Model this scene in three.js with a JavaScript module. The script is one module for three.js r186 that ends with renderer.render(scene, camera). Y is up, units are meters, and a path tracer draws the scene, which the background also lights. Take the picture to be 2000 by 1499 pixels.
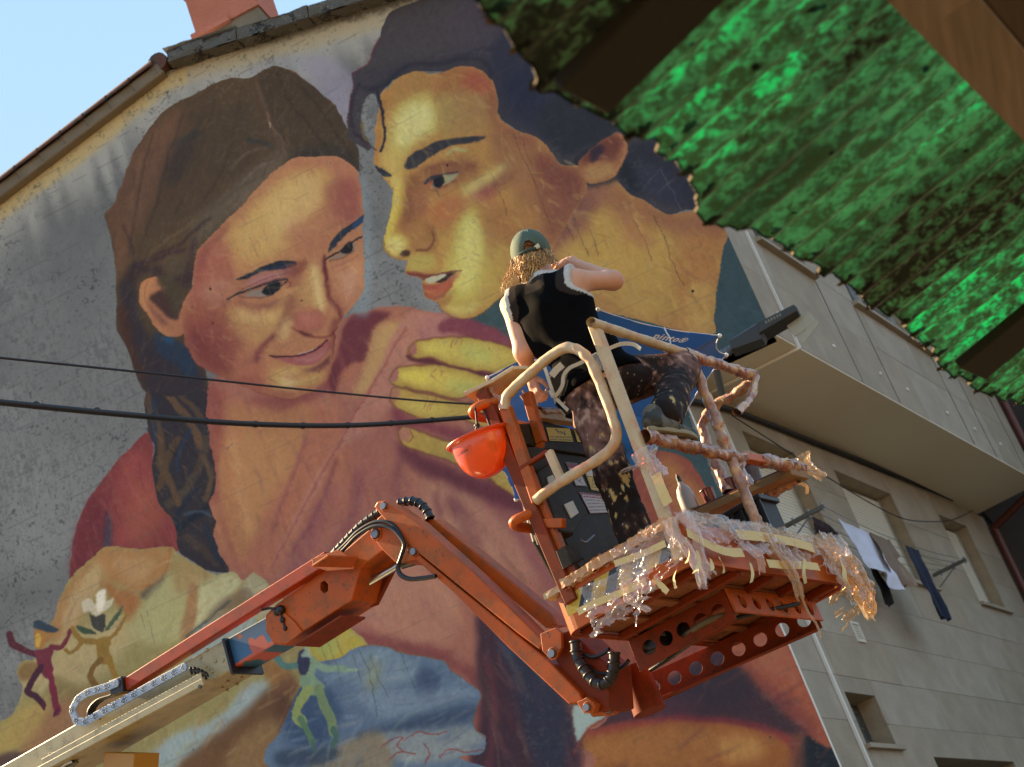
import * as THREE from 'three';
import { mergeGeometries, mergeVertices } from 'three/addons/utils/BufferGeometryUtils.js';
import { RoundedBoxGeometry } from 'three/addons/geometries/RoundedBoxGeometry.js';

// ---------------------------------------------------------------- camera, sky, sun, exposure
// x runs along the painted gable, z out of it towards the street, y up; metres
const scene = new THREE.Scene();
const renderer = new THREE.WebGLRenderer({ antialias: true });
renderer.toneMapping = THREE.LinearToneMapping;
renderer.toneMappingExposure = 3.7;
renderer.shadowMap.enabled = true;
const camera = new THREE.PerspectiveCamera(24.86, 2000 / 1499, 0.1, 400);
camera.position.set(0, 1.6, 0);
camera.up.set(0.42019, 0.85457, 0.30521);              // the photographer tilted the camera by some twenty degrees
camera.lookAt(-0.1751, 2.00638, -0.89677);
camera.focus = 8.6;
camera.userData.fStop = 4.8;

const SUN = new THREE.Vector3(-0.93, 0.72, -0.28).normalize();
const sun = new THREE.DirectionalLight(0xffdca8, 5);
sun.position.copy(SUN).multiplyScalar(60).add(new THREE.Vector3(-2, 5, -8));
sun.target.position.set(-2, 5, -8);
sun.castShadow = true;
sun.shadow.mapSize.set(4096, 4096);
Object.assign(sun.shadow.camera, { left: -22, right: 22, top: 22, bottom: -22, near: 1, far: 140 });
scene.add(sun, sun.target);

function skyTexture() {
  const w = 256, h = 128, data = new Float32Array(w * h * 4);
  for (let j = 0; j < h; j++) for (let i = 0; i < w; i++) {
    const el = ((j + 0.5) / h - 0.5) * Math.PI, az = ((i + 0.5) / w - 0.5) * 2 * Math.PI;
    const d = [Math.cos(az) * Math.cos(el), Math.sin(el), Math.sin(az) * Math.cos(el)];
    const up = Math.max(0, d[1]), c = Math.max(0, d[0] * SUN.x + d[1] * SUN.y + d[2] * SUN.z);
    const t = Math.pow(up, 0.55), glow = 0.025 * Math.pow(c, 8) + 0.2 * Math.pow(c, 60);
    const k = d[1] < 0 ? 0.5 : 1, o = (j * w + i) * 4;
    data[o] = k * (0.27 * (1 - t) + 0.095 * t + glow);
    data[o + 1] = k * (0.32 * (1 - t) + 0.175 * t + glow * 0.95);
    data[o + 2] = k * (0.36 * (1 - t) + 0.275 * t + glow * 0.85);
    data[o + 3] = 1;
  }
  const t = new THREE.DataTexture(data, w, h, THREE.RGBAFormat, THREE.FloatType);
  t.mapping = THREE.EquirectangularReflectionMapping; t.magFilter = THREE.LinearFilter; t.needsUpdate = true;
  return t;
}
scene.background = skyTexture();
scene.environment = scene.background;


// ---------------------------------------------------------------- small helpers
function rng(s) { return () => { s = (s + 0x6d2b79f5) | 0; let t = Math.imul(s ^ (s >>> 15), 1 | s); t = (t + Math.imul(t ^ (t >>> 7), 61 | t)) ^ t; return ((t ^ (t >>> 14)) >>> 0) / 4294967296; }; }
const V3 = (x, y, z) => new THREE.Vector3(x, y, z);
const triples = (s) => s.split(' ').map((q) => V3(...q.split(',').map(Number)));
const pairs = (s) => s.split(' ').map((q) => q.split(',').map(Number));
const clamp = (x, a = 0, b = 1) => Math.max(a, Math.min(b, x)), mix = (a, b, t) => a + (b - a) * t;
const smooth = (a, b, x) => { const t = clamp((x - a) / (b - a)); return t * t * (3 - 2 * t); };
const hash3 = (x, y, z) => { let h = Math.imul(x | 0, 374761393) ^ Math.imul(y | 0, 668265263) ^ Math.imul(z | 0, 2147483647 - 5821); h = Math.imul(h ^ (h >>> 13), 1274126177); return ((h ^ (h >>> 16)) >>> 0) / 4294967296; };
function noise3(x, y, z) {
  const i = Math.floor(x), j = Math.floor(y), k = Math.floor(z), a = x - i, b = y - j, c = z - k;
  const u = a * a * (3 - 2 * a), v = b * b * (3 - 2 * b), w = c * c * (3 - 2 * c);
  const l = (p, q, t) => p + (q - p) * t;
  return l(l(l(hash3(i, j, k), hash3(i + 1, j, k), u), l(hash3(i, j + 1, k), hash3(i + 1, j + 1, k), u), v), l(l(hash3(i, j, k + 1), hash3(i + 1, j, k + 1), u), l(hash3(i, j + 1, k + 1), hash3(i + 1, j + 1, k + 1), u), v), w);
}
const fbm3 = (x, y, z, n = 4) => { let s = 0, a = 0.5, t = 0; for (let i = 0; i < n; i++) { s += a * noise3(x, y, z); t += a; a *= 0.5; x = x * 2.03 + 7.1; y = y * 2.03 + 3.7; z = z * 2.03 + 1.9; } return s / t; };
// tileable value noise on the unit square with p cells a side
const tile = (seed) => {
  const tables = new Map();
  return (u, v, p) => {
    let T = tables.get(p); if (!T) { T = new Float32Array(p * p); for (let j = 0; j < p; j++) for (let i = 0; i < p; i++) T[j * p + i] = hash3(i, j, seed); tables.set(p, T); }
    u -= Math.floor(u); v -= Math.floor(v);
    const x = u * p, y = v * p, i = x | 0, j = y | 0, a = x - i, b = y - j, s = a * a * (3 - 2 * a), t = b * b * (3 - 2 * b), i0 = i % p, j0 = (j % p) * p, i1 = (i0 + 1) % p, j1 = ((j + 1) % p) * p;
    const q = T[j0 + i0], r = T[j1 + i0], m = q + (T[j0 + i1] - q) * s; return m + (r + (T[j1 + i1] - r) * s - m) * t;
  };
};
const tfbm = (seed) => { const n = tile(seed); return (u, v, p, o = 4) => { let s = 0, a = 0.5, t = 0; for (let i = 0; i < o; i++) { s += a * n(u, v, p << i); t += a; a *= 0.5; } return s / t; }; };
function texture(w, h, f, colour = true, repeat = true) {
  const data = new Uint8Array(w * h * 4);
  for (let j = 0; j < h; j++) for (let i = 0; i < w; i++) { const c = f((i + 0.5) / w, (j + 0.5) / h), o = (j * w + i) * 4; for (let k = 0; k < 3; k++) data[o + k] = clamp(c.length ? c[k] : c, 0, 255); data[o + 3] = 255; }
  const t = new THREE.DataTexture(data, w, h); if (colour) t.colorSpace = THREE.SRGBColorSpace;
  t.magFilter = THREE.LinearFilter; t.wrapS = t.wrapT = repeat ? THREE.RepeatWrapping : THREE.ClampToEdgeWrapping; t.needsUpdate = true; return t;
}
function canvasTexture(w, h, draw) { const c = document.createElement('canvas'); c.width = w; c.height = h; draw(c.getContext('2d'), w, h); const t = new THREE.CanvasTexture(c); t.colorSpace = THREE.SRGBColorSpace; return t; }
const std = (o) => new THREE.MeshStandardMaterial({ side: THREE.DoubleSide, roughness: 0.8, ...o });
const phys = (o) => new THREE.MeshPhysicalMaterial({ side: THREE.DoubleSide, roughness: 0.5, ...o });
const lerpc = (a, b, t) => [a[0] + (b[0] - a[0]) * t, a[1] + (b[1] - a[1]) * t, a[2] + (b[2] - a[2]) * t];

const used = new Map();
const numbered = (n) => { const k = used.get(n) ?? 0; used.set(n, k + 1); return k ? n + '_' + String(k).padStart(3, '0') : n; };
function mesh(name, geo, mat, parent) { const m = new THREE.Mesh(geo, mat); m.name = parent ? name : numbered(name); m.castShadow = m.receiveShadow = true; (parent ?? scene).add(m); return m; }
function group(name, parent) { const g = new THREE.Group(); g.name = parent ? name : numbered(name); (parent ?? scene).add(g); return g; }
function tag(o, label, category, grp, kind) { o.userData.label = label; if (category) o.userData.category = category; if (grp) o.userData.group = grp; if (kind) o.userData.kind = kind; return o; }
const setting = (o, label, category) => { tag(o, label, category); o.userData.kind = 'structure'; return o; };

const merge = (list) => mergeGeometries(list.map((g) => { const q = g.index ? g.toNonIndexed() : g.clone(); for (const k of Object.keys(q.attributes)) if (!['position', 'normal', 'uv'].includes(k)) q.deleteAttribute(k); if (!q.attributes.uv) q.setAttribute('uv', new THREE.Float32BufferAttribute(new Float32Array(q.attributes.position.count * 2), 2)); return q; }), false);
// uv in metres, chosen by which way each face points
function metreUV(g, s = 1) {
  if (g.index) g = g.toNonIndexed();
  const p = g.attributes.position, uv = new Float32Array(p.count * 2), a = V3(), b = V3(), c = V3(), n = V3();
  for (let i = 0; i < p.count; i += 3) {
    a.fromBufferAttribute(p, i); b.fromBufferAttribute(p, i + 1); c.fromBufferAttribute(p, i + 2); n.copy(b).sub(a).cross(c.clone().sub(a));
    const ax = Math.abs(n.x), ay = Math.abs(n.y), az = Math.abs(n.z);
    [a, b, c].forEach((q, k) => { const [u, v] = ax >= ay && ax >= az ? [q.z, q.y] : ay >= az ? [q.x, q.z] : [q.x, q.y]; uv[(i + k) * 2] = u * s; uv[(i + k) * 2 + 1] = v * s; });
  }
  g.setAttribute('uv', new THREE.BufferAttribute(uv, 2)); return g;
}
const box = (x0, x1, y0, y1, z0, z1) => { const g = new THREE.BoxGeometry(x1 - x0, y1 - y0, z1 - z0); g.translate((x0 + x1) / 2, (y0 + y1) / 2, (z0 + z1) / 2); return g; };
const rbox = (w, h, d, r = 0.006, s = 2) => new RoundedBoxGeometry(w, h, d, s, Math.min(r, w * 0.45, h * 0.45, d * 0.45));
// a bar with a round or square section from a to b
function bar(a, b, r, sides = 10, r2 = r) {
  const d = b.clone().sub(a), g = new THREE.CylinderGeometry(r2, r, d.length(), sides, 1);
  g.translate(0, d.length() / 2, 0); g.applyQuaternion(new THREE.Quaternion().setFromUnitVectors(V3(0, 1, 0), d.normalize())); g.translate(a.x, a.y, a.z); return g;
}
// a beam of rectangular section w x h from a to b, its h side turned towards up
function beam(a, b, w, h, up = V3(0, 1, 0), r = 0.006) {
  const x = b.clone().sub(a), len = x.length(); x.normalize(); const z = x.clone().cross(up).normalize(), y = z.clone().cross(x), g = rbox(len, h, w, r);
  g.applyMatrix4(new THREE.Matrix4().makeBasis(x, y, z)); g.translate((a.x + b.x) / 2, (a.y + b.y) / 2, (a.z + b.z) / 2); return g;
}
const tube = (pts, r, seg, sides = 8, closed = false) => new THREE.TubeGeometry(new THREE.CatmullRomCurve3(pts, closed, 'centripetal'), seg ?? pts.length * 6, r, sides, closed);
// a plate: an outline in the plane spanned by two axes, given thickness along the third
function plate(outline, t, holes = [], bevel = 0.004) {
  const s = new THREE.Shape(outline.map((p) => new THREE.Vector2(...p)));
  for (const h of holes) s.holes.push(h.map ? new THREE.Path(h.map((p) => new THREE.Vector2(...p))) : h);
  const g = new THREE.ExtrudeGeometry(s, { depth: t - 2 * bevel, bevelEnabled: bevel > 0, bevelThickness: bevel, bevelSize: bevel, bevelOffset: -bevel, bevelSegments: 2, curveSegments: 16 });
  g.translate(0, 0, bevel); return g;
}
const hole = (x, y, rx, ry = rx, n = 20) => Array.from({ length: n }, (_, i) => [x + rx * Math.cos((i / n) * 6.2832), y - ry * Math.sin((i / n) * 6.2832)]);
// push vertices about by noise along their normals
function roughen(g, amp, freq, seed = 0, oct = 3) {
  g.computeVertexNormals(); const p = g.attributes.position, n = g.attributes.normal;
  for (let i = 0; i < p.count; i++) { const x = p.getX(i), y = p.getY(i), z = p.getZ(i), d = amp * (2 * fbm3(x * freq + seed, y * freq, z * freq, oct) - 1); p.setXYZ(i, x + n.getX(i) * d, y + n.getY(i) * d, z + n.getZ(i) * d); }
  g.computeVertexNormals(); return g;
}
function colours(g, f) { const p = g.attributes.position, c = new Float32Array(p.count * 3), n = g.attributes.normal; for (let i = 0; i < p.count; i++) { const q = f(p.getX(i), p.getY(i), p.getZ(i), n && n.getX(i), n && n.getY(i), n && n.getZ(i)); c.set(q, i * 3); } g.setAttribute('color', new THREE.BufferAttribute(c, 3)); return g; }
const lin = (hex) => { const c = new THREE.Color(hex); return [c.r, c.g, c.b]; };
const flatten = (g) => { const q = g.index ? g.toNonIndexed() : g; q.computeVertexNormals(); return q; };

// surface nets: the skin of a distance field f (negative inside) on a grid of the given cell
function skin(f, lo, hi, cell) {
  const nx = Math.ceil((hi.x - lo.x) / cell) + 1, ny = Math.ceil((hi.y - lo.y) / cell) + 1, nz = Math.ceil((hi.z - lo.z) / cell) + 1, val = new Float32Array(nx * ny * nz), id = (i, j, k) => i + nx * (j + ny * k);
  // coarse pass: where the field is far from zero the blocks are skipped
  const B = 4; val.fill(1);
  for (let k0 = 0; k0 < nz; k0 += B) for (let j0 = 0; j0 < ny; j0 += B) for (let i0 = 0; i0 < nx; i0 += B) {
    const c = f(lo.x + (i0 + B / 2) * cell, lo.y + (j0 + B / 2) * cell, lo.z + (k0 + B / 2) * cell), far = Math.abs(c) > cell * B * 1.6;
    for (let k = k0; k < Math.min(nz, k0 + B); k++) for (let j = j0; j < Math.min(ny, j0 + B); j++) for (let i = i0; i < Math.min(nx, i0 + B); i++) val[id(i, j, k)] = far ? c : f(lo.x + i * cell, lo.y + j * cell, lo.z + k * cell);
  }
  const vert = new Int32Array(nx * ny * nz).fill(-1), pos = [], idx = [];
  for (let k = 0; k < nz - 1; k++) for (let j = 0; j < ny - 1; j++) for (let i = 0; i < nx - 1; i++) {
    let sx = 0, sy = 0, sz = 0, n = 0, m = 0;
    for (let c = 0; c < 8; c++) if (val[id(i + (c & 1), j + ((c >> 1) & 1), k + (c >> 2))] < 0) m |= 1 << c;
    if (m === 0 || m === 255) continue;
    for (let a = 0; a < 8; a++) for (const b of [a | 1, a | 2, a | 4]) if (b !== a && ((m >> a) & 1) !== ((m >> b) & 1)) {
      const va = val[id(i + (a & 1), j + ((a >> 1) & 1), k + (a >> 2))], vb = val[id(i + (b & 1), j + ((b >> 1) & 1), k + (b >> 2))], t = va / (va - vb);
      sx += mix(a & 1, b & 1, t); sy += mix((a >> 1) & 1, (b >> 1) & 1, t); sz += mix(a >> 2, b >> 2, t); n++;
    }
    vert[id(i, j, k)] = pos.length / 3; pos.push(lo.x + (i + sx / n) * cell, lo.y + (j + sy / n) * cell, lo.z + (k + sz / n) * cell);
  }
  for (let k = 1; k < nz - 1; k++) for (let j = 1; j < ny - 1; j++) for (let i = 1; i < nx - 1; i++) {
    const s = val[id(i, j, k)] < 0;
    const quad = (o, a, b, c, d) => { if (s === (val[o] < 0) || a < 0 || b < 0 || c < 0 || d < 0) return; if (s) idx.push(a, b, c, a, c, d); else idx.push(a, c, b, a, d, c); };
    quad(id(i + 1, j, k), vert[id(i, j - 1, k - 1)], vert[id(i, j, k - 1)], vert[id(i, j, k)], vert[id(i, j - 1, k)]);
    quad(id(i, j + 1, k), vert[id(i - 1, j, k - 1)], vert[id(i - 1, j, k)], vert[id(i, j, k)], vert[id(i, j, k - 1)]);
    quad(id(i, j, k + 1), vert[id(i - 1, j - 1, k)], vert[id(i, j - 1, k)], vert[id(i, j, k)], vert[id(i - 1, j, k)]);
  }
  const g = new THREE.BufferGeometry(); g.setAttribute('position', new THREE.Float32BufferAttribute(pos, 3)); g.setIndex(idx); g.computeVertexNormals(); return g;
}
// distance to a tapered capsule
function capsule(ax, ay, az, bx, by, bz, ra, rb) {
  const dx = bx - ax, dy = by - ay, dz = bz - az, q = 1 / (dx * dx + dy * dy + dz * dz + 1e-12);
  return (x, y, z) => { const t = clamp(((x - ax) * dx + (y - ay) * dy + (z - az) * dz) * q), ex = x - ax - dx * t, ey = y - ay - dy * t, ez = z - az - dz * t; return Math.sqrt(ex * ex + ey * ey + ez * ez) - mix(ra, rb, t); };
}
const cap = (a, b, ra, rb = ra) => capsule(a.x, a.y, a.z, b.x, b.y, b.z, ra, rb);
const smin = (a, b, k) => { const h = Math.max(0, k - Math.abs(a - b)) / k; return Math.min(a, b) - h * h * k * 0.25; };
const blend = (list, k) => (x, y, z) => { let d = list[0](x, y, z); for (let i = 1; i < list.length; i++) d = smin(d, list[i](x, y, z), k); return d; };

// ---- the painted gable: paint, plaster, stains, all in wall centimetres
function paintMural(cv, sx, unit, map) {
  // cv: canvas context for the paint layer; map(x, y) -> canvas pixel; unit: canvas pixels per brush unit (half a centimetre)
  const g = cv, rnd = rng(91);
  const pts = (s) => s.split(' ').map((q) => map(...q.split(',').map(Number)));
  const trace = (s, closed, sharp) => {
    const p = pts(s), n = p.length; g.beginPath();
    if (sharp) { p.forEach((q, i) => (i ? g.lineTo(q[0], q[1]) : g.moveTo(q[0], q[1]))); if (closed) g.closePath(); return; }
    const at = (i) => (closed ? p[(i + n) % n] : p[Math.max(0, Math.min(n - 1, i))]);
    g.moveTo(p[0][0], p[0][1]);
    for (let i = 0; i < (closed ? n : n - 1); i++) {
      const a = at(i - 1), b = at(i), c = at(i + 1), d = at(i + 2), k = 1 / 6;
      g.bezierCurveTo(b[0] + (c[0] - a[0]) * k, b[1] + (c[1] - a[1]) * k, c[0] - (d[0] - b[0]) * k, c[1] - (d[1] - b[1]) * k, c[0], c[1]);
    }
    if (closed) g.closePath();
  };
  // soft edges are drawn inside a box just large enough for them
  const within = (s, pad, f) => {
    const p = pts(s), xs = p.map((q) => q[0]), ys = p.map((q) => q[1]), x = Math.min(...xs) - pad, y = Math.min(...ys) - pad;
    g.save(); g.beginPath(); g.rect(x, y, Math.max(...xs) + pad - x, Math.max(...ys) + pad - y); g.clip(); f(); g.restore();
  };
  const soft = (b) => { g.filter = b ? 'blur(' + (b * unit).toFixed(2) + 'px)' : 'none'; };
  const F = (col, blur, s, a = 1, sharp = false) => within(s, (blur * 3 + 30) * unit, () => { soft(blur); g.globalAlpha = a; g.fillStyle = col; trace(s, true, sharp); g.fill(); g.globalAlpha = 1; soft(0); });
  const L = (col, w, blur, s, a = 1) => within(s, (blur * 3 + w + 20) * unit, () => { soft(blur); g.globalAlpha = a; g.strokeStyle = col; g.lineWidth = w * unit; g.lineCap = 'round'; g.lineJoin = 'round'; trace(s, false); g.stroke(); g.globalAlpha = 1; soft(0); });
  const clip = (s, f) => { g.save(); trace(s, true); g.clip(); f(); g.restore(); };
  // streaky dabs of paint between two colours, inside the current clip
  const dabs = (s, cols, n, len, w, ang, spread, a = 0.25) => {
    const p = pts(s), xs = p.map((q) => q[0]), ys = p.map((q) => q[1]), x0 = Math.min(...xs), x1 = Math.max(...xs), y0 = Math.min(...ys), y1 = Math.max(...ys);
    clip(s, () => { for (let i = 0; i < n; i++) {
      const x = x0 + rnd() * (x1 - x0), y = y0 + rnd() * (y1 - y0), t = ang + (rnd() - 0.5) * spread, l = len * unit * (0.4 + rnd());
      const col = cols[(rnd() * cols.length) | 0], ww = w * unit * (0.5 + rnd()), bend = (rnd() - 0.5) * l * 0.3, al = a * (0.3 + rnd()) * 0.3;
      g.strokeStyle = col; g.lineCap = 'round';
      for (let k = 0; k < 4; k++) { // a dab thins out towards its rim
        g.globalAlpha = al; g.lineWidth = ww * (1 - k * 0.22); g.beginPath(); g.moveTo(x + Math.cos(t) * l * 0.06 * k, y + Math.sin(t) * l * 0.06 * k);
        g.quadraticCurveTo(x + Math.cos(t) * l * 0.5 + bend, y + Math.sin(t) * l * 0.5, x + Math.cos(t) * l * (1 - 0.06 * k), y + Math.sin(t) * l * (1 - 0.06 * k)); g.stroke();
      }
    } g.globalAlpha = 1; soft(0); });
  };
  // --- background teal behind the man
  const teal = '1451,1229 1606,1200 1763,1070 1950,927 2053,1113 2067,1069 2056,873 1997,834 1833,800 1827,626 1782,646 1742,732 1516,954 1502,1105';
  F('#3c4f50', 0, '2023,1148 2057,1123 2048,854 1989,815 1840,843 1833,767 1833,590 1794,597 1705,749 1608,957 1514,1074 1486,1193 1596,1205 1782,1060 1932,936 1977,1008', 1, true);
  dabs('2023,1148 2057,1123 2048,854 1989,815 1840,843 1833,767 1833,590 1794,597 1705,749 1608,957 1514,1074 1486,1193 1596,1205 1782,1060 1932,936 1977,1008', ['#34505a', '#4a5a52', '#2f4048', '#465f5e'], 130, 40, 9, 1.2, 1.6, 0.3);
  // --- his sleeve and arm at the lower right
  const arm = '1470,826 1758,746 1819,607 1838,327 1847,99 1850,60 1182,329 1242,376 1377,570';
  F('#8a4a3a', 0, arm);
  F('#a8733f', 10, '1756,741 1795,651 1826,572 1790,535 1741,622', 0.8);
  F('#93503c', 6, '1718,359 1838,331 1841,103 1804,88 1793,188 1764,299');
  F('#9a5a42', 8, '1740,339 1831,326 1830,241 1786,280', 0.8);
  F('#6e3a3e', 8, '1754,273 1812,200 1818,120 1785,182', 0.6);
  F('#46343a', 5, '1387,336 1482,337 1606,336 1715,350 1739,310 1767,233 1804,145 1744,179 1648,237 1535,287 1435,296');
  F('#38303a', 12, '1601,323 1707,333 1747,257 1693,249', 0.7);
  F('#573740', 14, '1476,320 1578,317 1655,255 1537,292', 0.8);
  F('#92582f', 4, '1221,318 1349,317 1469,303 1606,258 1714,202 1763,154 1777,118 1767,93');
  F('#a36a38', 9, '1359,288 1501,278 1644,226 1730,169 1656,157 1505,209', 0.85);
  F('#b07e44', 7, '1652,196 1715,180 1731,146 1673,150', 0.8);
  L('#8a3438', 10, 5, '1438,303 1581,271 1708,212 1772,151 1776,109', 0.8);
  L('#b07a44', 5, 2, '1477,324 1530,327 1579,332', 0.9);
  F('#262c34', 2, '1801,146 1820,127 1847,99 1852,54 1765,89');
  F('#70463a', 5, '1779,155 1801,145 1771,90 1754,97', 0.8);
  dabs(arm, ['#a05a3c', '#5b3438', '#7a4038', '#b07040', '#4a3038'], 240, 70, 10, -0.35, 0.9, 0.16);
  // --- her robe, one large field from the shoulder to the foot of the wall
  const robe = '1289,1299 1447,1216 1507,1151 1566,1060 1593,917 1540,715 1525,505 1488,325 1417,304 1385,247 850,463 844,746 847,916 835,1039 905,1301';
  F('#9a6250', 0, robe);
  F('#a4664c', 12, '893,1281 992,1234 1071,1170 1189,1162 1321,1195 1383,1239 1325,1279 1259,1264 1182,1215 1163,934 1044,931 936,853 858,911 852,1055');
  F('#a67048', 8, '903,1251 1028,1191 1116,1160 1093,1086 970,1001 893,907 849,962 869,1071', 0.9);
  F('#ac7a4c', 14, '955,1152 1061,1138 1059,1054 963,980 900,950', 0.7);
  F('#8f4c42', 10, '905,1301 948,1255 893,1133 863,1050 847,1081', 0.9);
  F('#7c3c3a', 9, '992,1234 1072,1176 1169,1172 1245,1221 1266,1248 1214,1236 1148,1182 1079,1197', 0.8);
  F('#6c353a', 4, '1244,1284 1283,1300 1350,1266 1304,1254 1282,1215 1258,1196 1232,1200 1203,1186 1176,1156 1175,1193 1205,1228', 0.95);
  F('#b08a54', 7, '1309,1251 1364,1234 1327,1180 1262,1126 1217,1136 1257,1178', 0.85);
  F('#a8705c', 4, '1374,1246 1448,1203 1412,1150 1347,1133 1248,1048 1149,1036 1081,973 986,899 932,860 1060,982 1147,1049 1252,1131');
  F('#a26a62', 6, '1414,1223 1473,1190 1513,1136 1458,1114 1388,1149', 0.8);
  F('#7c3e48', 3, '1443,1198 1493,1180 1536,1136 1569,1083 1560,1058 1514,1108 1467,1156 1436,1177');
  L('#8e4b44', 4, 2, '1368,1222 1274,1145 1153,1048 1070,978 937,862', 0.8);
  // robe folds
  F('#955a4c', 16, '1197,1037 1279,1069 1264,957 1177,768 1037,763 1021,860', 0.6);
  F('#a5725c', 14, '1130,834 1306,811 1315,706 1246,573 1125,612 1081,721', 0.85);
  F('#a67a60', 12, '1300,894 1421,815 1462,684 1453,600 1360,708 1293,805', 0.6);
  L('#6d3c44', 26, 9, '1336,831 1356,743 1335,653', 0.8); L('#6a3c44', 9, 4, '1137,1017 1076,940 990,874', 0.5); L('#b88a6a', 14, 6, '1210,866 1174,792 1118,727', 0.5); L('#6c3a42', 12, 5, '1313,864 1296,781 1250,713', 0.5); L('#b98868', 18, 8, '1345,793 1376,690 1381,611', 0.45); L('#7a4048', 10, 4, '1093,1086 1018,1002 961,934', 0.4); L('#c0945e', 16, 8, '933,1163 923,1046 919,953', 0.5); L('#8a4c44', 12, 5, '882,1138 867,1024 872,916', 0.5); L('#6c3c44', 18, 7, '1414,795 1455,665 1470,529', 0.4);
  L('#7a4450', 34, 10, '1101,963 1028,881 955,799', 0.45);
  L('#6f3e48', 22, 8, '1173,965 1136,889 1056,822', 0.55);
  L('#6f3e48', 18, 8, '1281,973 1234,902 1237,843', 0.5);
  L('#8c5050', 30, 10, '1421,815 1447,702 1472,592', 0.6);
  F('#7a4040', 8, '1065,673 1130,628 1221,564 1242,532 1277,475 1242,315 1209,328 1245,416 1247,498 1185,556 1085,629', 0.9);
  F('#47313a', 6, '1343,660 1369,594 1409,481 1426,341 1387,246 1210,318 1255,412 1279,505');
  F('#333847', 9, '1346,530 1399,454 1412,346 1369,259 1323,277 1327,402', 0.85);
  F('#2c3f58', 8, '1350,592 1370,551 1359,492 1335,513', 0.7);
  L('#663a3e', 14, 5, '1303,516 1285,420 1237,317', 0.7);
  dabs(robe, ['#b07c5c', '#7f4a4a', '#94584a', '#a86e54', '#6f4450', '#b08458'], 420, 90, 12, 1.5, 0.6, 0.13);
  F('#93a197', 2, '1425,357 1462,338 1488,319 1442,314 1413,299');
  L('#7c3c34', 3, 1, '1400,281 1440,309 1491,319');
  // shadow under the hand and his fingers
  F('#64343c', 8, '1274,997 1318,946 1376,881 1469,792 1480,731 1412,790 1346,861 1281,938', 0.95);
  F('#7b3c44', 6, '1287,1077 1314,1034 1368,990 1430,937 1468,884 1397,939 1316,1006 1281,1014', 0.95);
  const hand = (o, hi) => { F('#a5863f', 1, o); clip(o, () => hi()); L('#6e4030', 3.5, 1.4, o + ' ' + o.split(' ')[0], 0.75); };
  const f1 = '1355,1166 1363,1177 1382,1182 1419,1170 1475,1146 1505,1125 1560,1075 1611,1026 1581,946 1506,1045 1475,1063 1426,1105 1391,1134 1364,1148';
  const f2 = '1298,1133 1312,1144 1330,1145 1375,1127 1424,1101 1447,1081 1486,1046 1575,961 1546,881 1466,1005 1413,1029 1367,1064 1323,1096 1303,1118';
  const f3 = '1285,1088 1292,1104 1309,1108 1355,1068 1401,1034 1447,1000 1536,945 1528,833 1434,964 1387,992 1337,1018 1307,1049';
  const f4 = '1277,1010 1290,1021 1306,1012 1350,970 1396,936 1453,905 1519,837 1488,755 1428,834 1372,901 1315,954 1282,986';
  F('#5f3036', 2, '1357,1160 1430,1101 1504,1046 1536,1009 1497,1028 1408,1105 1357,1145');
  hand(f4, () => { F('#b39a50', 6, '1313,998 1375,942 1445,883 1511,818 1480,855 1395,933'); F('#8c8a4c', 8, '1341,944 1413,887 1466,816 1382,896', 0.5); F('#a46a58', 1.5, '1281,1013 1294,1017 1304,1007 1292,989 1280,997', 0.9); L('#6b3c34', 2.5, 1, '1304,1007 1303,993 1293,986', 0.7); });
  hand(f3, () => { F('#b09348', 6, '1308,1086 1373,1036 1446,982 1505,924 1414,989 1320,1052'); F('#b8a24a', 7, '1324,1065 1390,1018 1365,1013 1319,1050', 0.8); F('#9c6258', 2, '1288,1099 1308,1106 1312,1092 1292,1080', 0.8); for (const k of [0, 9, 20]) L('#8a4c38', 2, 0.8, k ? (k > 10 ? '1379,1045 1367,1035 1360,1027' : '1371,1046 1359,1036 1353,1026') : '1364,1052 1355,1044 1349,1036', 0.55); });
  hand(f2, () => { F('#bda348', 6, '1319,1137 1387,1111 1443,1071 1494,1018 1431,1037 1355,1085'); F('#c2ac44', 6, '1328,1130 1380,1109 1371,1092 1328,1111', 0.9); F('#9aa058', 9, '1409,1072 1467,1040 1504,984 1429,1032', 0.6); F('#9c6258', 1.5, '1301,1134 1314,1147 1324,1143 1315,1122 1305,1121'); L('#8a4c38', 2.2, 0.8, '1399,1105 1389,1097 1393,1084', 0.6); L('#8a4c38', 2, 0.8, '1412,1096 1405,1088', 0.5); L('#6b3834', 4, 2, '1323,1097 1370,1061 1425,1021', 0.6); });
  hand(f1, () => { F('#b59c48', 6, '1380,1176 1447,1149 1505,1113 1590,1031 1507,1056 1407,1134'); F('#bca94c', 8, '1394,1166 1436,1150 1438,1124 1393,1145', 0.9); F('#a8a856', 9, '1465,1133 1512,1102 1510,1062 1460,1101', 0.7); F('#9c6258', 1.5, '1358,1167 1366,1177 1375,1177 1370,1158 1359,1156'); L('#80462e', 2.2, 0.8, '1452,1149 1444,1141 1441,1135', 0.7); L('#80462e', 2, 0.8, '1461,1145 1454,1138', 0.6); L('#80462e', 2, 0.8, '1472,1142 1463,1134', 0.5); });
  for (const o of [f1, f2, f3, f4]) dabs(o, ['#c8b060', '#8f7038', '#a8583c', '#b8b05c'], 26, 30, 5, 0.2, 0.6, 0.2);
  // --- her red sleeve on the left
  const sleeve = '763,1259 691,1241 617,1201 559,1154 522,1085 503,1022 559,1033 603,1055 735,990 773,996 756,1064 744,1154';
  F('#7c3a3a', 0, sleeve);
  F('#8e4440', 10, '671,1213 751,1225 731,1111 663,1046 624,1063', 0.9);
  F('#93503f', 12, '687,1156 744,1154 745,1069 696,1031 652,1051', 0.7);
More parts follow.
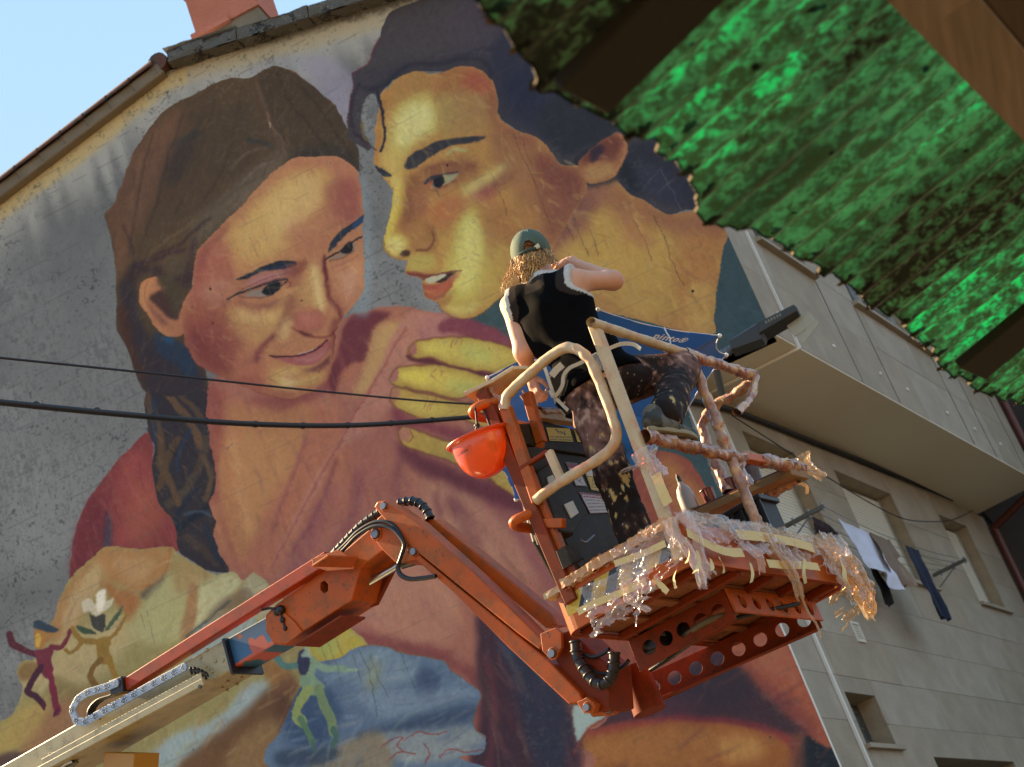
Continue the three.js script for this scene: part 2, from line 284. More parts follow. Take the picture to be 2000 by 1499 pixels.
  F('#6a2e36', 8, '534,1105 565,1151 619,1187 599,1087 548,1038 508,1032', 0.8);
  F('#3b4050', 5, '620,1138 626,1123 613,1066 597,1071', 0.8);
  L('#5f2c32', 5, 3, '642,1177 616,1128 596,1076', 0.6);
  dabs(sleeve, ['#a85a4a', '#5c2a34', '#8a4038', '#9a5a3c'], 90, 60, 8, 1.4, 0.5, 0.2);
  // lilac ground brushed round the heads
  F('#8f8792', 9, '1349,1937 1407,1914 1446,1834 1415,1739 1387,1710 1379,1787 1355,1872', 0.75); F('#8b8a90', 8, '1203,1975 1282,1975 1352,1944 1352,1903 1290,1957 1238,1960', 0.6); F('#7f8a8c', 6, '1387,1602 1384,1523 1310,1301 1273,1305 1308,1354 1346,1451', 0.55);
  // --- her hair, behind the face
  const hair = '799,1813 823,1826 863,1868 902,1920 944,1957 992,1983 1044,1993 1101,1992 1141,1991 1179,1987 1209,1965 1235,1959 1264,1963 1290,1957 1317,1929 1342,1884 1362,1838 1381,1802 1390,1758 1395,1714 1399,1678 1394,1631 1384,1597 1376,1622 1236,1699 1060,1629 986,1600 942,1516 924,1343 908,1287 835,1297 780,1352 769,1388 767,1421 766,1460 758,1504 756,1544 786,1651 790,1676 798,1734 797,1789';
  F('#55422f', 0, hair);
  clip(hair, () => {
    F('#6b4c35', 12, '799,1813 863,1868 941,1955 1000,1973 1054,1972 987,1879 894,1787 783,1625 792,1730', 0.95);
    F('#71503a', 16, '883,1893 997,1960 1035,1953 943,1817 854,1739', 0.8);
    F('#463a30', 8, '967,1847 1008,1881 1063,1908 1097,1933 1045,1847 998,1801 966,1805', 0.85);
    F('#4f4030', 12, '1089,1908 1195,1906 1195,1820 1136,1754 1065,1779', 0.8);
    F('#4b3c2e', 6, '1242,1952 1311,1941 1376,1817 1399,1692 1388,1602 1328,1669 1251,1707 1232,1771 1233,1856', 0.9);
    F('#3d3630', 10, '1258,1729 1342,1710 1388,1657 1387,1596 1348,1651 1272,1691', 0.9);
    F('#685a48', 12, '1073,1718 1199,1747 1251,1747 1225,1705 1137,1670 1067,1653 1015,1653', 0.75);
    F('#756552', 8, '1094,1679 1188,1711 1221,1714 1184,1697 1111,1670', 0.5);
    F('#5f5140', 10, '1003,1701 1066,1695 1070,1665 1008,1630 971,1636', 0.8);
    L('#6d5240', 5, 3, '1235,1941 1233,1856 1235,1812 1241,1766 1245,1729', 0.9);
    L('#8a6a50', 2.5, 1.5, '1232,1854 1234,1819 1245,1789 1249,1759', 0.7);
    L('#c8bca8', 2.5, 1, '1232,1828 1231,1814', 0.8);
    L('#2f3a40', 8, 4, '1174,1815 1194,1795 1219,1771', 0.7);
    L('#2f3a3c', 16, 7, '1005,1894 1033,1896 1058,1894', 0.5);
    L('#3c2a2c', 6, 3, '864,1654 909,1652 949,1650 980,1661 1035,1677', 0.9);
    L('#3f2c30', 10, 4, '806,1613 833,1651 881,1642 926,1639 956,1630', 0.9);
    L('#453038', 14, 5, '871,1607 912,1612 956,1609 985,1642', 0.8);
    F('#3e2e2f', 6, '800,1637 835,1659 877,1630 923,1606 966,1611 950,1538 910,1559 872,1613 820,1606 794,1512 775,1548', 0.85);
    F('#5a4a36', 6, '900,1618 941,1624 967,1624 942,1583 903,1583', 0.7);
    F('#3a3236', 7, '785,1624 820,1606 815,1501 859,1427 903,1392 908,1287 793,1330 771,1445', 0.95);
    F('#2c3c4e', 5, '835,1478 865,1447 897,1418 909,1357 886,1336 860,1387 833,1427', 0.85);
    F('#2a5070', 4, '856,1461 876,1442 868,1433 851,1446', 0.8);
    F('#4d3026', 6, '768,1579 790,1554 782,1465 794,1381 773,1398 761,1476', 0.8);
    for (const [s, c, w, a] of [['966,1948 918,1873 867,1774 826,1684', '#3c3028', 5, 0.5], ['1051,1959 987,1879 936,1793 871,1702', '#3a2e28', 6, 0.45], ['1131,1957 1082,1883 1031,1798 957,1726', '#40342a', 6, 0.4], ['1195,1950 1158,1870 1106,1785 1036,1725', '#3c3026', 5, 0.4], ['1285,1942 1288,1867 1313,1782 1338,1698', '#352a22', 5, 0.5], ['1329,1873 1354,1787 1372,1707 1384,1645', '#352a22', 5, 0.5], ['834,1763 838,1678 809,1612 776,1521', '#382a2a', 6, 0.5], ['928,1672 887,1666 854,1642', '#7a5c40', 4, 0.5], ['999,1689 956,1678 917,1678', '#83674a', 4, 0.5], ['1114,1766 1158,1784 1206,1771', '#7a6650', 6, 0.45], ['1125,1718 1170,1736 1214,1732', '#857260', 5, 0.4], ['929,1911 887,1848 856,1794', '#85603f', 6, 0.45], ['1066,1695 1110,1712 1162,1712', '#4a3c30', 4, 0.5]]) L(c, w, 2.5, s, a);
    dabs(hair, ['#6d5238', '#40342a', '#78583c', '#4a3c34', '#5c4a3a'], 420, 46, 7, 2.3, 1.0, 0.2);
    L('#8a5a3a', 4, 2, '801,1812 827,1826 865,1867 907,1920', 0.5);
    L('#a85c38', 3, 1.5, '1311,1939 1345,1881 1383,1799 1392,1755', 0.7);
  });
  // --- her face
  const face = '1243,1717 1265,1715 1322,1688 1353,1666 1382,1617 1378,1580 1374,1542 1365,1509 1346,1464 1333,1412 1307,1341 1283,1323 1250,1307 1238,1295 1221,1277 1205,1241 1198,1226 1177,1195 1129,1181 1077,1191 1033,1228 976,1286 917,1354 901,1404 902,1435 901,1483 927,1521 947,1535 961,1572 974,1602 994,1619 1062,1647 1124,1672 1193,1705 1230,1713';
  F('#a9714c', 0, face);
  clip(face, () => {
    F('#b4884f', 14, '1042,1612 1144,1652 1232,1687 1327,1663 1326,1582 1275,1502 1178,1513 1069,1530');
    F('#bb9657', 16, '1097,1623 1199,1664 1261,1658 1253,1553 1181,1524 1101,1553', 0.8);
    F('#a86a4e', 10, '1240,1713 1332,1679 1385,1610 1366,1533 1347,1570 1323,1651 1260,1693', 0.95);
    F('#8c4a44', 12, '1317,1614 1369,1599 1369,1531 1349,1502 1303,1513 1297,1570', 0.75);
    F('#a2614b', 12, '1196,1571 1297,1570 1303,1513 1253,1473 1189,1507', 0.6);
    F('#9c5a48', 10, '973,1600 1053,1606 1045,1516 1011,1467 964,1478 929,1510', 0.85);
    F('#93503f', 14, '903,1483 993,1490 1027,1433 1014,1349 963,1304 915,1357', 0.9);
    F('#87433c', 12, '912,1452 972,1422 986,1338 954,1315 908,1376', 0.6);
    F('#b58a50', 10, '1008,1456 1071,1411 1142,1400 1125,1344 1072,1333 1013,1388', 0.75);
    F('#b98f55', 8, '1130,1420 1185,1417 1155,1381 1109,1353 1086,1339', 0.8);
    F('#b5904f', 8, '1053,1272 1115,1254 1160,1220 1156,1190 1100,1187 1052,1229', 0.85);
    F('#bfa06a', 6, '1077,1248 1106,1243 1107,1208 1078,1214', 0.8);
    F('#a4604a', 10, '996,1332 1051,1305 1041,1234 993,1280', 0.8);
    // sockets, brows
    F('#8a5040', 8, '1059,1498 1166,1477 1196,1451 1165,1433 1084,1454 1037,1467', 0.55);
    F('#b07a68', 4, '1066,1489 1118,1483 1176,1466 1160,1456 1088,1467', 0.8);
    F('#252b35', 1.2, '1049,1504 1073,1506 1099,1504 1137,1503 1165,1495 1188,1480 1186,1472 1166,1475 1132,1487 1096,1495 1067,1498');
    L('#23405c', 3, 1.5, '1097,1497 1145,1488 1168,1481', 0.7);
    F('#7a4034', 5, '1186,1479 1215,1470 1198,1450 1160,1456 1150,1472', 0.7);
    // left eye
    F('#857466', 1, '1060,1459 1091,1457 1127,1450 1140,1440 1115,1432 1086,1440');
    F('#1c1d22', 1.2, '1096,1445 1105,1456 1121,1459 1141,1451 1136,1435 1117,1430');
    L('#22262e', 4, 0.8, '1020,1472 1050,1470 1087,1464 1124,1461 1156,1451');
    L('#2b2a2e', 3, 0.8, '1113,1436 1136,1439 1157,1447');
    L('#5a3f38', 2.2, 1, '1044,1465 1069,1447 1088,1436 1112,1432', 0.8);
    L('#6e3a30', 2.5, 1.2, '1055,1476 1090,1475 1127,1472 1158,1465', 0.8);
    L('#84504c', 6, 3, '1045,1450 1062,1425 1090,1414 1122,1413', 0.6);
    // right eye
    F('#2e3540', 1, '1262,1463 1277,1485 1305,1496 1347,1503 1365,1508 1360,1493 1335,1487 1302,1479 1279,1468');
    F('#304a6c', 1.5, '1336,1498 1365,1507 1360,1493 1337,1487', 0.8);
    F('#84705f', 1, '1264,1446 1297,1448 1325,1451 1316,1438 1280,1440');
    F('#1c1d22', 1.2, '1288,1451 1301,1461 1319,1460 1316,1442 1302,1439');
    L('#23262e', 4, 0.8, '1254,1450 1290,1454 1325,1458 1350,1461');
    L('#5a3a34', 2, 1, '1261,1443 1291,1436 1321,1439', 0.8);
    L('#8a4c40', 3, 1.5, '1261,1427 1298,1421 1324,1423', 0.7);
    F('#b07858', 8, '1262,1416 1325,1409 1303,1343 1266,1324 1253,1356', 0.8);
    F('#b4866a', 6, '1277,1395 1307,1393 1290,1350 1271,1353', 0.6);
    // nose
    F('#b48a52', 6, '1210,1456 1238,1442 1232,1393 1224,1345 1189,1350 1178,1395', 0.8);
    L('#c7a568', 6, 3, '1219,1438 1214,1389 1211,1334', 0.8);
    F('#9c5a48', 6, '1145,1360 1180,1362 1210,1337 1206,1303 1175,1306 1145,1328', 0.9);
    F('#a8685a', 5, '1160,1355 1188,1348 1195,1322 1168,1323', 0.7);
    L('#6b3232', 9, 3, '1249,1452 1240,1408 1236,1362 1243,1328 1246,1306', 0.9);
    L('#55272a', 5, 2, '1253,1460 1247,1437 1240,1402', 0.8);
    L('#7a3a34', 4, 1.6, '1135,1339 1153,1316 1182,1291 1206,1280 1231,1291', 0.9);
    F('#5f2c2c', 2, '1147,1323 1164,1311 1175,1298 1158,1307', 0.9);
    F('#7a403a', 6, '1142,1400 1167,1400 1143,1361 1113,1344 1084,1333 1112,1364', 0.55);
    L('#70363a', 11, 5, '1090,1343 1065,1331 1049,1319 1039,1306', 0.9);
    // mouth
    F('#9a5650', 1.5, '1070,1302 1096,1286 1129,1274 1168,1269 1200,1276 1204,1264 1198,1252 1173,1238 1147,1237 1116,1256 1087,1283');
    F('#a86a62', 3, '1120,1268 1160,1258 1191,1260 1174,1244 1144,1246', 0.8);
    L('#43202a', 3.2, 0.8, '1068,1303 1096,1285 1128,1272 1167,1267 1199,1275');
    L('#b09a98', 2, 0.8, '1131,1275 1152,1271 1166,1270', 0.8);
    F('#5a2f34', 3, '1128,1236 1153,1229 1182,1235 1197,1245 1185,1223 1153,1219', 0.8);
    L('#8c4a40', 8, 5, '1093,1240 1136,1223 1184,1220', 0.5);
    L('#6d3030', 7, 4, '1223,1282 1205,1241 1196,1220 1175,1193', 0.7);
    F('#8c4a40', 8, '976,1286 1033,1228 1077,1191 1129,1181 1175,1191 1128,1197 1063,1224 1007,1283', 0.7);
    // modelling: lights on brow, cheek, nose and chin, darks round the features
    F('#c8a566', 9, '1166,1641 1245,1667 1296,1646 1281,1579 1217,1559 1159,1576', 0.5); F('#c6a062', 7, '1041,1439 1094,1406 1123,1397 1097,1374 1051,1389 1025,1418', 0.6); F('#c9ab70', 5, '1214,1444 1228,1442 1224,1397 1218,1348 1206,1349 1205,1394', 0.65); F('#c4a468', 6, '1109,1353 1132,1367 1138,1338 1117,1317 1102,1330', 0.6);
    F('#6e3430', 9, '919,1449 922,1370 963,1304 1019,1243 992,1277 953,1354 940,1419', 0.45); F('#7c3f38', 8, '1246,1412 1251,1383 1254,1330 1280,1329 1302,1357 1266,1324 1244,1322', 0.5); F('#6a302f', 5, '1222,1308 1242,1308 1228,1280 1205,1241 1203,1255', 0.6); F('#80443a', 7, '1030,1464 1075,1427 1127,1411 1162,1421 1167,1400 1116,1395 1059,1414', 0.4);
    F('#8e5a6a', 6, '1070,1492 1119,1486 1169,1478 1175,1464 1125,1466 1078,1475', 0.4); L('#5a2a2c', 3, 1.4, '1088,1467 1125,1464 1155,1456', 0.7); L('#6a3230', 3, 1.6, '1155,1448 1161,1435 1151,1427', 0.7); F('#b46a52', 6, '1162,1362 1193,1354 1198,1325 1172,1321 1153,1338', 0.5);
    F('#7a3c3a', 7, '975,1606 994,1618 1064,1644 1072,1628 1012,1600 973,1554 955,1536', 0.5); F('#ad7a5e', 8, '977,1525 1027,1519 1028,1479 986,1467 963,1492', 0.5);
    dabs(face, ['#c08a5a', '#8e4c40', '#b89058', '#a0604c', '#c49a60', '#9a5648'], 420, 34, 7, 1.1, 1.6, 0.17);
    for (const [x, y] of [[0, 0]]) F('#2a1c18', 0.6, '986,1516 989,1513 987,1510 984,1513');
    F('#2a1c18', 0.6, '1176,1387 1178,1385 1176,1383 1174,1385'); F('#5a2620', 1.5, '969,1436 975,1434 972,1430 968,1432');
    for (let k = 0; k < 3; k++) L('#6b4a38', 1.2, 0.6, ['1108,1588 1108,1560 1111,1535', '1119,1571 1121,1543', '1011,1507 1010,1481 1007,1451'][k], 0.5);
  });
  L('#7a3a34', 3, 1.5, '902,1435 901,1404 917,1354 976,1286 1033,1228 1077,1191 1129,1181 1177,1195', 0.6);
  // ear
  const ear = '828,1588 841,1604 869,1605 885,1583 892,1542 906,1494 903,1457 898,1443 878,1445 856,1462 838,1495 829,1532 825,1560';
  F('#a66a48', 1, ear);
  clip(ear, () => { F('#b0784e', 5, '835,1598 869,1601 843,1554 841,1501 878,1450 846,1473 828,1548', 0.8); F('#4c342e', 3, '850,1563 884,1562 906,1521 900,1482 878,1496 858,1533'); F('#6e4a40', 4, '843,1556 849,1529 874,1482 862,1485 843,1527', 0.8); L('#8a5038', 3, 1.5, '856,1601 841,1575 843,1527 860,1478', 0.6); });
  F('#4c4030', 3, '875,1598 905,1589 923,1552 908,1507 894,1488 889,1516 882,1554', 0.9);
  // --- braid
  const braid = '780,1352 839,1314 909,1299 900,1253 891,1195 884,1137 873,1081 847,1051 851,1008 837,979 850,910 842,897 801,922 774,958 757,982 764,1024 756,1064 743,1106 747,1177 764,1228 762,1270';
  F('#383236', 0, braid);
  clip(braid, () => {
    const strand = (s, c, w) => { L(c, w, 2, s, 0.9); };
    strand('770,1387 781,1324 782,1247 776,1188', '#5c4632', 20); strand('822,1342 843,1281 861,1234 867,1182', '#6a4e36', 18);
    strand('854,1313 870,1280 884,1242', '#5a4634', 12); strand('793,1330 780,1274 765,1230', '#2c3a4e', 8);
    strand('818,1218 784,1184 754,1137', '#5a4430', 18); strand('884,1186 852,1140 804,1102 763,1090', '#4c4034', 20);
    strand('854,1225 820,1192 800,1152', '#2a3a50', 8); strand('765,1187 779,1125 785,1080', '#604832', 14);
    strand('864,1159 870,1107 843,1065', '#604a38', 12); strand('826,1091 781,1064 769,1045', '#2a2e3a', 14);
    strand('842,1042 804,1039 771,1032', '#242a34', 16); strand('790,1054 824,1044 845,1023', '#4a5868', 4);
    strand('776,1006 803,971 831,923', '#4a3c34', 16); strand('826,1008 831,964 838,926', '#2c3440', 10);
    dabs(braid, ['#6e5238', '#2a3444', '#4a3a34', '#7a5a3c', '#20242c'], 150, 32, 4, 1.3, 0.9, 0.35);
  });
  // --- his neck and face
  const neck = '1606,1200 1719,1317 1828,1361 1884,1325 1898,1274 1919,1246 1953,1194 2018,1166 2048,1116 2037,1090 1999,1032 1955,957 1935,917 1859,973 1759,1060 1687,1109';
  F('#9c7040', 0, neck);
  clip(neck, () => {
    F('#8a5a44', 14, '1764,1344 1843,1340 1869,1287 1807,1244 1734,1233 1652,1200 1697,1290', 0.95);
    F('#6a4440', 10, '1785,1307 1831,1308 1802,1260 1738,1243 1714,1243', 0.6);
    F('#a88442', 14, '1798,1249 1861,1266 1910,1215 1941,1124 1902,999 1821,1016 1779,1110', 0.9);
    F('#ab9044', 14, '1716,1217 1790,1229 1786,1131 1723,1114', 0.6);
    F('#87543f', 10, '1864,1303 1920,1241 1972,1175 2039,1146 2027,1090 1935,1164 1872,1235', 0.7);
    F('#8e5244', 10, '1852,1271 1887,1214 1904,1143 1861,1178', 0.5);
    F('#a5713c', 12, '1941,1124 2027,1090 1961,968 1895,955', 0.8);
    F('#b08a48', 9, '1932,1031 1977,1008 1935,923 1895,955', 0.8);
    dabs(neck, ['#b89650', '#86543c', '#a67a3e', '#946844', '#b8a052'], 330, 46, 8, 1.2, 1.0, 0.2);
    for (const s of ['1924,1207 1924,1138 1924,1039', '1758,1283 1759,1232', '1794,1239 1793,1177', '1773,1252 1774,1187', '1887,1214 1887,1152 1884,1116']) L('#4a3a2e', 1.3, 0.4, s, 0.7);
    F('#2a1c18', 0.6, '1933,1020 1937,1019 1937,1014 1932,1016');
  });
  F('#343338', 6, '1796,1431 1847,1442 1902,1431 1938,1391 1924,1334 1891,1314 1828,1329 1813,1382');
  const mhair = '1576,1941 1621,1937 1681,1928 1769,1890 1901,1810 1969,1546 2073,1176 2053,1113 2018,1165 1986,1185 1953,1193 1919,1246 1898,1274 1885,1327 1924,1360 1929,1412 1884,1416 1830,1409 1804,1391 1789,1411 1775,1465 1773,1478 1735,1523 1712,1579 1722,1620 1721,1679 1691,1719 1642,1735 1589,1769 1541,1777 1493,1762 1458,1701 1425,1647 1406,1665 1393,1690 1397,1732 1414,1768 1436,1812 1445,1847 1462,1845 1489,1850 1504,1870 1533,1896 1548,1917';
  F('#453f42', 0, mhair);
  clip(mhair, () => {
    F('#4d4644', 10, '1573,1948 1729,1884 1735,1794 1642,1778 1554,1815 1482,1828 1457,1828 1528,1888', 0.9);
    F('#50464a', 12, '1700,1873 1771,1859 1786,1764 1729,1742 1671,1789', 0.7);
    F('#343642', 10, '1749,1730 1836,1735 1908,1448 1835,1409 1779,1480 1726,1564', 0.9);
    F('#2c3140', 12, '1758,1654 1817,1648 1803,1547 1750,1564', 0.8);
    F('#2e3034', 9, '1789,1541 1904,1530 1932,1421 1837,1415 1796,1431', 0.9);
    F('#30313a', 8, '1912,1367 1995,1346 2052,1126 1990,1190 1924,1251 1896,1298', 0.9);
    F('#23272e', 8, '1894,1337 1922,1335 1916,1261 1896,1283', 0.8);
    F('#3a3a46', 8, '1932,1330 1980,1278 1983,1200 1933,1246', 0.7);
    L('#2c2a34', 7, 3, '1728,1672 1728,1707 1692,1742 1636,1760 1573,1797 1531,1785 1493,1765', 0.7);
    L('#2e3036', 10, 5, '1561,1799 1531,1785 1508,1784', 0.7);
    L('#35333c', 9, 4, '1659,1754 1718,1748 1794,1720', 0.6);
    L('#524a52', 4, 2, '1632,1784 1687,1766 1747,1725', 0.6);
    L('#30313e', 6, 3, '1453,1799 1487,1785 1501,1789', 0.8);
    dabs(mhair, ['#565058', '#2e2c34', '#4a4448', '#3a3640', '#5a5254'], 330, 42, 6, 2.6, 1.2, 0.22);
    L('#5a5f6a', 1.5, 0.6, '1975,1293 1977,1241 1979,1190', 0.7);
  });
  L('#7a3038', 3.5, 1.2, '1533,1896 1504,1870 1489,1850 1462,1845 1446,1846', 0.75);
  L('#5c3038', 3, 1.2, '1445,1847 1436,1812 1414,1768 1397,1732', 0.6);
  // gap of bare wall between the curls, and the curls
  g.save(); g.globalCompositeOperation = 'destination-out'; F('#000', 1, '1458,1771 1478,1765 1471,1728 1458,1694 1435,1644 1428,1655 1428,1696 1434,1735'); g.restore();
  L('#a98b38', 4, 2, '1428,1720 1424,1689 1423,1665', 0.6);
  const mface = '1492,1760 1513,1768 1541,1777 1567,1778 1589,1769 1611,1748 1642,1735 1666,1733 1691,1719 1710,1702 1721,1679 1725,1649 1718,1609 1712,1579 1720,1548 1735,1523 1761,1495 1773,1478 1777,1462 1791,1410 1825,1382 1829,1347 1812,1318 1746,1265 1679,1211 1611,1182 1591,1192 1544,1179 1506,1175 1473,1190 1451,1222 1449,1243 1430,1265 1430,1291 1433,1308 1412,1331 1411,1344 1418,1363 1406,1371 1387,1386 1379,1411 1388,1433 1412,1468 1437,1519 1440,1536 1431,1576 1423,1607 1442,1662 1458,1698 1476,1732';
  F('#a87a40', 0, mface);
  clip(mface, () => {
    F('#b8a252', 9, '1514,1718 1594,1704 1583,1616 1522,1604 1475,1581 1458,1618 1481,1674');
    F('#bfb368', 9, '1527,1697 1581,1687 1571,1623 1519,1617 1487,1624', 0.75);
    F('#9e6638', 8, '1619,1749 1705,1710 1724,1653 1710,1579 1664,1595 1647,1649 1609,1684', 0.75);
    F('#a2533c', 8, '1676,1716 1715,1685 1718,1636 1694,1643 1668,1676', 0.85);
    F('#9c7a48', 9, '1634,1684 1702,1632 1691,1569 1623,1581 1604,1632', 0.75);
    F('#a08a4c', 8, '1601,1689 1630,1673 1606,1590 1583,1600', 0.6);
    L('#a66c34', 8, 4, '1496,1749 1472,1707 1446,1652 1429,1607', 0.9);
    F('#ba9c50', 8, '1446,1625 1483,1604 1482,1564 1457,1510 1423,1463 1397,1424 1414,1480 1445,1530 1438,1575', 0.95);
    F('#b89c42', 6, '1434,1510 1462,1535 1453,1486 1421,1450 1397,1424 1387,1429', 0.95);
    F('#c0a83c', 4, '1418,1478 1432,1484 1413,1441 1392,1424', 0.8);
    F('#8a563c', 9, '1479,1519 1515,1519 1506,1457 1471,1424 1436,1429 1443,1465', 0.75);
    F('#9a6a3c', 7, '1431,1445 1495,1424 1484,1372 1452,1371 1417,1387', 0.85);
    F('#bca64e', 5, '1389,1428 1426,1428 1435,1391 1409,1378 1386,1390', 0.9);
    F('#adaa60', 4, '1404,1407 1418,1405 1415,1388 1402,1393', 0.8);
    L('#6a3a2c', 5, 1.6, '1493,1396 1488,1376 1472,1366 1444,1375', 0.85);
    F('#4a2c28', 1.5, '1408,1383 1425,1383 1430,1375 1414,1372');
    L('#7c4a30', 4, 2, '1386,1427 1380,1412 1388,1387 1407,1372', 0.7);
    // brow, eye
    F('#8a5a3c', 8, '1513,1547 1603,1524 1639,1491 1607,1469 1559,1469 1517,1488', 0.7);
    F('#3b393d', 1.3, '1485,1565 1498,1587 1530,1591 1578,1587 1626,1569 1669,1547 1638,1548 1585,1565 1540,1563 1504,1556');
    L('#9ca268', 7, 2.5, '1578,1551 1600,1550 1619,1537', 0.8);
    L('#804e38', 6, 2.5, '1526,1537 1552,1536 1583,1522 1622,1493', 0.75);
    F('#8f8b68', 1, '1523,1512 1551,1510 1586,1496 1567,1485 1538,1485 1526,1492');
    F('#1f2226', 1.2, '1528,1506 1538,1514 1552,1508 1550,1492 1539,1482 1529,1490');
    F('#2c3440', 1.2, '1508,1512 1530,1518 1552,1512 1585,1501 1586,1496 1551,1508 1531,1508 1523,1504');
    L('#384452', 2, 0.8, '1524,1501 1528,1485 1531,1470', 0.8);
    L('#6e3c2e', 4, 2, '1522,1486 1541,1481 1576,1483', 0.7);
    F('#9e4634', 2, '1516,1508 1527,1510 1527,1496 1517,1496', 0.6);
    F('#a89c58', 7, '1579,1457 1655,1469 1707,1480 1709,1452 1640,1425 1567,1424', 0.6);
    F('#7c4a40', 8, '1605,1446 1652,1444 1699,1440 1687,1425 1626,1419', 0.8);
    F('#9a5048', 7, '1590,1438 1643,1433 1646,1408 1598,1408', 0.6);
    L('#353a44', 2.2, 0.8, '1422,1606 1436,1584 1448,1566');
    F('#31363f', 1, '1421,1608 1435,1592 1450,1565 1442,1564 1430,1579');
    L('#353a44', 4, 1, '1405,1543 1424,1540 1441,1532');
    // cheek, temple, jaw
    F('#8e6040', 12, '1687,1558 1759,1491 1788,1409 1824,1350 1777,1286 1699,1328 1673,1419 1667,1502', 0.8);
    F('#855038', 12, '1747,1458 1798,1404 1824,1350 1749,1275 1715,1306', 0.7);
    F('#b0a04c', 12, '1550,1408 1598,1408 1597,1305 1539,1209 1482,1214 1466,1272 1517,1348', 0.9);
    F('#b4aa58', 8, '1561,1389 1588,1381 1565,1296 1529,1265', 0.8);
    F('#a4583c', 10, '1506,1457 1575,1446 1588,1413 1532,1391 1501,1408', 0.55);
    F('#96663c', 12, '1608,1403 1699,1328 1695,1253 1621,1242 1589,1284', 0.7);
    F('#a88c44', 10, '1597,1305 1648,1253 1606,1200 1549,1204', 0.7);
    F('#a48a42', 8, '1463,1229 1515,1209 1570,1199 1541,1183 1486,1193', 0.8);
    F('#a99c4a', 6, '1423,1371 1470,1353 1471,1320 1437,1325 1416,1342', 0.7);
    F('#7c4c3c', 14, '1754,1414 1823,1377 1822,1313 1755,1259 1662,1195 1594,1168 1631,1237 1711,1296', 0.75); F('#9c7040', 14, '1629,1263 1679,1274 1697,1227 1627,1164 1584,1173', 0.8);
    // mouth
    F('#8a4a38', 1.2, '1410,1339 1429,1329 1447,1313 1473,1299 1521,1285 1492,1277 1472,1288 1448,1295 1433,1307 1414,1329');
    F('#3a2a28', 1, '1437,1305 1472,1295 1509,1284 1479,1275 1459,1286');
    F('#a8a080', 0.8, '1439,1303 1464,1299 1487,1289 1473,1285 1448,1289');
    F('#96523a', 1.4, '1431,1300 1443,1289 1475,1277 1521,1285 1488,1258 1470,1247 1446,1249 1429,1268 1428,1284');
    F('#a8623f', 3, '1436,1280 1463,1271 1489,1270 1470,1255 1445,1258', 0.8);
    F('#8a5a34', 5, '1447,1244 1472,1246 1494,1250 1475,1229 1456,1222', 0.6);
    // modelling of his face
    F('#cbbf7a', 7, '1522,1699 1576,1689 1573,1636 1523,1620 1486,1627 1492,1668', 0.6); F('#cdb85a', 5, '1446,1554 1461,1555 1460,1536 1444,1504 1419,1465 1395,1425 1393,1434 1418,1478 1440,1520', 0.6); F('#cfc070', 5, '1395,1425 1419,1423 1423,1397 1403,1389 1389,1399', 0.6); F('#c4b868', 8, '1557,1378 1588,1374 1569,1294 1526,1241 1503,1240 1511,1299', 0.6); F('#c2b264', 6, '1457,1226 1502,1206 1535,1199 1508,1188 1476,1197', 0.6); F('#c3b066', 6, '1583,1453 1641,1461 1674,1469 1680,1453 1633,1441 1588,1433', 0.5);
    F('#6f4030', 8, '1478,1539 1501,1543 1507,1523 1479,1499 1454,1446 1442,1439 1453,1486', 0.55); F('#744434', 6, '1514,1544 1569,1532 1620,1504 1619,1484 1570,1500 1527,1518', 0.45); F('#82483a', 8, '1698,1620 1724,1639 1711,1577 1727,1536 1769,1486 1751,1469 1710,1521 1693,1568', 0.55); F('#6c3c34', 8, '1757,1453 1787,1407 1817,1361 1789,1318 1758,1360 1741,1409', 0.5); F('#7a4a30', 6, '1481,1418 1499,1401 1488,1363 1468,1360 1487,1379', 0.5);
    F('#a4423a', 4, '1443,1289 1478,1271 1500,1272 1475,1257 1447,1264', 0.4); L('#4a2a2a', 2.2, 0.8, '1413,1334 1443,1309 1475,1298 1519,1285', 0.7);
    dabs(mface, ['#c0a85a', '#8a5a3c', '#b08a44', '#a05a40', '#bca05a', '#967048'], 520, 36, 7, 1.2, 1.5, 0.18);
    for (const s of ['1723,1522 1725,1431 1730,1349', '1727,1469 1725,1365 1726,1275', '1737,1530 1735,1425', '1651,1458 1653,1378 1650,1354']) L('#5a3e2e', 1.3, 0.4, s, 0.6);
    F('#1f1816', 0.5, '1569,1528 1573,1526 1570,1522 1568,1525');
  });
  L('#7a4a30', 2.5, 1.2, '1449,1243 1451,1222 1473,1190 1506,1175 1544,1179 1591,1192 1615,1195', 0.6);
  const mear = '1925,1413 1935,1388 1921,1354 1892,1328 1862,1322 1834,1334 1825,1360 1823,1387 1842,1399 1876,1410';
  F('#94603e', 1, mear);
  clip(mear, () => { F('#6c3c34', 6, '1838,1401 1907,1415 1924,1399 1898,1361 1869,1377 1836,1382', 0.9); F('#3d2f38', 3, '1862,1407 1885,1400 1873,1380 1854,1380'); F('#a07848', 6, '1844,1372 1885,1358 1888,1335 1851,1329 1831,1353', 0.9); L('#a8724c', 4, 1.5, '1927,1408 1929,1383 1913,1353 1886,1331', 0.8); });
  dabs(mear, ['#b08850', '#7a4a38'], 20, 20, 4, 1.2, 1.2, 0.3);
  L('#a08c58', 3, 1.5, '1803,1411 1815,1394 1819,1384', 0.7);
  // curls over the forehead
  L('#332c34', 6, 1, '1484,1773 1482,1743 1476,1704 1470,1669 1455,1640 1447,1630');
  L('#3a3238', 9, 1.5, '1451,1810 1426,1775 1408,1735 1410,1693 1421,1666');
  L('#4e3a40', 3, 1, '1408,1687 1421,1661 1438,1637');
  L('#343038', 10, 2, '1517,1779 1491,1777 1468,1786');
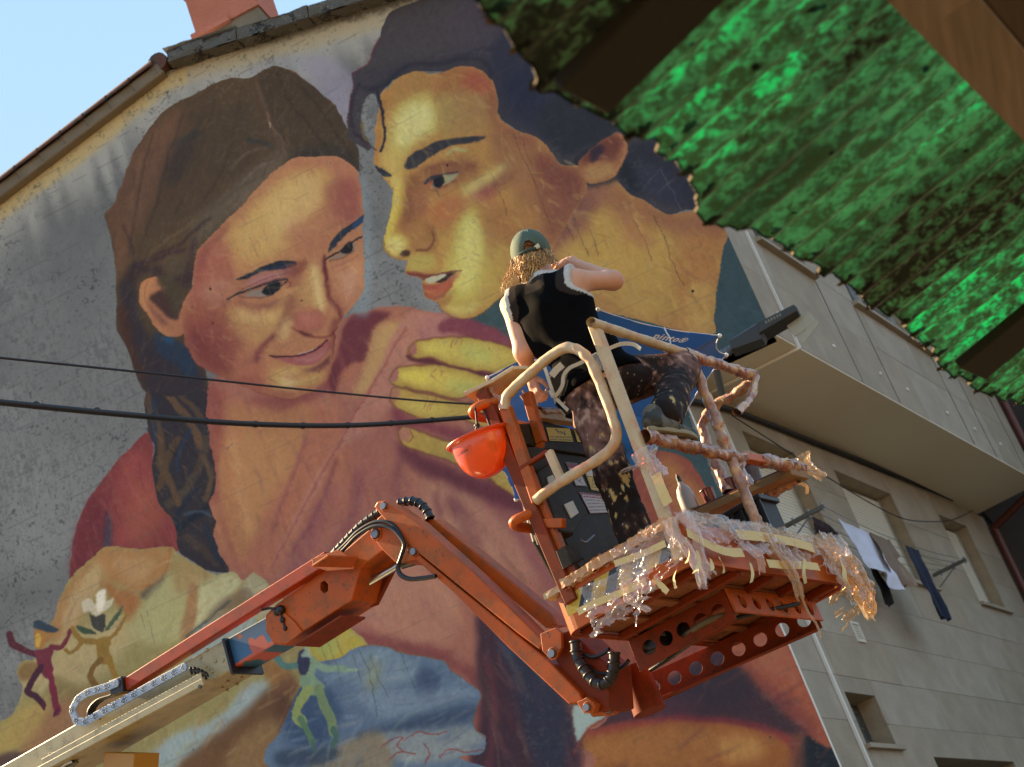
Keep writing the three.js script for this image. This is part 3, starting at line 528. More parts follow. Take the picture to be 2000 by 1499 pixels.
  // --- rocks, cloth and little dancers at the foot of the picture
  const sand = '259,796 300,808 328,830 343,854 333,887 352,907 387,903 440,962 499,1029 568,1056 606,1065 666,1029 740,1001 751,982 787,937 822,901 858,892 871,867 902,869 925,833 949,779 1021,714 1057,682 1083,638 1073,593 990,407 238,709';
  F('#8f8250', 0, sand);
  clip(sand, () => {
    F('#a07244', 8, '568,1056 606,1065 666,1029 740,1001 727,964 688,937 645,936 607,976 559,985 481,926 427,914 460,994');
    F('#a98e62', 8, '531,1022 575,1044 576,1002 512,948 467,921 466,967', 0.9);
    F('#ad8358', 7, '614,1026 677,1004 693,973 651,957 618,995', 0.8);
    F('#9a5d34', 5, '568,994 604,966 644,931 639,904 608,888 598,922', 0.8);
    L('#9c5830', 4, 2, '740,999 725,965 689,939 666,943', 0.8);
    F('#4a4440', 4, '651,933 683,940 717,948 691,921 659,918', 0.8);
    F('#a39a68', 8, '681,932 758,944 818,900 868,866 807,819 741,802 649,819 600,863', 0.9);
    F('#98784a', 8, '742,974 819,903 773,891 727,900', 0.7);
    F('#b0a87a', 8, '779,888 852,892 871,865 823,834 750,809 734,816', 0.9);
    F('#97623e', 4, '762,907 774,890 747,822 724,798 709,805 735,862', 0.7);
    F('#a49a76', 5, '874,863 903,868 925,833 943,759 902,743 865,816', 0.9);
    F('#6c5442', 5, '814,844 874,846 886,807 849,800 798,789 741,802', 0.6);
    F('#8d9a92', 5, '743,807 817,814 862,806 874,767 799,754 706,761', 0.9);
    L('#3e4648', 5, 2, '721,805 770,818 835,835', 0.8);
    F('#b09a6a', 10, '374,902 478,916 590,914 595,842 498,804 392,826 337,855', 0.8);
    F('#9c6c48', 12, '345,789 446,792 559,756 545,706 442,682 303,717', 0.8);
    F('#a88c4c', 10, '256,781 327,813 398,801 335,748 255,725', 0.9);
    F('#7d6a3e', 6, '423,847 471,793 523,757 508,748 433,792 390,815', 0.6);
    F('#7a5a34', 4, '337,888 358,900 389,889 386,872 364,861 343,869', 0.8);
    F('#8f9c9a', 6, '537,589 631,626 748,622 818,658 872,646 853,621 750,588 612,559', 0.95);
    F('#6a4a32', 8, '633,550 702,586 803,610 869,636 904,600 850,463', 0.95);
    F('#8a6a44', 8, '730,522 791,571 862,574 897,539 860,459', 0.8);
    F('#8e6238', 5, '869,691 902,666 924,624 922,582 889,606 862,650', 0.9);
    F('#5d4030', 6, '871,624 924,624 886,522 858,533', 0.6);
    F('#a8923c', 4, '965,681 1014,692 1046,690 1071,654 1081,631 1059,617 1005,629 975,648', 0.95);
    F('#8f9a54', 6, '978,688 1024,685 1023,647 988,646', 0.6);
    F('#5a4440', 4, '246,740 305,727 402,672 384,651 238,709', 0.9);
    dabs(sand, ['#b09a60', '#7a6a44', '#a06c40', '#b8ac80', '#94905c', '#8c5a40'], 420, 50, 9, -0.6, 1.4, 0.2);
  });
  const cloth = '974,640 1023,631 1072,635 1120,612 1142,590 1214,546 1229,515 1250,483 1266,456 1251,429 1235,398 1249,373 1232,349 1191,356 1220,314 830,471 882,566 947,625';
  F('#5f7082', 0, cloth);
  clip(cloth, () => {
    F('#76848c', 8, '1004,623 1083,621 1139,587 1165,533 1100,539 1034,577', 0.8);
    F('#8a8a5a', 8, '1077,602 1099,586 1073,540 1056,558', 0.6);
    F('#424f66', 6, '1175,545 1206,515 1169,478 1148,508', 0.8);
    F('#7d8b94', 8, '1038,554 1136,513 1234,477 1258,452 1162,460 1062,491', 0.7);
    F('#3d4a5e', 8, '1001,475 1098,466 1223,445 1255,427 1231,406 1131,432 1044,436', 0.8);
    F('#3c5068', 8, '903,633 947,625 995,562 961,491 905,493 865,530', 0.8);
    F('#858a84', 6, '1050,455 1142,432 1234,400 1245,369 1191,356 1083,389', 0.9);
    F('#8a7a5c', 6, '893,456 965,469 1053,464 1048,383', 0.85);
    F('#394858', 5, '841,508 904,488 964,467 936,449 843,476', 0.8);
    dabs(cloth, ['#8a98a0', '#4a5a70', '#6e7c88', '#94988c', '#50627c'], 260, 50, 8, -0.3, 1.4, 0.22);
    for (const s of ['1081,609 1086,556 1094,518', '1064,632 1069,571 1058,493', '1142,596 1146,541 1150,513', '1050,627 1048,571']) L('#43464a', 1.3, 0.4, s, 0.6);
  });
  L('#7a5438', 2.5, 1, '1072,635 1120,612 1142,590 1214,546 1229,515 1250,483 1266,456 1251,429 1235,398 1249,373', 0.7);
  for (const s of ['1050,434 1076,440 1095,436 1080,426 1089,407', '1097,429 1129,433 1154,418 1181,413', '1055,405 1078,412 1109,395', '1130,409 1136,389 1121,372', '1150,373 1178,379 1206,360 1235,356']) L('#8c3a34', 2.2, 0.6, s, 0.8);
  // dancer, red
  const limb = (c, w, s) => L(c, w, 0.8, s);
  limb('#5c2c36', 14, '336,977 341,954 365,927 389,910'); limb('#73323c', 10, '427,912 447,901 462,911 476,926');
  F('#73343e', 1, '386,918 408,916 431,908 419,883 418,858 397,852 387,874 387,894');
  limb('#4d2b38', 14, '393,877 368,859 352,843 367,823 379,802'); limb('#7c2f3e', 15, '408,867 408,830 407,797 406,772');
  limb('#5a2c38', 7, '378,807 379,793'); limb('#5a2c3a', 7, '407,775 398,769');
  F('#a0703a', 1, '396,960 423,958 442,941 426,929 408,918 390,926'); F('#3a4650', 1, '395,966 410,976 449,940 441,936 417,952'); F('#c8a040', 1.5, '396,951 408,946 400,924 391,930', 0.8);
  // dancer, ochre, with a lily for a head
  limb('#8a6a30', 12, '528,878 498,896 488,914 484,929'); limb('#8a6a30', 8, '497,893 468,878 457,892'); limb('#8a6a34', 9, '556,873 583,882 610,905');
  F('#8c6c30', 1, '527,883 560,876 550,850 556,825 529,827 524,854');
  limb('#7a5c2c', 14, '530,838 508,829 495,810 505,783'); limb('#93702e', 15, '547,831 550,802 553,769 551,746');
  F('#45443e', 1, '530,942 539,929 552,930 562,923 552,895 540,896 529,910'); F('#b8aa8c', 1, '518,971 538,973 546,954 557,977 577,975 569,955 590,951 576,936 557,932 540,931 533,945 517,950'); F('#d8ccb4', 2, '554,976 574,974 566,945 549,936', 0.8);
  F('#42503a', 1, '495,932 515,914 532,894 510,904 497,919'); F('#4c5a40', 1, '556,898 580,913 608,926 590,906 562,893');
  // dancer, green
  limb('#56786c', 13, '948,657 922,655 904,665 897,688'); limb('#7a9078', 13, '963,653 977,632 997,617 1027,604'); limb('#8a9c7c', 5, '1027,604 1047,596');
  F('#7a9070', 1, '944,659 965,661 971,637 963,618 976,593 956,582 937,595 928,622 939,637');
  limb('#8a9456', 20, '943,599 917,582 902,562 909,542'); limb('#72845c', 20, '962,593 964,558 966,527 964,500');
  limb('#5c7a58', 12, '907,549 914,523 918,498'); limb('#4c6a5c', 12, '965,504 969,488 956,476'); limb('#4c6a5c', 7, '919,500 915,482');
  F('#3c3c50', 1, '936,663 946,680 959,677 962,665 956,639 941,630 931,641'); F('#8fa088', 1, '947,669 963,682 968,671 967,652 960,659', 0.9);
  // thin runs of paint and plumb cracks
  for (const s of ['1009,690 1010,642 1008,588', '1027,678 1029,623', '996,678 993,627', '653,897 654,857 651,816', '641,897 639,857', '742,641 753,598']) L('#5c5648', 1.2, 0.4, s, 0.6);
}


// ---------------------------------------------------------------- the painted building
const WALL = { x0: -10.7, y0: 3.6, size: 10.4, z: -15.5 }, CORNER = -1.51, JETTY = 0.99, SHIFT = 0.24, RIDGE = [-5.5, 14.02], PITCH = 0.21;
const rake = (x) => RIDGE[1] - PITCH * Math.abs(x - RIDGE[0]);

function gableTexture() {
  const N = 2048, k = N / (WALL.size * 200), layer = document.createElement('canvas'); layer.width = layer.height = N;
  const g = layer.getContext('2d');
  paintMural(g, 1, k, (x, y) => [x * k, N - y * k]);
  const paint = g.getImageData(0, 0, N, N).data, data = new Uint8Array(N * N * 4), n1 = tfbm(11), n2 = tfbm(23), n3 = tfbm(37), n4 = tile(5), n5 = tile(8);
  // ready tables of noise: broad patches, fine mottling, upright streaks
  const M = 512, broad = new Float32Array(M * M), fine = new Float32Array(N * N);
  for (let j = 0; j < M; j++) for (let i = 0; i < M; i++) broad[j * M + i] = n1(i / M, j / M, 9, 4);
  for (let j = 0; j < N; j++) for (let i = 0; i < N; i++) fine[j * N + i] = 0.6 * n4(i / N, j / N, 512) + 0.4 * n5(i / N, j / N, 170);
  const warpX = new Float32Array(M * M), warpY = new Float32Array(M * M);
  for (let j = 0; j < M; j++) for (let i = 0; i < M; i++) { warpX[j * M + i] = n2(i / M, j / M, 64, 3) - 0.5; warpY[j * M + i] = n3(i / M, j / M, 64, 3) - 0.5; }
  for (let j = 0; j < N; j++) for (let i = 0; i < N; i++) {
    const X = WALL.x0 + (i / N) * WALL.size, Y = WALL.y0 + (1 - j / N) * WALL.size, q = ((j >> 2) % M) * M + ((i >> 2) % M), f = fine[j * N + i], u = i / N, v = j / N;
    const b = broad[q], streak = 0.5 * n4(u, v * 0.16, 512) + 0.5 * n4(u, v * 0.5, 256), streak2 = n5(u, v * 0.03, 90), below = rake(X) - Y + (b - 0.5) * 0.25;
    // bare cement render: grey, mouldy, paler along the verge where the old limewash has lasted
    let c = lerpc([110, 109, 105], [166, 164, 157], smooth(0.3, 0.75, 0.4 * b + 0.35 * f + 0.25 * streak));
    const pale = smooth(1.25, 0.5, below + 0.5 * streak2), mould = smooth(0.42, 0.78, 0.4 * broad[(((j >> 1) % M) * M + ((i >> 1) % M))] + 0.35 * f + 0.25 * streak) * (0.7 - 0.35 * pale);
    c = lerpc(c, [186, 181, 166], pale * 0.85);
    c = lerpc(c, [203, 178, 122], smooth(0.36, 0.22, below) * smooth(0.3, 0.55, b + 0.35 * f) * (X < -5.3 ? 0.95 : 0.45));
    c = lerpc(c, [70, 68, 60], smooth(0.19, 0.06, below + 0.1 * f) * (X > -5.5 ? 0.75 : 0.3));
    c = lerpc(c, [66, 66, 64], mould * 0.7 + 0.3 * smooth(0.62, 0.85, f) * smooth(0.4, 0.6, b));
    // joints of the blocks ghost through the render
    const row = Math.abs(((Y + 0.02 * (b - 0.5)) / 0.26) % 1), col = Math.abs(((X + (Math.floor(Y / 0.26) % 2) * 0.25 + 0.03 * b) / 0.5) % 1);
    const joint = Math.max(smooth(0.05, 0.0, Math.min(row, 1 - row)) * smooth(0.45, 0.6, n5(u, v, 60)), 0.5 * smooth(0.02, 0, Math.min(col, 1 - col)) * smooth(0.5, 0.62, n4(u, v, 40)));
    c = lerpc(c, [78, 80, 78], joint * 0.35);
    // the paint, its edges wandering a little over the rough render
    const pi = clamp(Math.round(i + warpX[q] * 9 + (f - 0.5) * 4), 0, N - 1), pj = clamp(Math.round(j + warpY[q] * 9 + (f - 0.5) * 3), 0, N - 1), o = (pj * N + pi) * 4, a = paint[o + 3] / 255;
    if (a > 0) {
      let p = [paint[o], paint[o + 1], paint[o + 2]];
      const m = 1.1 * (1 + 0.2 * (b - 0.5) + 0.11 * (f - 0.5) + 0.06 * (streak - 0.5)), l = 0.3 * p[0] + 0.59 * p[1] + 0.11 * p[2];
      p = [(l + (p[0] - l) * 0.87) * m, (l + (p[1] - l) * 0.87) * m, (l + (p[2] - l) * 0.87) * m - 8 * (b - 0.5)].map((x) => (x - 108) * 1.16 + 108);
      const thin = a * (1 - 0.18 * smooth(0.62, 0.8, f) * smooth(0.45, 0.62, b));
      c = lerpc(c, p, thin);
      c = lerpc(c, [90, 84, 76], joint * 0.18);
    }
    if (f > 0.9 && n5(u, v, 300) > 0.62) c = lerpc(c, [50, 46, 44], 0.4);
    const e = ((N - 1 - j) * N + i) * 4; data[e] = clamp(c[0], 0, 255); data[e + 1] = clamp(c[1], 0, 255); data[e + 2] = clamp(c[2], 0, 255); data[e + 3] = 255;
  }
  const t = new THREE.DataTexture(data, N, N); t.colorSpace = THREE.SRGBColorSpace; t.magFilter = THREE.LinearFilter; t.generateMipmaps = true; t.needsUpdate = true; return t;
}
const plasterBump = texture(512, 512, ((n, m) => (u, v) => 255 * (0.6 * n(u, v, 16, 5) + 0.4 * m(u, v, 128)))(tfbm(41), tile(43)), false);
const stoneTex = texture(1024, 1024, ((n, m, k) => (u, v) => { const b = n(u, v, 5, 5), f = m(u, v, 300), d = k(u, v, 140), t = 0.5 * b + 0.3 * f + 0.2 * d; return lerpc(lerpc([150, 139, 121], [172, 160, 141], smooth(0.25, 0.75, t)), [120, 114, 106], smooth(0.72, 0.85, f) * 0.4); })(tfbm(51), tile(52), tile(53)));
const mossTex = texture(512, 512, ((n, m) => (u, v) => { const b = n(u, v, 8, 5), f = m(u, v, 90); return lerpc(lerpc([88, 86, 78], [136, 132, 122], smooth(0.4, 0.7, b)), [38, 37, 33], smooth(0.46, 0.7, 0.75 * b + 0.25 * f)); })(tfbm(61), tile(62)));
const tileTex = texture(256, 256, ((n) => (u, v) => lerpc(lerpc([78, 50, 40], [116, 76, 60], n(u, v, 6, 4)), [70, 60, 50], smooth(0.55, 0.7, n(v, u, 9, 3))))(tfbm(63)));
const stuccoTex = texture(512, 512, ((n, m) => (u, v) => lerpc([170, 98, 74], [196, 124, 98], 0.6 * n(u, v, 6, 5) + 0.4 * m(u, v, 120)))(tfbm(64), tile(65)));
const rep = (t, s) => { const q = t.clone(); q.repeat.set(s, s); q.needsUpdate = true; return q; };

const M = {
  gable: std({ map: gableTexture(), roughness: 0.92, bumpMap: rep(plasterBump, 9), bumpScale: 0.004 }),
  render: std({ color: 0x8c8c88, roughness: 0.95 }),
  stone: std({ map: rep(stoneTex, 0.8), roughness: 0.85, bumpMap: rep(stoneTex, 0.8), bumpScale: 0.0015 }),
  stone2: std({ map: rep(stoneTex, 0.8), color: 0xfaf6f0, roughness: 0.85 }),
  stone3: std({ map: rep(stoneTex, 0.8), color: 0xf4f2ec, roughness: 0.85 }),
  speck: std({ map: rep(stoneTex, 2.6), color: 0xf4eee0, roughness: 0.9, bumpMap: rep(stoneTex, 2.6), bumpScale: 0.003 }),
  joint: std({ color: 0x5c564e, roughness: 0.95 }),
  soffit: std({ color: 0xd8cfb8, roughness: 0.9, bumpMap: rep(plasterBump, 0.7), bumpScale: 0.002 }),
  moss: std({ map: rep(mossTex, 1.3), roughness: 0.95, bumpMap: rep(mossTex, 1.3), bumpScale: 0.012 }),
  mortar: std({ map: rep(stoneTex, 1.6), color: 0xc4beb2, roughness: 0.95, bumpMap: rep(mossTex, 0.9), bumpScale: 0.008 }),
  tile: std({ map: rep(tileTex, 2), roughness: 0.85 }),
  stucco: std({ map: rep(stuccoTex, 0.7), roughness: 0.9 }),
  whitePipe: std({ color: 0xd8d6cc, roughness: 0.5 }),
  brownPipe: std({ color: 0x5a2c22, roughness: 0.45 }),
  alu: std({ color: 0xb4b4b0, roughness: 0.4, metalness: 0.6 }),
  shutter: std({ color: 0xd6d0bc, roughness: 0.55 }),
  glass: phys({ color: 0xd4dcdc, roughness: 0.04, transmission: 0.9, thickness: 0 }),
  grille: std({ color: 0x55544c, roughness: 0.7 }),
  flashing: std({ color: 0xb9c6d2, roughness: 0.35, metalness: 0.3 }),
  black: std({ color: 0x16161a, roughness: 0.6 }),
};

const house = group('painted_building');
house.position.set(CORNER, 0, WALL.z);
setting(house, 'tall grey house with a painted gable and a stone side facade', 'building'); delete house.userData.kind;
const houseShift = V3(-CORNER, 0, -WALL.z);
const inHouse = (name, geo, mat) => mesh(name, geo.translate(houseShift.x, houseShift.y, houseShift.z), mat, house);
// the side facade has axes of its own: u away along the wall, y up, o out of the wall
const faceM = new THREE.Matrix4().makeRotationY(1.33322).setPosition(CORNER, 0, WALL.z);
const onFace = (name, geo, mat, parent) => { geo.applyMatrix4(faceM); const m = inHouse(name, geo, mat); if (parent) parent.add(m); return m; };

{ // gable
  const L = -10.5, R = CORNER + 1.018, s = new THREE.Shape([[L, 0], [CORNER, 0], [CORNER, 7.94], [R, 7.94], [R, rake(R)], RIDGE, [L, rake(L)]].map((p) => new THREE.Vector2(...p)));
  const g = new THREE.ExtrudeGeometry(s, { depth: 0.25, bevelEnabled: false }); g.translate(0, 0, WALL.z - 0.25);
  const p = g.attributes.position, uv = g.attributes.uv;
  for (let i = 0; i < p.count; i++) uv.setXY(i, (p.getX(i) - WALL.x0) / WALL.size, (p.getY(i) - WALL.y0) / WALL.size);
  tag(inHouse('gable_wall', g, M.gable), 'gable painted with a huge mural of a smiling woman and a whispering man');
  // the body of the house behind it, and its two roof planes
  inHouse('rear_walls', merge([box(L, L + 0.25, 0, rake(L) - 0.1, WALL.z - 10, WALL.z - 0.26), box(L, 0.6, 0, 12.6, WALL.z - 10.3, WALL.z - 10.02)]), M.render);
  for (const sd of [-1, 1]) {
    const x1 = sd < 0 ? L - 0.25 : R + 1.5, y1 = RIDGE[1] + 0.02 - PITCH * Math.abs(x1 - RIDGE[0]);
    const sl = plate([[RIDGE[0], RIDGE[1] + 0.02], [x1, y1], [x1, y1 + 0.07], [RIDGE[0], RIDGE[1] + 0.09]], 10.4, [], 0); sl.translate(0, 0, WALL.z - 10.5);
    inHouse('roof', metreUV(sl), M.tile);
  }
  // left verge: a mortar bed and the lapped half-round tiles upon it
  const rakeDir = V3(-1, -PITCH, 0).normalize(), at = (d, up, z) => V3(RIDGE[0], RIDGE[1], WALL.z + z).addScaledVector(rakeDir, d).add(V3(0, up, 0));
  const bed = beam(at(0.02, 0.015, -0.02), at(5.0, 0.015, -0.02), 0.26, 0.17, V3(0, 1, 0), 0.02);
  inHouse('mortar_bed', metreUV(roughen(new THREE.BufferGeometry().copy(bed), 0.01, 9, 3)), M.mortar);
  for (let i = 0; i < 15; i++) {
    const d = 0.1 + i * 0.335, g = new THREE.CylinderGeometry(0.125, 0.1, 0.42, 12, 1, true, -Math.PI / 2, Math.PI), inner = new THREE.CylinderGeometry(0.108, 0.083, 0.42, 12, 1, true, -Math.PI / 2, Math.PI);
    const q = merge([g, inner, new THREE.RingGeometry(0.108, 0.125, 12, 1, 0, Math.PI).rotateX(-Math.PI / 2).translate(0, 0.21, 0)]);
    q.rotateX(-Math.PI / 2); q.rotateY(-Math.PI / 2 + 0); q.rotateZ(Math.atan2(PITCH, 1) - 0.07);
    const c = at(d + 0.2, 0.085, 0.05); q.translate(c.x, c.y, c.z);
    inHouse('roof_tile', metreUV(q), M.tile);
  }
  { const g = new THREE.CylinderGeometry(0.12, 0.12, 0.5, 14); g.rotateX(Math.PI / 2); g.translate(RIDGE[0] - 0.04, RIDGE[1] + 0.1, WALL.z - 0.14); inHouse('ridge_tile', metreUV(g), M.tile); }
  // right verge: a weathered concrete coping
  const c0 = V3(RIDGE[0] + 0.12, RIDGE[1] + 0.04, WALL.z + 0.02), c1 = V3(R + 0.3, rake(R) - 0.02, WALL.z + 0.02), cop = [];
  for (let i = 0; i < 6; i++) { const a = c0.clone().lerp(c1, i / 6), b = c0.clone().lerp(c1, (i + 1) / 6 - 0.002), g = new THREE.BoxGeometry(a.distanceTo(b), 0.155, 0.34, 26, 5, 6); g.rotateZ(-Math.atan2(PITCH, 1)); g.translate((a.x + b.x) / 2, (a.y + b.y) / 2, a.z); inHouse('coping_block', metreUV(roughen(mergeVertices(g), 0.03, 7, i)), M.moss); }
  { const a = V3(RIDGE[0] + 0.1, RIDGE[1] + 0.15, WALL.z + 0.04), b = V3(-4.5, RIDGE[1] - 0.075, WALL.z + 0.04), g = new THREE.PlaneGeometry(a.distanceTo(b), 0.34, 24, 5); g.rotateX(-Math.PI / 2); g.rotateZ(-Math.atan2(PITCH, 1)); g.translate((a.x + b.x) / 2, (a.y + b.y) / 2 + 0.02, a.z); inHouse('roof_flashing', roughen(g, 0.03, 5, 2), M.flashing); }
  { const g = new THREE.CylinderGeometry(0.14, 0.16, 0.16, 14); g.translate(-4.0, rake(-4.0) + 0.14, WALL.z - 0.1); const h = new THREE.SphereGeometry(0.14, 14, 8, 0, 6.3, 0, 1.57); h.scale(1, 0.5, 1); h.translate(-4.0, rake(-4.0) + 0.22, WALL.z - 0.1); inHouse('roof_vent', metreUV(merge([g, h])), M.moss); }
  // chimney
  const ch = group('chimney', house), put = (n, g, m) => mesh(n, metreUV(g.translate(houseShift.x, 0, houseShift.z)), m, ch), zc = WALL.z - 0.42;
  put('chimney_base', box(-5.02, -4.26, 13.6, 14.32, zc - 0.33, zc + 0.31), M.mortar);
  put('chimney_ledge', box(-5.12, -4.62, 14.3, 14.37, zc - 0.38, zc + 0.37), M.stucco);
  put('chimney_stack', box(-5.06, -4.24, 14.323, 15.12, zc - 0.36, zc + 0.34), M.stucco);
  put('chimney_cap', merge([box(-5.16, -4.14, 15.1, 15.2, zc - 0.46, zc + 0.44), box(-5.1, -4.2, 15.19, 15.32, zc - 0.4, zc + 0.38)]), M.mortar);
}
{ // side facade: windows first, then the stone slabs around them
  const holes = [ // u0, u1, y0, y1
    [1.26, 2.63, 6.33, 7.61, 'shutter'], [3.79, 5.69, 6.33, 7.61, 'shutter'], [7.53, 8.75, 6.33, 7.61, 'shutter'], [0.94, 1.76, 4.21, 4.735, 'bars'], [2.74, 5.6, 2.2, 4.125, 'bars'], [6.6, 8.4, 2.9, 4.3, 'bars']];
  const upper = [[1.19, 2.64, 9.33, 10.9], [3.97, 6.64, 9.33, 10.9], [7.74, 9.04, 9.33, 10.9]];
  const wallPlate = (u1, y0, y1, list, o) => { const u0 = o > 0 ? SHIFT + 0.07 : 0.002, s = new THREE.Shape([[u0, y0], [u1, y0], [u1, y1], [u0, y1]].map((p) => new THREE.Vector2(...p))); for (const [a, b, c, d] of list) s.holes.push(new THREE.Path([[a, c], [a, d], [b, d], [b, c]].map((p) => new THREE.Vector2(...p)))); const g = new THREE.ExtrudeGeometry(s, { depth: 0.24, bevelEnabled: false }); g.translate(0, 0, o - 0.264); return metreUV(g); };
  onFace('backing_wall', wallPlate(10, 0, 7.94, holes, 0), M.speck);
  onFace('upper_backing_wall', wallPlate(9.74, 7.96, 12.75, upper, JETTY), M.speck);
  // floor slab of the jetty and its soffit
  onFace('jetty_soffit', metreUV(plate([[0.004 - 0.048, -0.2], [9.7, -0.2], [9.7, JETTY - 0.004], [SHIFT + 0.004, JETTY - 0.004]], 0.2, [], 0).rotateX(Math.PI / 2).translate(0, 8.14, 0)), M.soffit);
  onFace('jetty_end_wall', metreUV(box(9.5, 9.735, 7.96, 12.75, -0.2, JETTY - 0.27)), M.render);
  onFace('far_end_wall', metreUV(box(9.76, 10, 0, 7.93, -9, -0.27)), M.render);
  const rnd = rng(17), mats = [M.stone, M.stone2, M.stone3];
  const clad = (u0, u1, y0, y1, rows, w, list, o) => {
    for (let r = 0; r < rows.length - 1; r++) {
      const off = (r % 2) * 0.5 * w;
      for (let u = u0 - off; u < u1; u += w) {
        let rects = [[Math.max(u0, u), Math.min(u1, u + w), rows[r], rows[r + 1]]];
        for (const h of list) rects = rects.flatMap(([a, b, c, d]) => {
          if (b <= h[0] || a >= h[1] || d <= h[2] || c >= h[3]) return [[a, b, c, d]];
          const out = []; if (a < h[0]) out.push([a, h[0], c, d]); if (b > h[1]) out.push([h[1], b, c, d]);
          const aa = Math.max(a, h[0]), bb = Math.min(b, h[1]); if (c < h[2]) out.push([aa, bb, c, h[2]]); if (d > h[3]) out.push([aa, bb, h[3], d]); return out;
        });
        for (const [a, b, c, d] of rects) if (b - a > 0.03 && d - c > 0.03) {
          const g = rbox(b - a - 0.003, d - c - 0.003, 0.022, 0.0015, 1); g.translate((a + b) / 2, (c + d) / 2, o - 0.011 + (rnd() - 0.5) * 0.003);
          const q = metreUV(g), uv = q.attributes.uv, du = rnd() * 7, dv = rnd() * 7; for (let i = 0; i < uv.count; i++) uv.setXY(i, uv.getX(i) + du, uv.getY(i) + dv);
          onFace('stone_slab', q, mats[(rnd() * 3) | 0]);
        }
      }
    }
  };
  const rowsL = []; for (let y = 4.44 - 0.465 * 4; y < 7.92; y += 0.465) rowsL.push(y); rowsL[rowsL.length - 1] = 7.935;
  clad(0.005, 9.99, 2.5, 7.94, rowsL, 1.86, holes, 0);
  clad(SHIFT + 0.005, 9.73, 7.94, 12.7, [7.96, 8.74, 9.335, 10.27, 11.2, 12.13, 12.74], 1.56, upper, JETTY);
  const frameWindow = (h, o, kind) => {
    const [a, b, c, d] = h, w = group('window', house), add = (n, g, m) => onFace(n, g, m, w), z = o - 0.2;
    const fr = (x0, x1, y0, y1, t = 0.045) => merge([box(x0, x0 + t, y0, y1, z - 0.05, z), box(x1 - t, x1, y0, y1, z - 0.05, z), box(x0 + t, x1 - t, y0, y0 + t, z - 0.05, z), box(x0 + t, x1 - t, y1 - t, y1, z - 0.05, z)]);
    if (kind === 'bars') {
      add('frame', fr(a, b, c, d, 0.02), M.grille); add('pane', box(a + 0.02, b - 0.02, c + 0.02, d - 0.02, z - 0.03, z - 0.024), M.glass);
      const n = Math.max(2, Math.round((d - c) / 0.2)); for (let i = 0; i < n; i++) { const y = c + ((i + 0.3) / n) * (d - c) + 0.03; add('window_bar', box(a + 0.02, b - 0.02, y, y + 0.035, z - 0.06, z - 0.02), M.grille); }
    } else {
      add('frame', fr(a, b, c, d), M.alu);
      add('pane', box(a + 0.045, b - 0.045, c + 0.045, d - 0.045, z - 0.036, z - 0.03), M.glass);
      if (kind === 'shutter') { const n = Math.round((d - c) / 0.042); for (let i = 0; i < n - 1; i++) { const y = d - 0.03 - (i + 1) * 0.042; if (y < c + 0.02) break; const g = rbox(b - a - 0.07, 0.039, 0.014, 0.006, 1); g.translate((a + b) / 2, y + 0.02, z + 0.02); add('shutter_slat', g, M.shutter); } add('guide_rail', box(b - 0.05, b - 0.012, c, d, z, z + 0.045), M.alu); }
      else add('window_bar', box((a + b) / 2 - 0.03, (a + b) / 2 + 0.03, c + 0.045, d - 0.045, z - 0.05, z + 0.004), M.alu);
    }
  };
  for (const h of holes) frameWindow(h, 0, h[4]);
  for (const h of upper) frameWindow(h, JETTY, 'glass');
  for (const [a, b, c] of holes.slice(0, 4)) onFace('window_sill', metreUV(box(a - 0.06, b + 0.1, c - 0.045, c, -0.2, 0.05)), M.stone2);
  for (const [a, b, c] of upper) onFace('upper_window_sill', metreUV(box(a - 0.07, b + 0.08, c - 0.05, c, JETTY - 0.2, JETTY + 0.07)), M.stone3);
  // sunk joints that run down from the sill ends
  for (const u of [2.72, 3.9, 6.7, 7.67, 9.12]) onFace('stone_joint', box(u - 0.008, u + 0.008, 7.97, 9.27, JETTY - 0.004, JETTY + 0.0045), M.joint);
  for (const u of [0.7, 2.18, 3.6, 4.52, 6.0, 7.13, 8.28]) { const g = new THREE.CylinderGeometry(0.02, 0.027, 0.016, 12); g.rotateX(Math.PI / 2); g.translate(u, 8.28, JETTY + 0.012); onFace('fixing_cap', g, M.whitePipe); }
  // conduits: white duct down the upper wall, under the soffit and down the lower wall
  onFace('white_duct', merge([box(0.85, 0.88, 7.915, 11.6, JETTY + 0.002, JETTY + 0.028), beam(V3(0.865, 7.922, JETTY + 0.02), V3(0.72, 7.922, 0.02), 0.03, 0.03), box(0.70, 0.735, 0.3, 7.9, 0.003, 0.03), box(0.752, 0.772, 0.3, 7.9, 0.003, 0.022)]), M.whitePipe);
  onFace('corner_bead', box(-0.004, 0.014, 0.2, 7.93, 0.001, 0.012), M.whitePipe);
  onFace('vent_grille', merge([box(1.955, 2.175, 5.52, 5.545, 0.002, 0.02), box(1.955, 2.175, 5.325, 5.345, 0.002, 0.02), box(1.955, 1.972, 5.345, 5.52, 0.002, 0.02), box(2.158, 2.175, 5.345, 5.52, 0.002, 0.02), ...Array.from({ length: 7 }, (_, i) => box(1.972, 2.158, 5.352 + i * 0.024, 5.366 + i * 0.024, 0.002, 0.013))]), M.shutter);
  onFace('vent_shade_plate', box(1.96, 2.17, 5.33, 5.54, -0.01, 0.0035), M.grille);  // dark plate behind the slats, shade of the opening put into its colour
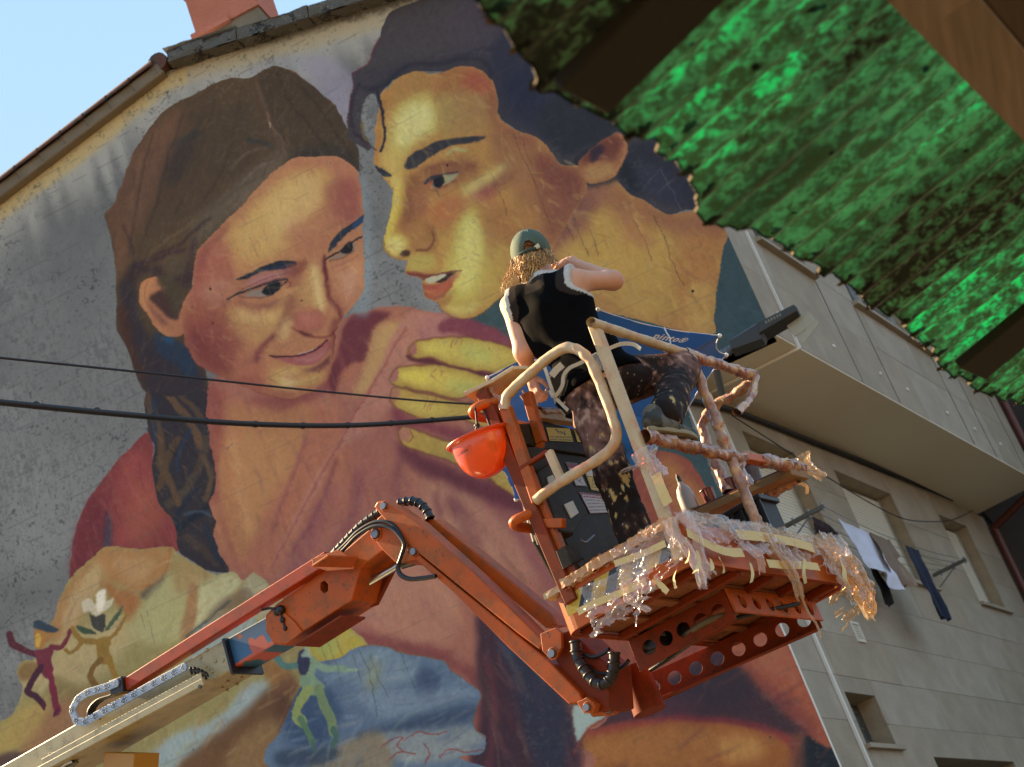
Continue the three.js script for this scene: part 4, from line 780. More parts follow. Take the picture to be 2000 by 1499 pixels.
  // brown rainwater pipe with its swan neck
  { const A = V3(9.68, 12.5, JETTY + 0.07), B = V3(9.68, 7.95, JETTY + 0.07), C = V3(9.97, 7.72, 0.08), D = V3(9.97, 0, 0.08);
    onFace('rainwater_pipe', merge([bar(A, B, 0.055, 14), bar(B, C, 0.055, 14), bar(C, D, 0.055, 14), new THREE.SphereGeometry(0.06, 12, 10).translate(B.x, B.y, B.z), new THREE.SphereGeometry(0.06, 12, 10).translate(C.x, C.y, C.z)]), M.brownPipe); }
}
{ // the next house in the row, and the ground
  const n = group('neighbour_house'); n.position.set(1.2, 0, -26);
  const g = box(-8, 4, 0, 13.5, -6, 0), p = mesh('wall', metreUV(g), std({ map: rep(stoneTex, 0.5), color: 0x6a6a72, roughness: 0.95 }), n); n.rotation.y = -0.24; p.castShadow = true;
  mesh('roof', metreUV(box(-8.4, 4.4, 13.5, 13.8, -6.3, 0.3)), M.tile, n);
  tag(n, 'dark grey house wall behind the brown rainwater pipe', 'house');
  const far = group('added_street_house'); far.position.set(13, 0, 12);  // unseen house added across the street for its warm bounce light
  mesh('wall', metreUV(box(-4, 4, 0, 9, -10, 6)), std({ color: 0xb8a890, roughness: 0.95 }), far); mesh('roof', box(-4.4, 4.4, 9, 9.3, -10.4, 6.4), M.tile, far);
  tag(far, 'plain ochre house added unseen behind the camera to bounce warm light', 'house');
  const gr = mesh('ground', metreUV(new THREE.PlaneGeometry(600, 600).rotateX(-Math.PI / 2)), std({ map: rep(stoneTex, 0.5), color: 0x968f84, roughness: 0.95 }));
  setting(gr, 'grey asphalt and paving of the street');
}


// ---------------------------------------------------------------- the boom lift
// basket axes: l along the basket's long side, h up from its floor, z to the long side that faces the street
const BASKET = V3(-0.93609, 3.76066, -7.23139), BASKET_TURN = 1.24701;
const basketM = new THREE.Matrix4().makeRotationY(BASKET_TURN).setPosition(BASKET);
const toWorld = (v) => v.clone().applyMatrix4(basketM);
// a thing standing in basket axes; its children are given in those axes
const offsets = new Map();
function bThing(name, l, h, z) { const g = group(name), o = V3(l, h, z); g.position.copy(toWorld(o)); g.rotation.y = BASKET_TURN; offsets.set(g, o); return g; }
function bPart(root, name, geo, mat, parent) { const o = offsets.get(root); geo.translate(-o.x, -o.y, -o.z); return mesh(name, geo, mat, parent ?? root); }
// plates in the three basket planes
const sidePlate = (zh, l0, l1, holes = [], bev = 0.004) => plate(zh, l1 - l0, holes, bev).applyMatrix4(new THREE.Matrix4().makeBasis(V3(0, 0, 1), V3(0, 1, 0), V3(-1, 0, 0))).translate(l1, 0, 0);
const frontPlate = (lh, z0, z1, holes = [], bev = 0.004) => plate(lh, z1 - z0, holes, bev).translate(0, 0, z0);
const floorPlate = (lz, h0, h1, holes = [], bev = 0.003) => plate(lz.map(([a, b]) => [a, -b]), h1 - h0, holes, bev).applyMatrix4(new THREE.Matrix4().makeBasis(V3(1, 0, 0), V3(0, 0, -1), V3(0, 1, 0))).translate(0, h0, 0);

const paintTex = (base, chip, seed, chips = 0.74) => texture(512, 512, ((n, m, k) => (u, v) => {
  const b = n(u, v, 6, 4), f = m(u, v, 160), d = k(u, v, 18);
  let c = lerpc(base.map((x) => x * 0.86), base.map((x) => Math.min(255, x * 1.08)), 0.6 * b + 0.4 * f);
  c = lerpc(c, [96, 76, 60], smooth(0.5, 0.8, 0.65 * n(v, u, 11, 4) + 0.35 * f) * 0.5); c = lerpc(c, [150, 132, 112], smooth(0.88, 0.94, m(v, u * 0.3, 160)) * 0.4);
  return lerpc(c, chip, smooth(chips, chips + 0.03, 0.72 * d + 0.28 * f));
})(tfbm(seed), tile(seed + 1), tfbm(seed + 2)));
const orangeTex = paintTex([182, 84, 14], [60, 58, 58], 70), creamTex = paintTex([172, 161, 120], [120, 104, 70], 80, 0.8);
// rails bound in film and masking tape, daubed with every colour of the mural
const wrapTex = texture(512, 512, ((n, m, k) => (u, v) => {
  const b = n(u, v, 7, 5), f = m(u, v, 120), d = k(u, v, 9, 5);
  let c = lerpc([142, 96, 70], [190, 148, 110], smooth(0.3, 0.7, b)); c = lerpc(c, [164, 98, 78], smooth(0.45, 0.7, d) * 0.8); c = lerpc(c, [112, 48, 46], smooth(0.68, 0.72, d * 0.8 + f * 0.2)); c = lerpc(c, [204, 168, 104], smooth(0.62, 0.74, b) * 0.8); return lerpc(c, [80, 66, 60], smooth(0.86, 0.93, f) * 0.6);
})(tfbm(90), tile(91), tfbm(92)));
const tapeTex = texture(512, 512, ((n, m) => (u, v) => { const b = n(u, v, 7, 5), f = m(u, v, 140); let c = lerpc([178, 154, 116], [206, 186, 152], b); c = lerpc(c, [190, 142, 106], smooth(0.5, 0.75, n(v, u, 8, 4)) * 0.7); return lerpc(c, [120, 84, 60], smooth(0.88, 0.94, f) * 0.6); })(tfbm(95), tile(96)));
const rustTex = texture(512, 512, ((n, m) => (u, v) => { const b = n(u, v, 8, 5), f = m(u, v, 120); let c = lerpc([92, 52, 30], [150, 82, 40], b); const tr = Math.abs(((u + v) * 40) % 1 - 0.5) + Math.abs(((u - v) * 40 + 100) % 1 - 0.5); c = lerpc(c, [186, 130, 80], smooth(0.62, 0.8, tr) * 0.7 * smooth(0.3, 0.6, f)); return c; })(tfbm(97), tile(98)));
const greyTex = paintTex([58, 55, 50], [110, 100, 90], 100, 0.8);
Object.assign(M, {
  orange: phys({ specularIntensity: 0.6, map: rep(orangeTex, 1.6), roughness: 0.46, bumpMap: rep(orangeTex, 1.6), bumpScale: 0.0006 }),
  orangeDullShaded: phys({ specularIntensity: 0.5, map: rep(orangeTex, 2.2), color: 0xb09480, roughness: 0.6, bumpMap: rep(orangeTex, 2.2), bumpScale: 0.001 }),  // darker orange: duller posts; shade put into the colour under basket and in recesses
  orangeBright: phys({ specularIntensity: 0.6, map: rep(orangeTex, 2), color: 0xffffff, roughness: 0.5 }),
  redTube: phys({ specularIntensity: 0.8, map: rep(orangeTex, 1.3), color: 0xf0a8a0, roughness: 0.42 }),
  cream: std({ map: rep(creamTex, 1.4), roughness: 0.32 }),
  ochre: std({ color: 0xa8781c, roughness: 0.4 }),
  wrap: phys({ map: rep(wrapTex, 2.4), roughness: 0.4, clearcoat: 0.6, clearcoatRoughness: 0.3, bumpMap: rep(wrapTex, 2.4), bumpScale: 0.006 }),
  tape: std({ map: rep(tapeTex, 2.4), roughness: 0.6, bumpMap: rep(tapeTex, 2.4), bumpScale: 0.003 }),
  rust: std({ map: rep(rustTex, 1), roughness: 0.85, bumpMap: rep(rustTex, 1), bumpScale: 0.004 }),
  console: phys({ specularIntensity: 0.25, color: 0xe8dccc, map: rep(greyTex, 1.8), roughness: 0.5 }),
  rubber: std({ color: 0x17171a, roughness: 0.42 }),
  chrome: std({ color: 0xb8bcc0, roughness: 0.18, metalness: 0.95 }),
  steel: std({ color: 0x7c828a, roughness: 0.4, metalness: 0.5 }),
  chain: std({ color: 0x8a9aac, roughness: 0.45, metalness: 0.25 }),
  masking: std({ color: 0xd2bc82, roughness: 0.75, bumpMap: rep(tapeTex, 5), bumpScale: 0.003 }),
  film: phys({ color: 0xfaf2ee, roughness: 0.2, transmission: 0.84, thickness: 0, ior: 1.45, specularIntensity: 1, clearcoat: 1, clearcoatRoughness: 0.06 }),
  dirtyFilm: phys({ color: 0xf0dcc0, roughness: 0.24, transmission: 0.82, thickness: 0, ior: 1.45, clearcoat: 0.8, clearcoatRoughness: 0.1 }),
});
const blueWorn = std({ map: texture(256, 256, ((n) => (u, v) => lerpc(lerpc([176, 74, 44], [188, 88, 62], n(u, v, 5, 4)), [46, 92, 130], smooth(0.5, 0.53, n(v, u, 4, 4) + (0.5 - v) * 0.3)))(tfbm(103))), roughness: 0.4 });

const lift = bThing('boom_lift', 0.7, -BASKET.y, -5.6);
tag(lift, 'orange and cream articulated boom lift with a paint spattered work basket', 'boom lift');
const lp = (name, geo, mat, parent) => bPart(lift, name, metreUV(geo), mat, parent);
const G = pairs;
{ // booms, seen broadside; outlines are (z, h) on the side that faces the street
  const outer = G('-3.231,1.15 -3.24,0.968 -4.051,1.06 -5.229,1.101 -5.425,1.301 -4.669,1.249 -3.58,1.152');
  const c0 = G('-3.231,1.15 -3.24,0.968 -5.232,1.092 -5.322,1.292');
  lp('outer_boom', sidePlate([c0[0], c0[1], [-6.2, c0[2][1] - 0.05], [-6.2, c0[3][1] + 0.0]], 0.58, 0.82, [], 0.008), M.cream);
  // collar plate and rivets at its mouth
  { const [p, q] = G('-3.224,1.153 -3.232,0.951'); lp('boom_collar', sidePlate([[p[0] - 0.012, p[1] + 0.004], [p[0] + 0.006, p[1] + 0.004], [q[0] + 0.01, q[1] - 0.006], [q[0] - 0.008, q[1] - 0.006]], 0.572, 0.828, [], 0.002), M.rubber); }
  for (const [z, h] of G('-3.366,1.152 -3.429,1.137 -3.329,1.065 -3.405,1.072 -3.271,1.045 -3.372,1.021')) { const g = new THREE.SphereGeometry(0.011, 10, 8); g.scale(0.6, 1, 1); g.translate(0.578, h, z); lp('rivet', g, M.cream); }
  for (const [l, z] of G('0.655,-3.299 0.753,-3.329 0.697,-3.388 0.808,-3.418 0.734,-3.471 0.834,-3.503')) { const g = new THREE.SphereGeometry(0.011, 10, 8); g.scale(1, 0.6, 1); g.translate(clamp(l, 0.6, 0.8), 0.966, z); lp('rivet', g, M.cream); }
  const inner = G('-3.279,1.177 -2.907,1.135 -2.951,0.967 -3.277,0.998');
  lp('inner_boom', sidePlate(inner.map(([z, h], i) => [z + (i === 0 || i === 3 ? -0.25 : 0.1), h]), 0.61, 0.79, [], 0.006), blueWorn);
  const fly = G('-2.882,1.14 -2.781,1.161 -2.529,1.17 -2.272,1.204 -2.005,1.237 -1.938,1.265 -1.89,1.27 -1.809,1.112 -1.881,1.087 -1.997,1.085 -2.151,1.073 -2.273,0.937 -2.83,0.931 -2.883,0.965 -2.912,1.054');
  const w = G('-2.426,1.091')[0];
  lp('fly_boom', sidePlate(fly, 0.58, 0.82, [hole(w[0], w[1], 0.038, 0.045, 6)], 0.006), M.orange);
  lp('recess_plate', sidePlate(hole(w[0], w[1], 0.055, 0.06, 12).reverse(), 0.765, 0.785, [], 0), M.orangeDullShaded); lp('recess_pin', bar(V3(0.64, w[1], w[0]), V3(0.77, w[1], w[0]), 0.022, 14), M.steel);
  lp('far_cheek', sidePlate(G('-2.282,1.246 -2.031,1.176 -2.018,1.094 -2.122,1.034 -2.285,0.927 -2.441,0.958'), 0.785, 0.815, [], 0.004), M.orangeDullShaded); lp('mouth_floor', beam(...triples('0.7,0.973,-2.351 0.7,0.96,-2.261'), 0.2, 0.014), M.orangeDullShaded);
  lp('stiffener_plate', sidePlate(G('-2.878,1.113 -2.85,1.131 -2.808,1.13 -2.735,1.082 -2.687,1.006 -2.656,0.929 -2.784,0.918 -2.866,0.963 -2.892,1.025'), 0.568, 0.58, [], 0.003), M.orange);
  { const [a, b] = triples('0.66,0.881,-2.723 0.66,0.884,-2.358'); lp('boom_skid', beam(a.setY(a.y - 0.0), b, 0.2, 0.012, V3(0, 1, 0), 0.002), M.orangeDullShaded); }
  // signal lamps and the cable tie on the fly boom
  { const q = triples('0.565,1.109,-2.753 0.565,1.11,-2.782 0.565,1.05,-2.76 0.565,0.999,-2.759'); lp('hose_clip', merge(q.map((p, i) => new THREE.SphereGeometry([0.028, 0.022, 0.018, 0.014][i], 12, 10).translate(p.x, p.y, p.z))), M.rubber); lp('cable', tube(triples('0.565,1.17,-2.88 0.565,1.151,-2.82 0.565,1.109,-2.766 0.565,1.05,-2.76 0.565,0.987,-2.759'), 0.007), M.rubber); }
  // square tube that carries the energy chain
  const [ta, tb, tc] = triples('0.56,1.229,-4.065 0.56,1.208,-2.307 0.56,1.205,-2.252');
  lp('carrier_tube', beam(ta, tb, 0.075, 0.075), M.redTube);
  lp('tube_bracket', merge([sidePlate(G('-2.39,1.238 -2.198,1.198 -2.119,1.102 -2.139,1.051 -2.308,1.123 -2.393,1.19'), 0.5, 0.512, [], 0.003), floorPlate(G('0.198,-2.161 0.479,-2.128 0.411,-2.018 0.195,-2.042'), 1.05, 1.062, [], 0.003)]), M.orange);
  { const e = tb.clone(), g = rbox(0.06, 0.055, 0.02); g.translate(e.x, e.y, e.z + 0.006); lp('tube_mouth', g, M.rubber); }
  // tray of the energy chain
  const t0 = G('-3.316,0.963 -3.33,0.925 -4.516,0.98 -4.482,1.076');
  const [u0, u1] = triples('0.53,0.957,-3.372 0.53,1.039,-4.798');
  lp('chain_tray', merge([beam(u0, u1.clone().add(u1.clone().sub(u0).multiplyScalar(0.6)), 0.1, 0.045), beam(u0.clone().add(V3(-0.045, 0.03, 0)), u1.clone().add(V3(-0.045, 0.03, 0)), 0.008, 0.05)]), M.cream);
  { const [z, h] = G('-3.401,0.938')[0]; const g = new THREE.CylinderGeometry(0.012, 0.012, 0.01, 12); g.rotateZ(Math.PI / 2); g.translate(0.478, h, z); lp('tray_hole_disc', g, M.rubber); }  // solid black disc, the shade inside a hole put into its colour
  { const q = triples('0.52,1.063,-3.466 0.52,1.051,-3.44 0.52,1.034,-3.416 0.52,1.014,-3.392 0.52,0.991,-3.37'); for (const p of q) { const g = new THREE.TorusGeometry(0.022, 0.007, 8, 16, 4.2); g.rotateY(0.4); g.translate(p.x, p.y, p.z); lp('hose_coil', g, M.rubber); } }
  const chain = group('cable_chain', lift);
  const path = new THREE.CatmullRomCurve3(triples('0.5,1.097,-3.48 0.5,1.109,-3.673 0.5,1.12,-3.875 0.5,1.131,-4.08 0.5,1.141,-4.266 0.5,1.15,-4.383 0.5,1.186,-4.443 0.5,1.248,-4.455 0.5,1.29,-4.416 0.5,1.301,-4.354 0.5,1.296,-4.268 0.5,1.266,-4.15 0.5,1.247,-4.029'), false, 'centripetal');
  const N = 17;
  for (let i = 0; i < N; i++) {
    const a = path.getPointAt(i / N), b = path.getPointAt((i + 0.96) / N), x = b.clone().sub(a), len = x.length(); x.normalize(); const zz = V3(1, 0, 0), y = zz.clone().cross(x);
    const sh = []; for (let k = 0; k < 10; k++) { const t = Math.PI / 2 + (k / 9) * Math.PI; sh.push([Math.cos(t) * 0.024 * 0.6, Math.sin(t) * 0.024]); } for (let k = 0; k < 10; k++) { const t = -Math.PI / 2 + (k / 9) * Math.PI; sh.push([len + Math.cos(t) * 0.024 * 0.6, Math.sin(t) * 0.024]); }
    const mk = () => plate(sh, 0.012, [], 0.002), g = mk().translate(0, 0, -0.006);
    g.applyMatrix4(new THREE.Matrix4().makeBasis(x, y, zz)); g.translate(a.x - 0.01, a.y, a.z); lp('chain_link', g, M.chain, chain);
    const pins = []; for (const [px, py] of [[0.15, 0.008], [0.15, -0.009], [0.85, 0.008], [0.85, -0.009], [0.28, 0]]) { const q = a.clone().addScaledVector(x, px * len).addScaledVector(y, py); const c = new THREE.SphereGeometry(0.0042, 8, 6); c.translate(q.x - 0.02, q.y, q.z); pins.push(c); }
    lp('link_pins', merge(pins), M.steel, chain).userData.kind = 'stuff';
  }
  for (const d of [0, 0.02, 0.04]) lp('hose', tube(triples('0.52,1.197,-4.033 0.52,1.22,-4.157 0.52,1.238,-4.256 0.52,1.224,-4.328 0.52,1.192,-4.359 0.52,1.146,-4.313').map((p) => p.add(V3(d, 0, 0))), 0.009), M.rubber, chain);
  lp('chain_end', beam(...triples('0.53,1.249,-4.111 0.53,1.229,-4.001'), 0.07, 0.09), M.rubber, chain);
  // ochre arm and fittings below the cream boom
  lp('lower_arm', sidePlate([...G('-4.389,0.963 -4.149,0.855 -4.224,0.702 -4.47,0.804')], 0.6, 0.8, [], 0.006), M.ochre);
  lp('boom_joint', sidePlate(G('-4.801,1.139 -4.623,1.064 -4.584,0.981 -4.892,0.947 -4.861,1.065'), 0.556, 0.575, [], 0.003), std({ color: 0x6a6654, roughness: 0.5 }));
  lp('hose_guide', merge([tube(triples('0.54,1.059,-4.621 0.54,1.024,-4.638 0.54,1.009,-4.663'), 0.006), tube(triples('0.54,1,-4.745 0.54,1.005,-4.654 0.54,0.998,-4.598'), 0.012)]), M.chrome);
  lp('riser', beam(V3(0.7, 0.95, -5.9), V3(0.7, -3.2, -5.9), 0.24, 0.24), M.orange);
  lp('chassis', merge([rbox(1.9, 0.5, 2.6, 0.05).translate(0.7, -3.1, -5.9), ...[[-0.1, -4.9], [1.5, -4.9], [-0.1, -6.9], [1.5, -6.9]].map(([x, z]) => new THREE.CylinderGeometry(0.36, 0.36, 0.26, 24).rotateZ(Math.PI / 2).translate(x, -3.4, z))]), M.cream);
}
{ // knuckle, jib and its links
  lp('knuckle_plate', sidePlate(G('-2.006,1.193 -1.937,1.256 -1.874,1.267 -1.827,1.12 -1.773,1.013 -1.778,0.931 -1.86,0.951 -1.914,0.984 -1.973,1.093'), 0.568, 0.832, [], 0.005), M.orange);
  lp('jib', sidePlate(G('-1.919,1.319 -1.889,1.335 -1.858,1.325 -1.79,1.255 -1.685,1.107 -1.447,0.682 -1.229,0.254 -1.196,0.183 -1.241,0.165 -1.328,0.292 -1.573,0.683 -1.745,0.956 -1.844,1.125'), 0.55, 0.66, [], 0.008), M.orange);
  lp('upper_link', sidePlate(G('-1.788,1.193 -1.688,1.141 -1.464,0.777 -1.21,0.355 -1.193,0.284 -1.268,0.302 -1.522,0.728 -1.778,1.126'), 0.72, 0.83, [], 0.008), M.orange);
  lp('lower_link', sidePlate(G('-1.818,0.996 -1.796,1.021 -1.766,1.012 -1.739,0.926 -1.504,0.55 -1.216,0.093 -1.115,-0.121 -1.112,-0.171 -1.193,-0.148 -1.412,0.25 -1.623,0.666'), 0.56, 0.65, [], 0.008), M.orange);
  lp('clevis', sidePlate(G('-1.194,0.229 -1.099,0.217 -1.079,0.18 -1.106,0.111 -1.151,0.083 -1.193,0.094 -1.217,0.146'), 0.535, 0.56, [], 0.004), M.orange);
  lp('jib_bracket', sidePlate(G('-1.145,0.204 -1.065,0.188 -0.938,-0.056 -1.006,-0.25 -1.057,-0.248 -1.145,-0.199 -1.168,-0.059 -1.201,0.092'), 0.6, 0.82, [], 0.006), M.orangeDullShaded);
  lp('jib_foot', merge([sidePlate(G('-1.141,-0.159 -1.077,-0.161 -1.043,-0.213 -1.076,-0.246 -1.125,-0.224'), 0.55, 0.6, [], 0.004), bar(...triples('0.7,-0.196,-1.162 0.7,-0.241,-1.036').map((p) => p), 0.028, 14)]), M.orange);
  const pin = (s, l, r) => { const [z, h] = G(s)[0]; const g = new THREE.CylinderGeometry(r, r, 0.03, 18); g.rotateZ(Math.PI / 2); g.translate(l, h, z); const b = new THREE.TorusGeometry(r * 1.4, r * 0.22, 8, 20); b.rotateY(Math.PI / 2); b.translate(l + 0.005, h, z); lp('pivot_pin', g, M.steel); lp('pin_boss', b, M.orange); };
  pin('-1.851,1.287', 0.546, 0.019); pin('-1.97,1.183', 0.56, 0.024); pin('-1.763,0.97', 0.55, 0.018); pin('-1.163,0.107', 0.53, 0.02); pin('-1.091,-0.208', 0.545, 0.018); pin('-1.05,-0.235', 0.66, 0.02);
  { const [a, b, c] = triples('0.7,1.024,-2.227 0.7,1.018,-1.967 0.7,0.988,-1.845'); lp('cylinder_rod', bar(a, b, 0.02, 16), M.chrome); lp('cylinder_head', bar(b, c, 0.034, 14), M.rubber); }
  for (const d of [0, 0.03]) lp('hydraulic_hose', tube(triples('0.545,1.203,-2.287 0.545,1.219,-2.184 0.545,1.245,-2.063 0.545,1.233,-1.931 0.545,1.175,-1.843 0.545,1.095,-1.808 0.545,1.03,-1.812 0.545,0.98,-1.856 0.545,0.939,-1.895 0.545,0.895,-1.891 0.545,0.851,-1.849 0.545,0.816,-1.774 0.545,0.784,-1.684').map((p, i) => p.add(V3(-d * 0.6, -d * (i < 5 ? 0.9 : 0.2), i > 5 ? d * 0.6 : 0))), 0.011, 90, 10), M.rubber);
  const ribbed = (s, r, name) => { const c = new THREE.CatmullRomCurve3(triples(s), false, 'centripetal'), n = Math.round(c.getLength() / (r * 1.5)), list = [new THREE.TubeGeometry(c, n * 3, r * 0.86, 12)]; for (let i = 0; i <= n; i++) { const p = c.getPointAt(i / n), t = c.getTangentAt(i / n), g = new THREE.TorusGeometry(r * 0.8, r * 0.24, 6, 14); g.applyQuaternion(new THREE.Quaternion().setFromUnitVectors(V3(0, 0, 1), t)); g.translate(p.x, p.y, p.z); list.push(g); } lp(name, merge(list), M.rubber); };
  ribbed('0.62,1.245,-2.334 0.62,1.278,-2.199 0.62,1.302,-2.086 0.62,1.308,-1.942', 0.026, 'hose_sleeve');
  ribbed('0.72,1.333,-1.865 0.72,1.313,-1.803 0.72,1.273,-1.751 0.72,1.216,-1.721 0.72,1.162,-1.713', 0.027, 'hose_sleeve');
  ribbed('0.55,0.108,-1.029 0.55,0.035,-1.048 0.55,-0.036,-1.034 0.55,-0.107,-1.008 0.55,-0.142,-0.966 0.55,-0.133,-0.914 0.55,-0.092,-0.876 0.55,-0.036,-0.848', 0.031, 'hose_sleeve');
  lp('hydraulic_hose', tube(triples('0.58,0.043,-1.027 0.58,0.007,-0.985 0.58,-0.002,-0.918 0.58,0.003,-0.883'), 0.01), M.rubber);
  lp('hydraulic_hose', tube(triples('0.6,-0.017,-1.036 0.6,-0.073,-0.996 0.6,-0.101,-0.912 0.6,-0.097,-0.84 0.6,-0.086,-0.816'), 0.01), M.rubber);
}
const basket = group('work_basket', lift);
{ const bp = (name, geo, mat) => lp(name, geo, mat, basket);
  const rr = (x0, x1, z0, z1, r, n = 6) => { const o = []; for (const [cx, cz, a] of [[x1 - r, z1 - r, 0], [x0 + r, z1 - r, 1], [x0 + r, z0 + r, 2], [x1 - r, z0 + r, 3]]) for (let i = 0; i <= n; i++) { const t = (a + i / n) * Math.PI / 2; o.push([cx + r * Math.cos(t), cz + r * Math.sin(t)]); } return o; };
  // toe board all round, with an inner lip below
  const ring = plate(rr(0, 1.56, 0, 0.75, 0.085).map(([a, b]) => [a, b]), 0.2, [rr(0.005, 1.555, 0.005, 0.745, 0.08).reverse()], 0.0015).applyMatrix4(new THREE.Matrix4().makeBasis(V3(1, 0, 0), V3(0, 0, -1), V3(0, 1, 0))).translate(0, -0.02, 0);
  bp('toe_board', ring, M.orange);
  const lip = plate(rr(0.006, 1.554, 0.006, 0.744, 0.079), 0.006, [rr(0.035, 1.525, 0.035, 0.715, 0.06).reverse()], 0.001).applyMatrix4(new THREE.Matrix4().makeBasis(V3(1, 0, 0), V3(0, 0, -1), V3(0, 1, 0))).translate(0, -0.016, 0);
  bp('toe_board_lip', lip, M.orangeDullShaded);
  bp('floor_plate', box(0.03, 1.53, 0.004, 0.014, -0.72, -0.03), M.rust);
  for (let i = 0; i < 5; i++) bp('floor_joist', beam(V3(0.12 + i * 0.32, -0.018, -0.03), V3(0.12 + i * 0.32, -0.018, -0.72), 0.04, 0.04), M.orangeDullShaded);
  for (const z of [-0.2, -0.38, -0.56]) bp('floor_bearer', beam(V3(0.03, -0.006, z), V3(1.53, -0.006, z), 0.055, 0.018), M.rust);
  // perforated carrying frame under the floor
  const A = G('0.554,-0.039 1.453,0.005 1.45,-0.083 0.533,-0.136');
  const ax0 = A[0][0], ax1 = A[1][0], aTop = -0.02, aBot = (A[2][1] + A[3][1]) / 2 - 0.03;
  bp('carrier_front', frontPlate([[ax0, aTop], [ax1, aTop], [ax1 + 0.01, aBot], [ax0 + 0.01, aBot]], -0.185, -0.172, Array.from({ length: 6 }, (_, i) => hole(ax0 + (ax1 - ax0) * (0.12 + i * 0.155), (aTop + aBot) / 2, 0.036, 0.04)), 0.002), M.orange);
  const beamHoles = (l0, l1, name, n, z1) => { const z0 = -0.19, d = l1 - l0, len = Math.hypot(z1 - z0, d); const g = plate([[0, aBot - 0.03], [len, aBot - 0.045], [len, aTop - 0.005], [0, aTop]], 0.012, Array.from({ length: n }, (_, i) => hole(0.07 + i * ((len - 0.16) / (n - 1)), (aBot + aTop) / 2 - 0.018, 0.036)), 0.002); g.rotateY(Math.atan2(-(z1 - z0), d)); g.translate(l0, 0, z0); bp(name, g, M.orangeDullShaded); };
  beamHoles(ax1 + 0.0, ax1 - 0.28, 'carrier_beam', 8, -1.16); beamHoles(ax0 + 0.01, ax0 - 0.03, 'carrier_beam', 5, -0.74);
  bp('carrier_lip', beam(V3(ax1 - 0.02, aBot - 0.035, -0.2), V3(ax1 - 0.3, aBot - 0.035, -1.14), 0.05, 0.008), M.orangeDullShaded);
  bp('pivot_post', new THREE.CylinderGeometry(0.075, 0.085, 0.24, 22).translate(0.98, -0.14, -1.02), M.orangeDullShaded);
  bp('rotator', merge([new THREE.CylinderGeometry(0.07, 0.07, 0.16, 18).rotateZ(1.5708).translate(0.8, -0.03, -0.72), rbox(0.12, 0.1, 0.12, 0.01).translate(0.62, -0.06, -0.66), rbox(0.09, 0.07, 0.09, 0.01).translate(0.72, -0.07, -0.56)]), M.rubber);
  bp('valve_block', rbox(0.07, 0.06, 0.05, 0.005).translate(0.6, -0.03, -0.62), M.steel);
  bp('hydraulic_hose', tube(triples('1.106,-0.1,-0.108 0.876,-0.1,-0.249 0.781,-0.1,-0.343 0.8,-0.1,-0.54 0.862,-0.1,-0.738 0.89,-0.1,-0.885'), 0.011), M.rubber);
  bp('grey_pipe', tube(triples('0.64,-0.12,-0.207 0.545,-0.12,-0.327 0.602,-0.12,-0.515 0.744,-0.12,-0.733'), 0.016), std({ color: 0x5e5640, roughness: 0.7 }));
  // hazard stripes and the crust of paint along the short end
  const stripe = canvasTexture(512, 64, (g, w, h) => { g.fillStyle = '#b99c28'; g.fillRect(0, 0, w, h); g.fillStyle = '#1c2028'; for (let x = -80; x < w; x += 128) { g.beginPath(); g.moveTo(x, h); g.lineTo(x + 56, h); g.lineTo(x + 112, 0); g.lineTo(x + 56, 0); g.fill(); } g.fillStyle = '#6a5a3a'; const r = rng(5); for (let i = 0; i < 160; i++) g.fillRect(r() * w, r() * h, 1 + r() * 4, 1 + r() * 2); });
  { const g = new THREE.PlaneGeometry(0.62, 0.09); g.rotateY(-Math.PI / 2); g.translate(-0.003, 0.095, -0.38); bPart(lift, 'hazard_tape', g, std({ map: stripe, roughness: 0.5 }), basket); }
  bp('paint_crust', roughen(mergeVertices(new THREE.BoxGeometry(0.05, 0.045, 0.62, 6, 5, 90)), 0.02, 42, 3).translate(-0.004, 0.19, -0.34), std({ map: rep(tapeTex, 5), color: 0xffe6dc, roughness: 0.7 }));
  bp('corner_tape', roughen(mergeVertices(new THREE.BoxGeometry(0.09, 0.03, 0.14, 6, 3, 8)), 0.012, 26, 5).translate(0.03, 0.186, -0.7), M.tape);
  // posts and rails
  const Q = triples, wrapped = (pts, r, seg, seed, amp = 0.01) => metreUV(roughen(mergeVertices(tube(pts, r, seg, 14)), amp, 24, seed));
  const straight = (a, b, n = 14) => Array.from({ length: n }, (_, i) => a.clone().lerp(b, i / (n - 1)));
  const [n0, n1] = Q('0,1.215,-0.019 0,0.21,-0.058'); bp('corner_post', beam(n1.clone().setY(0.02), n0, 0.05, 0.05, V3(1, 0, 0), 0.008), M.tape);
  const [p0, p1] = Q('0,1.245,-0.703 0,0.178,-0.642'); bp('end_post', beam(p1.setY(0.1), p0, 0.066, 0.045, V3(1, 0, 0), 0.006), M.orangeDullShaded);
  const [q0, q1] = Q('0.03,1.12,-0.649 0.03,0.193,-0.627'); bp('end_post', beam(q1.setY(0.1), q0, 0.06, 0.05, V3(1, 0, 0), 0.006), M.orange);
  bp('gate_loop', wrapped(Q('-0.02,0.611,-0.629 -0.02,0.621,-0.486 -0.02,0.62,-0.332 -0.02,0.622,-0.204 -0.02,0.635,-0.15 -0.02,0.678,-0.112 -0.02,0.742,-0.102 -0.02,0.837,-0.095 -0.02,0.973,-0.095 -0.02,1.075,-0.104 -0.02,1.139,-0.137 -0.02,1.184,-0.193 -0.02,1.19,-0.26 -0.02,1.176,-0.399 -0.02,1.158,-0.524 -0.02,1.139,-0.578 -0.02,1.087,-0.607'), 0.025, 150, 4, 0.006), M.tape);
  bp('gate_post', beam(Q('-0.01,1.101,-0.609')[0], Q('-0.01,0.598,-0.623')[0], 0.055, 0.045, V3(1, 0, 0), 0.008), M.orange);
